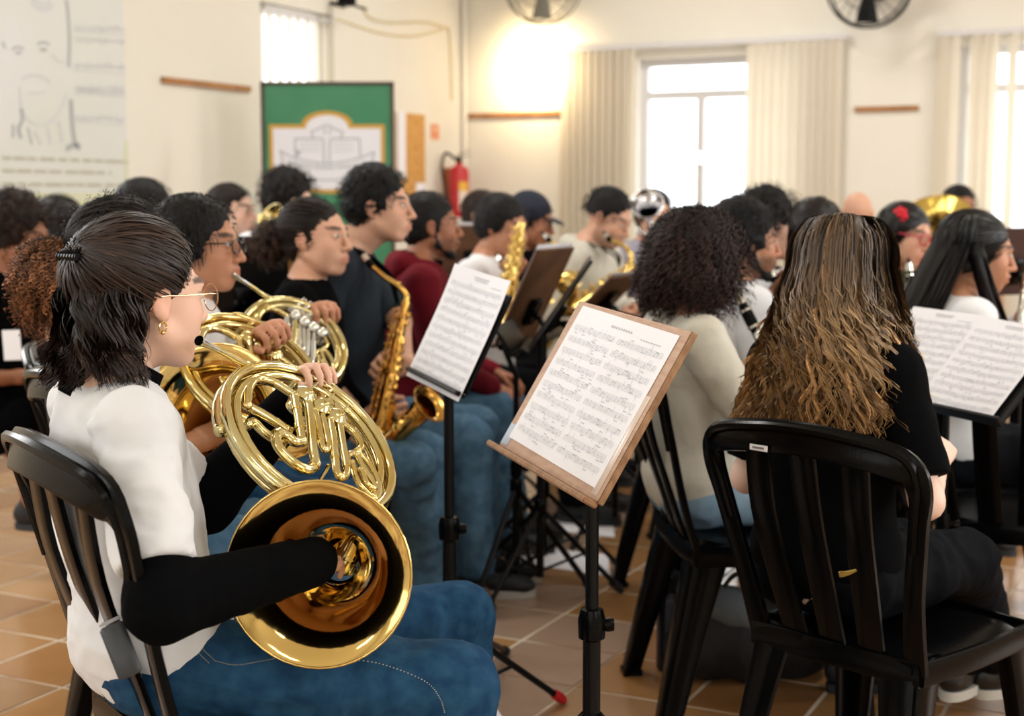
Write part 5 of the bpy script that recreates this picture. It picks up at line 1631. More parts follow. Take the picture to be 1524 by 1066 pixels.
build_chair('chair', V3(-.84, 3.62, 0), 12, 'black plastic chair under the boy in dark glasses')
french_horn('French horn with silver valves held by the boy in dark glasses', P3, at(418, 606, 3.54), imgdir(.1, -.1, 1), at(345, 408, 3.62), (None, None, M_NICKEL), s=.86, extra_rotor=True)

# ------------------------------------------------------------------ saxophone row
p4 = make_person('young woman with curly dark hair in a low bun and black top', 472, 356, 4.38, body=-4, head=-22, pitch=2, female=True, skin='light', hairc=srgb(26, 18, 15), hh=.0058, bh=.011,
                 top=M_BLACK_CLOTH, top_kind='long', pants=M_DENIM, shoes=mat('brown_suede_boot', srgb(112, 78, 50), .7), rhand=at(520, 640, 4.2), lhand=at(560, 640, 4.4), lean=2, sole=M_SOLE_DARK, knees=(V3(-.30, 4.26, .50), V3(-.27, 4.45, .50)), fts=(at(640, 828, 4.6) * V3(1, 1, 0) + V3(0, 0, .085), None))
B4 = (-.005, -.160, .0)
add_hair(p4, [shell(p4, (.003, .008, .008), dict(front=.010, slope=.82, low=.0), noise=.008, nscale=70), slick_hair(p4, 1000, (0, -.95, .0), lift=(.004, .012), cut=dict(front=.012, slope=.84, low=.0), bulge=.008, radius=.0013), curly(p4, 90, .030, .005, 2, .2, 41, m=12, inflate=.008, cut=dict(front=.014, slope=.80)),
              ball_solid(p4, B4, (.056, .054, .058), .03, 60, srgb(24, 17, 14)), curly(p4, 420, .040, .007, 2.5, .35, 42, m=14, center=B4, radii=(.050, .048, .052), col=srgb(44, 31, 25), col1=srgb(72, 52, 42))], M_HAIR_MATTE)
p5 = make_person('man with thick curly black hair and goatee in dark grey t-shirt, saxophone across his lap', 566, 310, 4.72, body=-6, head=-8, pitch=1, skin='light', hairc=BLACKHAIR, hh=.0058, bh=.011,
                 top=M_CHARCOAL, top_kind='tee', pants=M_DENIM, shoes=M_SHOE, sole=M_SOLE, rhand=at(541, 626, 4.42), lhand=at(604, 545, 4.52), rcurl=(50, 52, 52, 50), lcurl=(55, 58, 58, 52), rD=imgdir(.8, .05, .3), rN=imgdir(.2, .1, -.9), lD=imgdir(-.55, .15, .5), lN=imgdir(-.3, -.2, .9),
                 rhint=V3(-.6, -.3, -.6), lhint=V3(.9, .5, -.4), stubble=.0, lean=-2, seat=.54, thick=.86, neck_fwd=.105, sleeve=.72, knees=(V3(-.14, 4.62, .52), V3(-.12, 4.80, .52)), sleeve_r=.066)
hair_short(p5, (.006, .032, .012), dict(front=.026, slope=.66, low=-.006), noise=.016, nscale=60, strands=900, length=.028, coil=.005, turns=2.2, droop=.15, color=BLACKHAIR, npts=12, seed=5)
def goatee(p, full=False, col=None):
    P, N = [], []
    rg = np.random.default_rng(4)
    c = p.H; V, Q = [], []
    S = Solid(max(p.hh, .0045))
    def Pt(x, y, z): return to_world(p, (x, y, z))
    if full:
        for sx in (-1, 1): S.chain([Pt(.066 * sx, .0, -.02), Pt(.057 * sx, .012, -.062), Pt(.034 * sx, .062, -.098), Pt(0, .078, -.104)], [.009, .013, .014, .014], .015)
        S.chain([Pt(-.022, .089, -.068), Pt(-.020, .090, -.058), Pt(0, .0975, -.0500), Pt(.020, .090, -.058), Pt(.022, .089, -.068)], [.005] * 5, .006)
    else:
        S.el(Pt(0, .079, -.096), np.array([.016, .012, .016]) * p.hs, p.A, .01)
        S.chain([Pt(-.020, .089, -.060), Pt(-.010, .096, -.0505), Pt(0, .098, -.0495), Pt(.010, .096, -.0505), Pt(.020, .089, -.060)], [.0034, .0042, .0036, .0042, .0034], .005)
    V, Q = S.mesh(); N = vnormals(V, Q); V = V + N * ((vnoise(V, 200) - .5) * .004)[:, None]
    mesh_from('beard', V, [Q], M_HAIR_MATTE, p.o, colors=shade_of(np.asarray(col if col is not None else p.hairc), V, .3, 200))
goatee(p5)
def strap(p, down, m=M_BLACK_CLOTH, w=.035):
    a_ = p.NB + p.r * .05 - p.f * .02 + p.spine * .015; b_ = p.NB - p.r * .05 - p.f * .02 + p.spine * .015
    for q in (a_, b_):
        pts = spline([p.NB - p.f * .060 + p.spine * .012, q + p.f * .01 + V3(0, 0, .012), q * .5 + down * .5 + p.f * .06, down], 12)
        mb = MB(); mb.strip(pts, np.linspace(w, w * .5, len(pts)), .004, np.cross(p.f, [0, 0, 1.0]) * .6 + p.f * .4); mb.build('neck_strap', m, p.o)
sax5_top = at(604, 452, 4.46)
strap(p5, sax5_top + V3(-.03, .05, .0))
saxophone('gold alto saxophone across the lap of the man with the goatee', dict(mouth=at(534, 372, 4.50), neck=[at(551, 394, 4.49), at(572, 412, 4.47), at(593, 426, 4.46), at(604, 440, 4.46)], top=sax5_top, bottom=at(566, 640, 4.36), bell=at(640, 601, 4.30)), s=.95, nkeys=26, bell_dir=imgdir(.62, .45, .45), keyface=imgdir(-.35, .1, 1), lig=M_CHROME)
p6 = make_person('bearded man in a maroon hooded jacket seated beside the saxophonist', 642, 338, 5.22, body=6, head=12, pitch=0, skin='brown', hairc=BLACKHAIR, hh=.0062, bh=.012, fat=.004, thick=1.15,
                 top=M_MAROON, top_kind='hoodie', pants=M_DENIM, shoes=M_SHOE, lhand=None, rhand=at(735, 578, 5.2), rcurl=30, lean=3, stubble=.5, seat=.54, knees=(V3(-.06, 5.16, .53), V3(-.02, 5.36, .53)), collar=(M_BLACK_CLOTH, .045, .012))
hair_short(p6, (.006, .014, .008), dict(front=.030, slope=.62, low=-.012), noise=.006, nscale=90, strands=1100, length=.011, color=BLACKHAIR, seed=6, inflate=.9, mat_=M_HAIR_MATTE)
goatee(p6, True)
for q, lab, hd in ((p4, 'the woman with the low bun', -4), (p5, 'the man with the goatee', -6), (p6, 'the man in the maroon jacket', 6)):
    build_chair('chair', V3(q.hip[0] - .05 * q.f[0], q.hip[1] - .05 * q.f[1], 0), hd, 'black plastic chair under ' + lab)

# ------------------------------------------------------------------ right hand side: clarinets and flutes
p13 = make_person('woman with a dense curly black bob in a cream sweater, seen from behind', 1042, 392, 3.74, body=12, head=34, pitch=-4, female=True, skin='tan', hairc=srgb(16, 12, 12), hh=.0060, bh=.009,
                  top=M_CREAM_KNIT, top_kind='long', pants=M_DENIM_LIGHT, shoes=M_SHOE, rhand=at(1160, 610, 3.75), lhand=at(1160, 560, 3.85), rcurl=50, lcurl=50, rhint=V3(.3, -.6, -.8), lean=-4, wr=.009, seat=.54, collar=(M_CREAM_KNIT, .02, .008), thick=1.08, knees=(None, None))
cut13 = dict(front=.050, slope=.70, low=-.05, lowslope=.3, back=-.10)
add_hair(p13, [shell(p13, (.030, .020, .030), cut13, noise=.03, nscale=45, extra=lambda S: [S.el(to_world(p13, (x, -.035, -.045)), (.055, .075, .075), p13.A, .03) for x in (-.06, .06)]),
               curly(p13, 1900, .085, .0055, 4.5, .85, 13, m=22, radius=.0012, cut=cut13, inflate=.020, outward=.9, col=srgb(18, 13, 12), col1=srgb(50, 32, 26)),
               curly(p13, 1300, .050, .006, 3.5, .6, 14, m=18, center=(0, -.045, -.04), radii=(.115, .105, .085), col=srgb(18, 13, 12), col1=srgb(50, 32, 26))], M_HAIR_MATTE)
chair13 = build_chair('chair', V3(.62, 3.66, 0), 7, 'black plastic chair under the woman in the cream sweater')
clarinet('black clarinet held by the woman in the cream sweater', at(1090, 424, 4.02), at(1160, 560, 3.98), s=1.15, face=imgdir(.2, .3, 1))
p14 = make_person('man with swept black hair and full dark beard in white t-shirt playing clarinet', 1112, 362, 4.62, body=18, head=8, pitch=-4, skin='tan', hairc=BLACKHAIR, hh=.0062, bh=.012,
                  top=M_WHITE_TEE, top_kind='tee', pants=M_BLACK_JEANS, shoes=M_SHOE, rhand=at(1165, 500, 4.62), lhand=at(1152, 450, 4.7), lean=3, stubble=.8, fat=.002, seat=.54)
add_hair(p14, [shell(p14, (.012, .034, .018), dict(front=.036, slope=.62, low=-.016), noise=.018, nscale=50), curly(p14, 500, .045, .008, 1.6, .25, 44, m=12, inflate=.022, cut=dict(front=.04, slope=.62, low=-.0), col=srgb(10, 10, 13))], M_HAIR_MATTE)
goatee(p14, True)
clarinet('black clarinet played by the bearded man in white', at(1140, 388, 4.66), at(1200, 520, 4.60), s=1.15, face=imgdir(.2, .3, 1))
p15 = make_person('man with tall curly black hair half hidden behind the bearded clarinettist', 1146, 340, 5.25, body=12, head=0, pitch=-4, skin='fair', hairc=BLACKHAIR, hh=.0072, bh=.014,
                  top=M_BLACK_CLOTH, top_kind='tee', pants=M_BLACK_JEANS, shoes=M_SHOE, rhand=at(1190, 430, 5.25), lhand=at(1186, 395, 5.3), seat=.54)
add_hair(p15, [shell(p15, (.008, .036, .012), dict(front=.045, slope=.55, low=.0), noise=.022, nscale=45), curly(p15, 500, .05, .009, 1.8, .2, 45, m=12, inflate=.022, cut=dict(front=.045, slope=.55, low=.015))], M_HAIR_MATTE)
clarinet('black clarinet with bright keys held upright before the man with tall curls', at(1172, 370, 5.28), at(1186, 330, 5.22) + V3(.0, 0, -.32), s=1.4, bell=False, face=imgdir(-.2, .1, 1))
p16 = make_person('person with smooth dark bobbed hair seen from behind between the clarinettists', 1215, 348, 5.0, body=50, head=66, pitch=-4, skin='light', hairc=srgb(26, 20, 20), hh=.0072, bh=.014, female=True,
                  top=M_WHITE_TEE, top_kind='tee', pants=M_BLACK_JEANS, shoes=M_SHOE)
add_hair(p16, [slick_hair(p16, 700, (0, -.7, -.5), cut=dict(front=.04, slope=.7, low=-.04), lift=(.010, .016)), shell(p16, (.010, .012, .014), dict(front=.04, slope=.7, low=-.04)), hang_hair(p16, 700, 14, az=(-110, 110), drop=.08, layer=(.004, .018), flare=.05, amp=.001, radius=.0018, col0=srgb(26, 20, 20))])
# the long haired player on the right
GB0, GB1 = srgb(66, 50, 35), srgb(136, 102, 64)
p17 = make_person('girl with very long wavy golden brown hair in black clothes, seen from behind', 1258, 412, 2.98, body=42, head=58, pitch=-6, female=True, skin='pale', hairc=GB0, hh=.0065, bh=.008,
                  top=M_BLACK_CLOTH, top_kind='tee', pants=M_BLACK_JEANS, shoes=M_SHOE_BLACK, sole=M_SOLE, rhand=at(1375, 742, 2.80) + V3(.10, .24, .05), lhand=at(1115, 720, 3.1) + V3(.2, .2, .04), lean=2, relbow=at(1378, 745, 2.80), lelbow=at(1108, 725, 3.12), lhint=V3(-.5, .1, -.8), sleeve=.66,
                  knees=(at(1440, 835, 3.18), at(1340, 815, 3.35)), fts=(at(1482, 985, 3.62), at(1424, 985, 3.58)), knee_dir=(20, 60), seat=.53, neck_fwd=.02)
it = [shell(p17, (.014, .014, .016), dict(front=.05, slope=.75, low=-.08), col=srgb(62, 46, 34), extra=lambda S: [S.el(to_world(p17, (0, -.075, -.12)), (.10, .045, .14), p17.A, .03), S.el(to_world(p17, (0, -.085, -.20)), (.135, .045, .11), p17.A, .03)])]
it.append(hang_hair(p17, 5000, 30, az=(-118, 118), th0=(2, 70), drop=.315, layer=(.010, .034), flare=.26, back=.03, amp=.0095, lam=.080, clumps=300, gather=1.0, seed=17, col0=GB0, col1=GB1, radius=.0010, end_curl=.006, drop_jit=.16, tint=.75, wave_from=.28))
it.append(hang_hair(p17, 700, 30, az=(-110, 110), th0=(20, 80), drop=.30, layer=(.02, .040), flare=.26, back=.03, amp=.013, lam=.062, clumps=140, gather=1.0, seed=18, col0=srgb(84, 66, 50), col1=srgb(168, 134, 92), radius=.0012, end_curl=.006, drop_jit=.3, tint=.4, wave_from=.3))
add_hair(p17, it)
chair17 = build_chair('chair', V3(.775, 2.91, 0), 43, 'black plastic chair with a small sticker under the girl with very long hair', scale=.98)
p21 = make_person('woman in profile with long straight black hair and white shirt', 1456, 378, 4.30, body=5, head=-4, pitch=-8, female=True, skin='tan', hairc=BLACKHAIR, hh=.0056, bh=.011,
                  top=M_WHITE_TEE, top_kind='long', pants=M_BLACK_JEANS, shoes=M_SHOE_BLACK, rhand=at(1512, 520, 4.2), lhand=at(1518, 480, 4.3), lean=3, rhint=V3(-.2, -.5, -.8), thick=1.05)
add_hair(p21, [slick_hair(p21, 1300, (0, -.8, -.30), lift=(.010, .018), cut=dict(front=.030, slope=.80, low=-.03), bulge=.006), shell(p21, (.010, .014, .014), dict(front=.030, slope=.80, low=-.03)), hang_hair(p21, 1700, 22, az=(-80, 80), th0=(2, 80), drop=.34, layer=(.006, .026), flare=.04, back=.30, amp=.002, lam=.2, radius=.0014, col0=BLACKHAIR, col1=srgb(22, 15, 15), seed=9, drop_jit=.5),
               hang_hair(p21, 700, 20, az=(66, 92), th0=(50, 80), drop=.36, layer=(.01, .026), flare=.12, back=-.50, amp=.002, lam=.2, radius=.0014, col0=BLACKHAIR, col1=srgb(36, 16, 18), seed=10)])
clarinet('silver flute held upright by the woman in profile', at(1532, 395, 4.22), at(1506, 575, 4.16), s=1.0, bell=False, kind='flute', body=M_NICKEL, nkeys=9, cat='flute')
for q, lab, hd in ((p14, 'the bearded clarinettist', 18), (p15, 'the man with tall curls', 12), (p16, 'the person with smooth bobbed hair', 50), (p21, 'the woman in profile', 5)):
    build_chair('chair', V3(q.hip[0], q.hip[1], 0), hd, 'black plastic chair under ' + lab)
build_chair('chair', at(1535, 720, 3.9) * V3(1, 1, 0), 70, 'empty black plastic chair in front of the flute player')
# ------------------------------------------------------------------ players further back
def far_person(label, px, py, d, top, skin='light', hair='short', hairc=BLACKHAIR, ht=(.008, .016, .012), cut=None, chair=True, **k):
    kw = dict(hh=.0078, bh=.016, hand_h=.0085, pants=M_BLACK_JEANS, shoes=M_SHOE, seat=.54)
    kw.update(k)
    q = make_person(label, px, py, d, top=top, skin=skin, hairc=hairc, **kw)
    cut = cut or dict(front=.030, slope=.62, low=-.014)
    if hair == 'short': hair_short(q, ht, cut, noise=.008, nscale=80, color=hairc, strands=700, length=.020, droop=.75, radius=.0014, seed=int(px), mat_=M_HAIR_MATTE, inflate=.85)
    elif hair == 'curly': add_hair(q, [shell(q, ht, cut, noise=.022, nscale=45), curly(q, 420, .05, .008, 2.0, .25, int(px), m=12, radius=.0016, inflate=max(ht) * .6, cut=cut, col=hairc)], M_HAIR_MATTE)
    elif hair == 'bob': add_hair(q, [slick_hair(q, 700, (0, -.8, -.3), cut=cut, lift=(max(ht) * .7, max(ht)), radius=.0014), shell(q, ht, cut), hang_hair(q, 500, 14, drop=.12, layer=(.004, .02), flare=.05, amp=.002, radius=.002, col0=hairc)])
    return q
f23 = far_person('person with big brown curls, black shirt with white badge, shorts and black trainers', 26, 352, 4.75, M_BLACK_CLOTH, 'brown', 'curly', srgb(36, 22, 16), (.020, .036, .028), dict(front=.036, slope=.55, low=-.02), body=-6, head=-10, pitch=-12, pants_kind='shorts', pants=M_BLACK_CLOTH, hh=.0070, bh=.012, knees=(at(42, 628, 4.75), at(60, 622, 5.0)), fts=(at(50, 752, 4.98), at(95, 735, 5.25)), rhand=at(50, 560, 4.7), lhand=at(90, 560, 4.8))
mb = MB(); bd_c = at(18, 514, 4.52); mb.rbox(bd_c, (.062, .004, .096), .0015, np.array([unit(V3(.95, -.2, .05)), unit(V3(.2, .95, 0)), unit(np.cross(V3(.95, -.2, .05), V3(.2, .95, 0)))])); mb.build('name_badge', M_PAPER, f23.o)
for ff in (f23.fR, f23.fL):
    mb = MB(); mb.tube([ff + V3(0, 0, -.02), ff + V3(.0, 0, .06)], .041, 14); mb.build('sock', M_BLACK_CLOTH, f23.o)
far_person('girl with dark smooth tied hair behind the brown curls', 98, 336, 6.1, M_BLACK_CLOTH, 'light', 'bob', srgb(24, 18, 18), (.008, .012, .02), dict(front=.03, slope=.8, low=-.02), body=-5, head=10, female=True)
far_person('person whose black hair rises behind the horn players', 222, 318, 5.6, M_NAVY, 'tan', 'short', BLACKHAIR, (.016, .026, .02), body=10, head=30)
far_person('young man with cropped dark hair and black shirt by the left wall', 346, 316, 6.3, M_BLACK_CLOTH, 'fair', 'short', srgb(30, 22, 18), (.006, .014, .010), dict(front=.024, slope=.62, low=.0), body=-12, head=-16)
f27 = far_person('young man with curly dark hair and glasses in front of the green banner', 432, 302, 6.2, M_WHITE_TEE, 'fair', 'curly', srgb(22, 16, 14), (.014, .034, .022), dict(front=.036, slope=.55, low=-.01), body=-25, head=-24, pitch=-12)
glasses(f27, M_INK, .0018, .024, .019, True)
far_person('man with dark hair and blue shirt half hidden by the saxophone player', 722, 322, 7.0, M_NAVY, 'fair', 'short', srgb(40, 26, 20), (.008, .014, .010), dict(front=.02, slope=.6, low=.0), body=-20, head=-30)
f8 = far_person('boy with straight black hair and white shirt behind an upright saxophone', 748, 338, 5.9, M_WHITE_TEE, 'tan', 'short', BLACKHAIR, (.012, .024, .014), dict(front=.042, slope=.60, low=-.012), body=-20, head=-26, pitch=-10, hh=.0070, bh=.014, rhand=at(756, 452, 5.7), lhand=at(760, 410, 5.75))
f9 = far_person('person in a dark baseball cap and black clothes', 792, 330, 6.7, M_BLACK_CLOTH, 'brown', 'short', BLACKHAIR, (.008, .012, .010), body=-22, head=-18, pitch=-14)
def cap(p, m):
    V, Q, L, mm = hair_shell(p.H, p.A, p.hs, .006, (.016, .026, .018), dict(front=.075, slope=.35, low=.012, lowslope=.05, back=-.0))
    o = mesh_from('cap', V, [Q], m, p.o)
    mb = MB(); pts = [(math.sin(a) * .072, .066 + math.cos(a) * .085) for a in np.linspace(-1.25, 1.25, 14)]
    mb.prism(pts + [(.05, .06), (-.05, .06)], to_world(p, (0, 0, .052)), p.A[0] * p.hs, (p.A[1] - p.A[2] * .22) * p.hs, .005, p.A[2]); mb.build('brim', m, o)
cap(f9, mat('dark_navy_cap', srgb(20, 26, 44), .85))
f11 = far_person('man in cream hooded top with dark faded hair bending over his saxophone', 906, 326, 6.2, M_CREAM_KNIT, 'light', 'short', BLACKHAIR, (.004, .022, .006), dict(front=.026, slope=.55, low=.012, lowslope=.1, back=.01), body=-28, head=-30, pitch=-24, top_kind='hoodie', stubble=.35, hh=.0070, bh=.014, rhand=at(905, 475, 5.9), lhand=at(945, 460, 6.0), thick=1.1)
f12 = far_person('player in a lilac grey shirt hidden behind a silver brass horn', 974, 322, 7.0, M_GREYPURPLE, 'light', 'short', BLACKHAIR, (.012, .02, .016), body=-80, head=-70, rhand=at(952, 400, 6.7), lhand=at(985, 375, 6.75))
far_person('bald man at the back by the window curtain', 1276, 320, 7.4, M_WHITE_TEE, 'light', 'none', body=60, head=75, stubble=0)
f19 = far_person('girl with red flower in black hair and rose tinted glasses playing clarinet', 1348, 352, 5.55, M_CAMO, 'light', 'bob', BLACKHAIR, (.010, .016, .012), dict(front=.050, slope=.55, low=-.02), body=-40, head=-48, pitch=-10, roll=-6, female=True, hh=.0070, bh=.014, rhand=at(1372, 470, 5.45), lhand=at(1374, 430, 5.5))
M_ROSE = mat('rose_tinted_frame', srgb(186, 48, 72), .3)
glasses(f19, M_ROSE, .003, .027, .022, True)
mb = MB(); fc = to_world(f19, (.070, .0, .075))
for k in range(7):
    a = k * 6.283 / 7; dv = f19.A[1] * math.cos(a) + f19.A[2] * math.sin(a); mb.ball(fc + dv * .020 + f19.A[0] * .004, (.008, .016, .014), 5, np.array([f19.A[0], dv, np.cross(f19.A[0], dv)]))
mb.ball(fc + f19.A[0] * .010, .010, 5); mb.build('hair_flower', mat('red_petals', srgb(206, 20, 40), .6), f19.o)
f20 = far_person('dark haired tuba player looking past the bell', 1428, 312, 7.6, M_WHITE_TEE, 'brown', 'short', BLACKHAIR, (.008, .016, .010), body=-75, head=-80)
clarinet('black clarinet played by the girl with the red flower', at(1352, 385, 5.47), at(1368, 520, 5.3), s=1.3, face=imgdir(0, .2, 1))
# saxophones and brass at the back
M_SAXPALE = mat('bright_saxophone_brass', srgb(226, 196, 118), .2, 1.0)
saxophone('bright baritone saxophone standing upright before the boy in white', dict(mouth=at(738, 378, 5.75), neck=[at(748, 392, 5.72), at(757, 396, 5.7), at(764, 388, 5.68)], top=at(776, 334, 5.62), bottom=at(748, 470, 5.55), bell=at(800, 440, 5.45)), s=1.0, m=M_SAXPALE, nkeys=18, bell_dir=imgdir(.3, .8, .4), seed=3)
saxophone('gold alto saxophone played by the person in the dark cap', dict(mouth=at(806, 345, 6.5), neck=[at(818, 358, 6.48), at(832, 370, 6.46), at(838, 382, 6.45)], top=at(838, 395, 6.44), bottom=at(812, 500, 6.3), bell=at(842, 470, 6.2)), s=1.1, m=M_SAXPALE, nkeys=14, seed=4)
saxophone('gold tenor saxophone played by the man in cream hooded top', dict(mouth=at(898, 345, 6.0), neck=[at(907, 357, 5.98), at(925, 364, 5.97), at(938, 378, 5.96)], top=at(940, 398, 5.95), bottom=at(848, 462, 5.8), bell=at(838, 412, 5.65)), s=1.0, m=M_SAXPALE, nkeys=14, bell_dir=imgdir(-.2, .85, .3), seed=5)
strap(f11, at(922, 395, 5.98))
def bell_brass(label, kind, c, ax, radius, depth, m, tubes, cat, tube_r=.009):
    root = empty(kind, c, label, cat); ax = unit(ax); mb = MB()
    hs_ = np.linspace(0, 1, 14); pr = [c - ax * depth * h for h in hs_]; rr = radius * (.13 + .87 * np.exp(-hs_ * 4.2)) 
    mb.tube(pr, rr, 32, caps=False); e1 = unit(np.cross(ax, [.2, .3, 1])); e2 = np.cross(ax, e1)
    mb.tube([c + (e1 * math.cos(t) + e2 * math.sin(t)) * rr[0] for t in np.linspace(0, 2 * np.pi, 36, endpoint=False)], .003, 6, closed=True); mb.build('bell', m, root, autosmooth=None)
    for i, (pts, r) in enumerate(tubes):
        mb = MB(); mb.tube(spline(pts, 26), r, 10); mb.build('tubing', m, root)
    return root
M_TUBA = mat('tuba_brass', srgb(214, 184, 96), .14, 1.0)
tc = at(1386, 338, 7.3); ta = imgdir(-.40, .55, .62)
bell_brass('large gold tuba with its bell raised above the players', 'tuba', tc, ta, .215, .45, M_TUBA, [([tc - ta * .42, tc - ta * .6 + V3(0, 0, -.1), tc - ta * .5 + V3(.2, 0, -.35), tc + V3(.25, .1, -.3), tc + V3(.2, .1, -.1)], .03), ([tc - ta * .3 + V3(.1, 0, 0), tc + V3(.12, .1, -.25), tc + V3(-.1, .1, -.4), tc + V3(-.15, .15, -.2)], .02)], 'tuba')
sc0 = at(963, 303, 6.55); sa0 = imgdir(-.15, .35, .85)
bell_brass('silver brass horn raised in front of the lilac shirt', 'brass_horn', sc0, sa0, .075, .30, M_CHROME, [([at(968, 330, 6.6), at(978, 352, 6.6), at(988, 372, 6.6), at(996, 395, 6.62)], .020), ([at(948, 345, 6.6), at(962, 350, 6.6), at(970, 372, 6.62), at(985, 395, 6.62)], .012)], 'brass horn')
tr0 = at(402, 322, 5.9)
bell_brass('brass trumpet bell glinting below the green banner', 'trumpet', tr0, imgdir(-.6, .5, .6), .062, .30, M_BRASS, [([tr0 - imgdir(-.6, .5, .6) * .28, at(410, 345, 6.05), at(425, 360, 6.1), at(418, 330, 6.1)], .008), ([at(388, 318, 5.88), at(386, 345, 5.88), at(394, 368, 5.9)], .008)], 'trumpet', .007)
tl0 = at(76, 545, 4.5)
bell_brass('brass cornet lying across the lap of the person with brown curls', 'cornet', at(72, 560, 4.45), imgdir(.1, -.5, .8), .060, .26, M_BRASS, [([at(78, 500, 4.6), at(74, 530, 4.6), at(70, 556, 4.6), at(92, 560, 4.6), at(98, 535, 4.62)], .008), ([at(60, 552, 4.62), at(110, 556, 4.62)], .007), ([at(86, 505, 4.6), at(84, 560, 4.6)], .010)], 'cornet')

# ------------------------------------------------------------------ music stands, sheets
def desk_frame(head, tilt, roll=0.0):
    a, t, r = map(math.radians, (head, tilt, roll)); e = V3(math.cos(a), math.sin(a), 0); b = V3(-math.sin(a), math.cos(a), 0); u = b * math.sin(t) + V3(0, 0, 1) * math.cos(t)
    e, u = e * math.cos(r) + u * math.sin(r), u * math.cos(r) - e * math.sin(r)
    return e, u, np.cross(e, u)
e, u, n = desk_frame(-67.9, 30.5, -2.8)
c1 = V3(.141, 2.619, .94)
st1 = music_stand('music stand with a light hardboard desk in the middle of the front row', V3(.150, 2.63, 0), V3(.150, 2.655, .86), c1, n, u, .48, .33, M_WOOD, [floor_at(880, 1130), V3(.36, 2.95, 0), V3(-.1, 2.9, 0)], thick=.008, pole_r=.0125, leg_r=.009, lipm=M_WOOD_EDGE, lip=.030, upper_r=.0125, desk_name='hardboard_desk')
root, c, n_, u_, e_, th = st1
for sgn in (1,):
    mb = MB(); mb.rbox(c + e_ * (.24 + .004), (.006, .33, .012), .002, np.array([e_, u_, n_])); mb.build('edge_strip', M_WOOD_EDGE, root)
mb = MB(); mb.rbox(c - e_ * .218 - u_ * .135 + n_ * .0045, (.035, .045, .001), .0003, np.array([e_, u_, n_])); mb.build('sticker', M_NICKEL if False else mat('pale_blue_sticker', srgb(178, 190, 206), .5), root)
mb = MB(); mb.rbox(c + e_ * .215 - u_ * .06 + n_ * .0045, (.022, .19, .001), .0003, np.array([e_, u_, n_])); mb.build('tape_strip', mat('clear_tape', srgb(214, 196, 184), .25), root)
sheet_of_music('two-page printed score on the light hardboard desk', c + n_ * th / 2 + u_ * .006 + e_ * .0, n_, u_, e_, .418, .296, 10, 3, two_col=True, tilt=-.012)
e, u, n = desk_frame(-60.2, 25.1, -5.9)
c2 = V3(-.117, 3.414, .973)
tips = {0: mat('red_rubber', srgb(200, 24, 36), .5)}
st2 = music_stand('folding black stand with a red foot tip in front of the horn players', V3(-.152, 3.42, 0), V3(-.152, 3.44, .86), c2, n, u, .29, .25, M_BLACKMETAL, [floor_at(838, 1048), floor_at(754, 975), V3(-.42, 3.25, 0)], thick=.008, pole_r=.0125, leg_r=.0085, tip_mats=tips, hub=.27)
root, c, n_, u_, e_, th = st2
sheet_of_music('white score sheet curling over the folding black stand', c + n_ * .006 + u_ * .004, n_, u_, e_, .30, .30, 11, 8, curl=.012, two_col=False)
mb = MB(); mb.tube([c - u_ * .128 + n_ * .016 - e_ * .02, c - u_ * .128 + n_ * .016 + e_ * .12], .004, 6); o = mb.build('pencil', tips[0]); tag(o, 'red pencil lying on the ledge of the folding black stand', 'pencil')
# stand holding the wide white score on the right
e, u, n = desk_frame(-53.1, 47.4, -4.4)
c4 = V3(1.083, 3.544, .892)
st4 = music_stand('black stand under the wide white score on the right', V3(1.10, 3.62, 0), V3(1.10, 3.62, .80), c4, n, u, .50, .30, M_BLACKMETAL, [V3(1.45, 3.5, 0), V3(.95, 3.95, 0), V3(.9, 3.35, 0)], thick=.008)
root, c, n_, u_, e_, th = st4
sheet_of_music('left page of the wide white score on the right black stand', c + n_ * .005 - e_ * .106 + u_ * .006, n_, u_, e_, .225, .30, 10, 12, tilt=.015)
sheet_of_music('right page of the wide white score on the right black stand', c + n_ * .007 + e_ * .112 - u_ * .004, n_, u_, e_, .225, .30, 10, 13, curl=.006, tilt=-.02)
# brown board with papers behind the folding stand, seen from its back
def back_board(label, px, py, d, heading, tilt, w, h, m, base_dx=0.0, paper=True, plabel=None, legs=True, roll=0.0):
    e, u, n = desk_frame(heading, tilt, roll); c = at(px, py, d); b = c + V3(base_dx, 0, 0)
    st = music_stand(label, V3(b[0], b[1], 0) - n * V3(1, 1, 0) * .04, V3(b[0], b[1], c[2] - h * .30) - n * V3(1, 1, 0) * .04, c, n, u, w, h, m, [V3(b[0] + .3, b[1] + .05, 0), V3(b[0] - .2, b[1] + .25, 0), V3(b[0] - .15, b[1] - .28, 0)], thick=.010)
    if paper: sheet_of_music(plabel or 'sheets of music on ' + label, c + n * .006 + u * .012, n, u, e, w * .97, h, 9, int(px), tilt=.01)
    return st
back_board('brown hardboard stand seen from behind between the two white scores', 796, 440, 4.9, -116, 26, .30, .36, M_BROWNBOARD, plabel='papers on the brown board between the two white scores')
back_board('black folding desk seen edge on behind the light hardboard', 836, 450, 4.6, -93, 34, .40, .34, M_BLACKMETAL, paper=False, base_dx=-.10)
back_board('small brown board tilted before the man in cream', 908, 436, 5.5, -120, 46, .28, .20, M_BROWNBOARD, plabel='sheet on the small brown board before the man in cream')
back_board('brown board seen behind the man in maroon', 702, 376, 6.2, 180, 14, .26, .24, M_BROWNBOARD, plabel='white sheet behind the man in maroon')
back_board('black music desk behind the boy in dark glasses', 366, 424, 4.9, 176, 14, .30, .34, M_BLACKMETAL, paper=False)
back_board('tan hardboard desk behind the woman with the low bun', 425, 412, 5.3, 160, 22, .16, .36, mat('tan_hardboard', srgb(150, 108, 54), .55), paper=False)
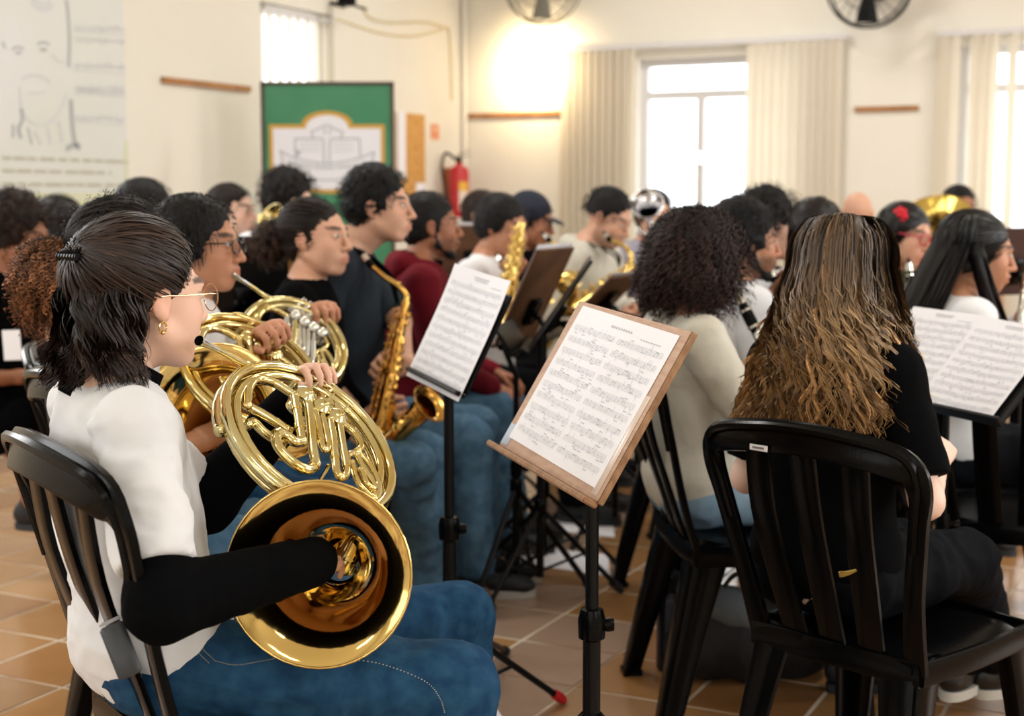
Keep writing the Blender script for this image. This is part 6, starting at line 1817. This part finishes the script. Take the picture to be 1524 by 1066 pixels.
back_board('dark brown desk with a white sheet beside the girl with the red flower', 1380, 402, 5.0, -118, 34, .30, .32, mat('dark_brown_board', srgb(54, 28, 26), .5), plabel='white sheet on the dark brown desk beside the girl with the red flower')
back_board('light desk with a white sheet just behind the wide score', 1376, 434, 4.35, -76, 40, .22, .26, M_WOOD_EDGE, plabel='white sheet just behind the wide score')
back_board('dark brown board beyond the flute player', 1512, 388, 5.4, -150, 18, .30, .26, mat('dark_brown_board', (0, 0, 0)), paper=False)
# tripod of another stand between the knees and the hardboard desk
st3 = music_stand('low black tripod stand on the floor behind the light hardboard desk', floor_at(768, 880), at(768, 560, 4.62), at(760, 500, 4.62), *desk_frame(80, 30)[2:0:-1], .30, .10, M_BLACKMETAL, [floor_at(703, 918), floor_at(880, 882), floor_at(790, 850)], hub=.36, leg_r=.010)

# ------------------------------------------------------------------ bottles, bag, papers on the floor
def flask(label, base, r, h, m, lid, loop=None, neck=True):
    root = empty('bottle', base, label, 'bottle'); up = V3(0, 0, 1); mb = MB()
    hb = h * (.80 if neck else .90)
    mb.lathe([(1e-4, .002), (r * .92, .002), (r, .008), (r, hb * .93), (r * .94, hb * .98), (r * (.72 if neck else .96), hb * 1.02), (r * (.66 if neck else .94), hb * 1.05), (1e-4, hb * 1.05)], base, up, 28); mb.build('body', m, root)
    mb = MB(); mb.lathe([(r * (.74 if neck else .97), hb * 1.03), (r * (.76 if neck else .98), h * .97), (r * (.70 if neck else .93), h), (1e-4, h)], base, up, 24); l = mb.build('lid', lid, root)
    if loop is not None:
        t = base + up * h * .97; mb = MB(); mb.tube(spline([t + loop * r * .5, t + loop * r * 1.3 + up * .006, t + loop * r * 1.75 - up * .02, t + loop * r * 1.75 - up * .05, t + loop * r * 1.45 - up * .055], 20), .0045, 8); mb.build('carry_loop', lid, l)
    return root
flask('dark blue steel bottle with a loop lid beside the chair legs', floor_at(999, 996), .042, .272, mat('dark_blue_enamel', srgb(20, 28, 44), .35), M_BLACKPLASTIC, -RT)
flask('brushed silver bottle on the floor by the jeans', floor_at(728, 822), .036, .225, mat('brushed_silver', srgb(176, 178, 186), .35, 1.0), M_BLACKPLASTIC, None, False)
def floor_paper(label, px):
    pts = [floor_at(*q, .002) for q in px]; mb = MB(); n = 8; v = []
    for j in range(n + 1):
        for i in range(n + 1):
            a, b = i / n, j / n
            p = pts[0] * (1 - a) * (1 - b) + pts[1] * a * (1 - b) + pts[2] * a * b + pts[3] * (1 - a) * b
            v.append(p + V3(0, 0, .004 * (math.sin(a * 5) * math.sin(b * 4)) ** 2))
    v = np.array(v); m = len(v); q = [[j * (n + 1) + i, j * (n + 1) + i + 1, (j + 1) * (n + 1) + i + 1, (j + 1) * (n + 1) + i] for j in range(n) for i in range(n)]
    mb.add(np.concatenate([v, v - V3(0, 0, .001)]), [q + [[a + m for a in f[::-1]] for f in q]])
    o = mb.build('paper_sheet', M_PAPER); tag(o, label, 'paper', 'papers lying on the floor')
floor_paper('larger white paper on the floor behind the tripod', [(772, 838), (908, 858), (905, 826), (778, 812)])
floor_paper('farther white paper on the floor behind the hardboard desk', [(812, 788), (915, 800), (912, 776), (840, 764)])
floor_paper('white paper on the floor by the front knee', [(690, 1085), (760, 1090), (730, 1040), (700, 1032)])
# soft bag on the floor under the long haired girl's chair
M_BAG = mat('black_nylon', (.008, .008, .010), .7, bump=(90, .3)); M_BAGG = mat('grey_canvas', srgb(96, 102, 106), .85, bump=(300, .3))
bc_ = floor_at(1112, 1012); S = Solid(.008)
S.el(bc_ + V3(0, .02, .12), (.15, .11, .13), None, .04); S.el(bc_ + V3(-.13, .02, .085), (.09, .08, .075), None, .05); S.el(bc_ + V3(.14, .05, .09), (.11, .10, .09), None, .05)
S.cut(bc_ + V3(0, 0, .003), V3(0, 0, -1), .01)
V, Q = S.mesh(); V = wrinkle(V, Q, .018, 9, seed=4); bag = mesh_from('bag', V, [Q], M_BAG); tag(bag, 'soft black bag with grey flap on the floor under the chairs', 'bag')
S = Solid(.007); S.el(bc_ + V3(-.035, -.015, .20), (.10, .075, .055), np.array([unit(V3(.9, .1, -.35)), unit(V3(0, 1, 0)), unit(V3(.35, 0, .9))]), .02); V, Q = S.mesh(); V = wrinkle(V, Q, .008, 14, seed=6); mesh_from('flap', V, [Q], M_BAGG, bag)
mb = MB(); mb.strip(spline([bc_ + V3(-.1, 0, .2), bc_ + V3(-.04, -.03, .30), bc_ + V3(.04, 0, .25)], 14), .025, .004, V3(0, 1, .2)); mb.build('strap', M_BAG, bag)

# sticker and clip on the chair of the girl with the long hair
cw = parent_world(chair17)
def on_chair(x, y, z): return np.array(tuple(cw @ Vector((x, y, z))))
ex = unit(on_chair(1, 0, 0) - on_chair(0, 0, 0)); ey = unit(on_chair(0, 1, 0) - on_chair(0, 0, 0)); ez = unit(V3(0, 0, 1) - ey * .25)
mb = MB(); mb.rbox(on_chair(-.075, -.353, .838), (.042, .002, .012), .0008, np.array([ex, ey, V3(0, 0, 1)])); mb.build('sticker', M_PAPER, chair17)
mb = MB()
for k in range(8): mb.box(on_chair(-.088 + k * .0036, -.3545, .838), (.0018, .0008, .004), np.array([ex, ey, V3(0, 0, 1)]))
mb.build('sticker_print', M_INK, chair17)
mb = MB(); cl_ = on_chair(.075, -.262, .60); mb.strip(spline([cl_ - ex * .018 - V3(0, 0, .006), cl_, cl_ + ex * .02 + V3(0, 0, .010)], 8), [.011, .011, .011, .010, .009, .008, .007, .006, .005][:len(spline([cl_, cl_ + ex, cl_ + ex * 2], 8))], .003, V3(0, 0, 1)); mb.disc(cl_ - ex * .012 - ey * .003, -ey, .003, .002, 8); mb.build('metal_clip', mat('brass_clip', srgb(206, 178, 96), .3, 1.0), chair17)

# ------------------------------------------------------------------ on the walls
M_GREEN = mat('green_banner_cloth', srgb(58, 126, 88), .7, var=(3, srgb(76, 138, 104), .35, .75)); M_GOLDP = mat('gold_printed_border', srgb(198, 152, 58), .6); M_CREST = mat('white_printed_crest', srgb(226, 226, 232), .7); M_CRESTL = mat('grey_crest_line', srgb(140, 142, 148), .7); M_DARKWOOD = mat('dark_wood_frame', srgb(70, 44, 30), .5)
DB = 8.3
b0 = at(388, 122, DB); b1 = at(586, 122, DB); bw = b1[0] - b0[0]; btop = b0[2]
bx = lambda px, py: np.array([at(px, py, DB)[0], 0, at(px, py, DB)[2]]) + V3(0, b0[1], 0)
root = empty('banner', V3((b0[0] + b1[0]) / 2, b0[1], 0), 'green standing banner with a white crest and gold border', 'banner')
mb = MB(); mb.box(((b0[0] + b1[0]) / 2, b0[1], (btop + .35) / 2), (bw - .03, .006, btop - .35), None); mb.build('cloth', M_GREEN, root, smooth=False)
fr = MB()
for x in (b0[0] + .008, b1[0] - .008): fr.box((x, b0[1], btop / 2), (.018, .03, btop))
fr.box(((b0[0] + b1[0]) / 2, b0[1], btop - .008), (bw, .03, .018)); fr.box(((b0[0] + b1[0]) / 2, b0[1], .34), (bw, .03, .03))
for x in (b0[0] + .008, b1[0] - .008): fr.box((x, b0[1], .02), (.04, .4, .04))
fr.build('frame', M_DARKWOOD, root, smooth=False)
def crest(ins):
    L_, R_, T_, Bt = 399 + ins, 572 - ins, 185 + ins, 272 - ins * .2
    cx, r_ = 486, 38 - ins
    out = [(L_, Bt), ] + [(L_ + (R_ - L_) * k / 12, Bt + (16 - ins * .8) * math.sin(math.pi * k / 12)) for k in range(1, 12)] + [(R_, Bt), (R_, T_), (cx + r_ - 1, T_)]
    out += [(cx + r_ * math.cos(a), T_ - (20 - 0) * math.sin(a)) for a in np.linspace(.15, math.pi - .15, 14)] + [(cx - r_ + 1, T_), (L_, T_)]
    return out
def flat_poly(px, off, m, name, parent):
    pts = [bx(*q) for q in px]; o_ = V3(0, b0[1], 0); mb = MB(); mb.prism([(p[0], p[2]) for p in pts], V3(0, b0[1] - off, 0), V3(1, 0, 0), V3(0, 0, 1), .0012, V3(0, -1, 0)); return mb.build(name, m, parent, smooth=False)
flat_poly(crest(0), .0035, M_GOLDP, 'gold_border', root); flat_poly(crest(6), .0052, M_CREST, 'crest_field', root)
ln = MB()
def stroke(pts, w=.006, off=.0072):
    q = np.array([bx(*a) - V3(0, off, 0) for a in pts]); ln.strip(q, w, .0012, np.cross(np.gradient(q, axis=0), V3(0, 1, 0)))
for a in ([(438, 206), (480, 206)], [(492, 206), (534, 206)], [(438, 206), (438, 236)], [(534, 206), (535, 234)], [(480, 206), (481, 242)], [(490, 206), (489, 242)], [(462, 196), (472, 192), (486, 186), (500, 193), (510, 196)], [(462, 197), (466, 205)], [(510, 197), (506, 205)], [(482, 190), (482, 200)], [(490, 190), (490, 200)],
          [(415, 224), (440, 236), (486, 243), (530, 236), (556, 226)], [(415, 224), (419, 238), (415, 252)], [(556, 226), (553, 240), (556, 252)], [(418, 250), (450, 264), (486, 268), (530, 262), (556, 250)], [(440, 222), (443, 230), (441, 232)], [(446, 224), (440, 230)]):
    stroke(spline(a, 16) if len(a) > 2 else [a[0], ((a[0][0] + a[1][0]) / 2, (a[0][1] + a[1][1]) / 2), a[1]])
ln.build('crest_lines', M_CRESTL, root, smooth=False)
ln = MB(); rg = random.Random(3)
for w0, w1 in ((426, 452), (458, 462), (466, 494), (500, 542)):      # lettering on the ribbon, too soft to read in the photograph
    x = w0
    while x < w1:
        y = 252 - 8 * ((x - 486) / 60) ** 2 - 3
        stroke([(x, y - 3), (x + 1.5, y + 3), (x + 3, y - 2), (x + 4, y + 3)], .004); x += 5.2
for r_, y0 in ((0, 212), (1, 218), (2, 224)):
    for x0 in (446, 496):
        for k in range(6): stroke([(x0 + k * 5, y0), (x0 + k * 5 + 2, y0 + 1), (x0 + k * 5 + 3.4, y0)], .003)
ln.build('ribbon_lettering', M_CRESTL, root, smooth=False)
# big printed wall hanging on the left wall: pencil-like portrait, score and lines of script
M_POSTER = mat('pale_vinyl_print', srgb(222, 222, 224), .6, var=(1.6, srgb(216, 218, 208), .35, .7)); M_GREYPRINT = mat('soft_grey_print', srgb(209, 210, 212), .7); M_MIDPRINT = mat('mid_grey_print', srgb(176, 178, 180), .7); M_OLIVEPRINT = mat('olive_script_print', srgb(196, 192, 172), .7); M_OLIVE2 = mat('yellow_green_print', srgb(216, 218, 178), .7)
tr_, zb = left_hit(190, 304); tl_, _ = left_hit(-60, 200); z_top = left_hit(188, -60)[1]
root = empty('wall_print', W(.01, (tr_ + tl_) / 2, zb), 'pale printed wall hanging with a sketched portrait and lines of script', 'wall print')
rbx(MB(), .001, .006, tr_, tl_, zb - .02, z_top).build('sheet', M_POSTER, root, smooth=False)
def lw(px, py, off=.0075): t_, z_ = left_hit(px, py); return W(off, t_, z_)
def lstroke(mbx, pts, w):
    q = np.array([lw(*a) for a in pts]); mbx.strip(q, w, .0012, np.cross(np.gradient(q, axis=0), BDIR))
fc_ = MB()
for pts, w in (([(97, 0), (100, 22), (102, 60), (101, 100)], .020), ([(104, 148), (106, 185), (110, 212), (116, 218)], .030), ([(97, 222), (108, 216), (118, 220)], .03), ([(30, 162), (32, 178), (26, 192), (30, 206)], .022), ([(18, 185), (18, 205)], .015), ([(16, 74), (24, 70), (34, 73)], .010), ([(22, 79), (30, 78)], .014), ([(54, 66), (62, 63), (72, 66)], .012), ([(58, 74), (68, 74)], .016), ([(40, 190), (46, 215)], .012), ([(2, 62), (6, 72)], .012)):
    pm = MB(); lstroke(pm, spline(pts, 8), w); pm.build('portrait_line', M_MIDPRINT, root, smooth=False)
fc_ = MB()
for pts, w in (([(30, 118), (45, 112), (62, 114), (74, 124)], .012), ([(40, 138), (54, 139), (66, 136)], .010), ([(28, 130), (30, 160), (44, 182), (66, 186), (86, 168), (98, 140)], .012), ([(75, 80), (86, 92), (100, 92)], .010), ([(46, 0), (62, 10), (76, 4)], .05), ([(50, 195), (60, 215)], .02), ([(70, 190), (74, 215)], .02), ([(86, 180), (92, 212)], .02)):
    pm = MB(); lstroke(pm, spline(pts, 10), w); pm.build('portrait_line', M_GREYPRINT, root, smooth=False)
for y in (38, 46, 56, 96, 104, 132, 138, 172, 180):
    pm = MB(); lstroke(pm, [(108, y), (150, y + 3), (186, y + 6)], .006); pm.build('score_line', M_GREYPRINT, root, smooth=False)
rg = random.Random(9)
for y in (42, 60, 97, 130, 135, 175):
    for k in range(12):
        x = 112 + k * 6; lstroke(fc_, [(x, y + rg.uniform(-6, 3)), (x + 2, y + rg.uniform(2, 8)), (x + 4, y + rg.uniform(-4, 4))], .010)
fc_.build('score_notes', M_GREYPRINT, root, smooth=False)['kind'] = 'stuff'
for y, x1 in ((238, 186), (256, 165), (275, 182)):
    fc_ = MB(); x = 2
    while x < x1:
        wl = rg.uniform(10, 26); xx = x
        while xx < min(x + wl, x1):
            yy = y + (xx - 95) * (292 - y) * .0006; lstroke(fc_, [(xx, yy - 3), (xx + 1.4, yy + 2.5), (xx + 2.8, yy - 2), (xx + 4, yy + 2.5)], .008); xx += 4.6
        x += wl + 5
    fc_.build('script_line', M_OLIVEPRINT, root, smooth=False)['kind'] = 'stuff'
fc_ = MB(); lstroke(fc_, [(2, 291), (90, 291), (188, 291)], .02); lstroke(fc_, [(30, 301), (100, 301), (188, 301)], .03); lstroke(fc_, [(186, 210), (187, 260), (188, 300)], .02); fc_.build('green_band', M_OLIVE2, root, smooth=False)
# cork board, small notice, fire extinguisher on the left wall near the corner
def lrect(px0, py0, px1, py1, s0, s1, m, name, parent=None):
    ta, za = left_hit(px0, py0); tb, zb_ = left_hit(px1, py1); return rbx(MB(), s0, s1, tb, ta, zb_, za).build(name, m, parent, smooth=False)
t_, z_ = left_hit(608, 230); root = empty('notice_board', W(.02, t_, z_ - .3), 'cork notice board with white papers beside the green banner', 'notice board')
lrect(589, 167, 630, 292, .0, .018, mat('cork', srgb(212, 162, 92), .8, var=(40, srgb(190, 138, 70), .4, .6)), 'cork_panel', root); lrect(588, 165, 601, 268, .018, .020, M_PAPER, 'pinned_paper', root); lrect(616, 272, 630, 292, .018, .020, M_PAPER, 'pinned_paper', root)
t_, z_ = left_hit(647, 197); root = empty('safety_sign', W(.006, t_, z_ - .05), 'small orange red safety notice above the fire extinguisher', 'sign')
lrect(641, 185, 653, 208, 0, .004, mat('orange_sign', srgb(220, 128, 84), .5), 'plate', root); lrect(643, 189, 651, 196, .004, .0052, mat('pale_sign_print', srgb(236, 190, 150), .5), 'symbol', root); lrect(643, 199, 651, 201, .004, .0052, MATS['pale_sign_print'], 'text_line', root); lrect(643, 203, 649, 205, .004, .0052, MATS['pale_sign_print'], 'text_line', root)
t_, z_ = left_hit(656, 300); _, zt_ = left_hit(656, 246); ec = W(.16, t_, z_ - .12); hh_ = zt_ - z_ + .12
root = empty('fire_extinguisher', ec, 'red fire extinguisher with black hose hanging on the wall by the corner', 'fire extinguisher')
M_RED = mat('extinguisher_red', srgb(190, 16, 30), .3, coat=.4); er = .078
mb = MB(); mb.lathe([(1e-4, 0), (er * .9, 0), (er, .02), (er, hh_ * .86), (er * .8, hh_ * .96), (er * .35, hh_), (er * .3, hh_ + .02), (1e-4, hh_ + .02)], ec, V3(0, 0, 1), 24); mb.build('cylinder', M_RED, root)
mb = MB(); tp = ec + V3(0, 0, hh_ + .02); mb.disc(tp, V3(0, 0, 1), .022, .04, 12); mb.strip([tp + V3(-.02, 0, .035), tp + V3(.03, 0, .045), tp + V3(.09, -.02, .05)], .02, .006, V3(0, 1, 0)); mb.strip([tp + V3(-.02, 0, .05), tp + V3(.03, 0, .07), tp + V3(.08, -.02, .09)], .02, .006, V3(0, 1, 0)); mb.build('valve_handle', M_BLACKMETAL, root)
mb = MB(); mb.tube(spline([tp + V3(-.02, 0, .02), tp + V3(-.10, -.01, .07), tp + V3(-.13, -.02, -.04), ec + V3(-.11, -.05, hh_ * .6), ec + V3(-.09, -.06, .12)], 24), .011, 8); mb.build('hose', M_RUBBER, root)
lc = ec + V3(.03, -.074, hh_ * .5); dn = unit(V3(.4, -.9, 0))
for nm, z0, z1, m in (('label', .05, .20, mat('label_white', srgb(232, 214, 200), .5)), ('label_band', .20, .27, mat('label_yellow', srgb(230, 180, 60), .5))):
    mb = MB(); v = []
    for z in (z0, z1):
        for a in np.linspace(-1.55, -.55, 7): v.append(ec + V3(math.cos(a), math.sin(a), 0) * (er + .001) + V3(0, 0, z))
    mb.add(np.array(v), [[[i, i + 1, 8 + i, 7 + i] for i in range(6)]]); mb.build(nm, m, root)
rbx(MB(), 0, .04, t_ - .26, t_ - .05, z_ - .08, zt_ - .02).build('wall_bracket', mat('ochre_panel', srgb(170, 92, 36), .6), root, smooth=False)
# flood lamp on the back wall
s_, z_ = back_hit(803, 84); lp_ = W(s_, .11, z_); root = empty('wall_lamp', W(s_, .0, z_), 'small lit flood lamp on the back wall left of the window', 'lamp')
mb = MB(); mb.rbox(W(s_, .02, z_ + .07), (.09, .04, .06), .008, RX); mb.tube([W(s_, .03, z_ + .07), W(s_, .10, z_ + .04)], .01, 8); mb.build('bracket', M_WFRAME, root)
mb = MB(); mb.lathe([(.03, .0), (.055, .05), (.058, .055), (.055, .06), (.028, .006)], lp_ + V3(0, 0, .045), unit(V3(*( LDIR * .55)) + V3(0, 0, -.8)), 20); mb.build('shade', M_WFRAME, root)
mb = MB(); mb.ball(lp_ + LDIR * .02, .032, 8); mb.build('bulb', mat('lit_bulb', (1, .8, .5), .4, emit=((1, .78, .48), 60)), root)
pl_ = bpy.data.lights.new('wall_lamp_light', 'SPOT'); pl_.energy = 55; pl_.color = (1, .76, .44); pl_.shadow_soft_size = .05; pl_.spot_size = 2.7; pl_.spot_blend = .9
lo = bpy.data.objects.new('wall_lamp_light', pl_); lo.location = [float(v) for v in (W(s_, .30, z_ - .02))]; lo.rotation_euler = Vector([float(v) for v in (LDIR + V3(0, 0, -.25))]).to_track_quat('-Z', 'Y').to_euler(); COL.objects.link(lo)
# wall fans, only their lower parts come into the picture
def wall_fan(label, px, py, rpx, dark):
    s_, z_ = back_hit(px, py); s2_, _ = back_hit(px + rpx, py); R_ = abs(s2_ - s_); c = W(s_, .30, z_); root = empty('wall_fan', W(s_, 0, z_), label, 'fan', 'wall fans above the windows')
    fx = np.array([BDIR, [0, 0, 1.0]])
    m = M_BLACKMETAL if dark else mat('grey_fan_wire', srgb(120, 116, 104), .4)
    g = MB()
    for rr, off in ((R_, 0), (R_ * .97, -.09), (R_ * .96, .07), (R_ * .6, .085), (R_ * .3, .09)):
        g.tube([c - LDIR * (-off) * -1 + (fx[0] * math.cos(t) + fx[1] * math.sin(t)) * rr for t in np.linspace(0, 2 * np.pi, 40, endpoint=False)], .007 if rr > R_ * .9 else .0035, 6, closed=True)
    for t in np.linspace(0, 2 * np.pi, 24, endpoint=False):
        d_ = fx[0] * math.cos(t) + fx[1] * math.sin(t); g.tube(spline([c + d_ * R_ * .12 - LDIR * .09, c + d_ * R_ * .7 - LDIR * .085, c + d_ * R_], 6), .0022, 4)
    g.build('guard', m, root)
    mo = MB(); mo.lathe([(1e-4, -.02), (.06, -.02), (.075, .02), (.075, .13), (.05, .16), (1e-4, .16)], c, LDIR, 20); mo.rbox(c + LDIR * .2, (.10, .14, .12), .01, RX); mo.tube([c + LDIR * .14, W(s_, 0, z_ - .05)], .025, 10); mo.build('motor', M_BLACKMETAL if dark else m, root)
    for k in range(3):
        a = k * 2.094 + .5; d_ = fx[0] * math.cos(a) + fx[1] * math.sin(a); w_ = -fx[0] * math.sin(a) + fx[1] * math.cos(a)
        b = MB(); b.strip(spline([c + d_ * .05, c + d_ * R_ * .5, c + d_ * R_ * .88], 8), np.linspace(.06, .15, len(spline([c, c + d_, c + d_ * 2], 8))), .004, w_ + LDIR * .35); b.build('blade', M_BLACKMETAL if dark else m, root)
wall_fan('dark wall fan above between the two windows', 1308, -14, 62, True)
wall_fan('pale wall fan above the flood lamp', 833, -16, 52, False)
# cables on the left wall
mb = MB(); cab = [left_hit(*q) for q in ((500, 28), (560, 48), (610, 54), (650, 46), (664, 40), (668, 60), (670, 110), (671, 150))]
mb.tube(spline([W(.008, a, b) for a, b in cab], 40), .007, 6); o = mb.build('cable', mat('cream_cable', srgb(222, 206, 164), .6)); tag(o, 'cream cable sagging along the upper left wall', 'cable')
mb = MB(); cab = [left_hit(*q) for q in ((536, 8), (548, 26), (580, 34), (630, 33), (662, 42))]
mb.tube(spline([W(.014, a, b) for a, b in cab], 30), .006, 6); o = mb.build('cable', MATS['cream_cable']); tag(o, 'second thin cream cable higher on the left wall', 'cable')
t_, z_ = left_hit(492, 4); root = empty('camera_mount', W(.0, t_, z_), 'black camera on a short arm high on the left wall', 'camera')
mb = MB(); mb.tube([W(0, t_, z_), W(.10, t_ - .02, z_ - .03)], .014, 8); mb.build('arm', M_BLACKMETAL, root)
mb = MB(); mb.rbox(W(.14, t_ + .02, z_ + .0), (.12, .07, .07), .012, RX); mb.tube([W(.18, t_ - .02, z_ - .03), W(.20, t_ - .13, z_ - .04)], .008, 8); mb.build('body', M_BLACKPLASTIC, root)
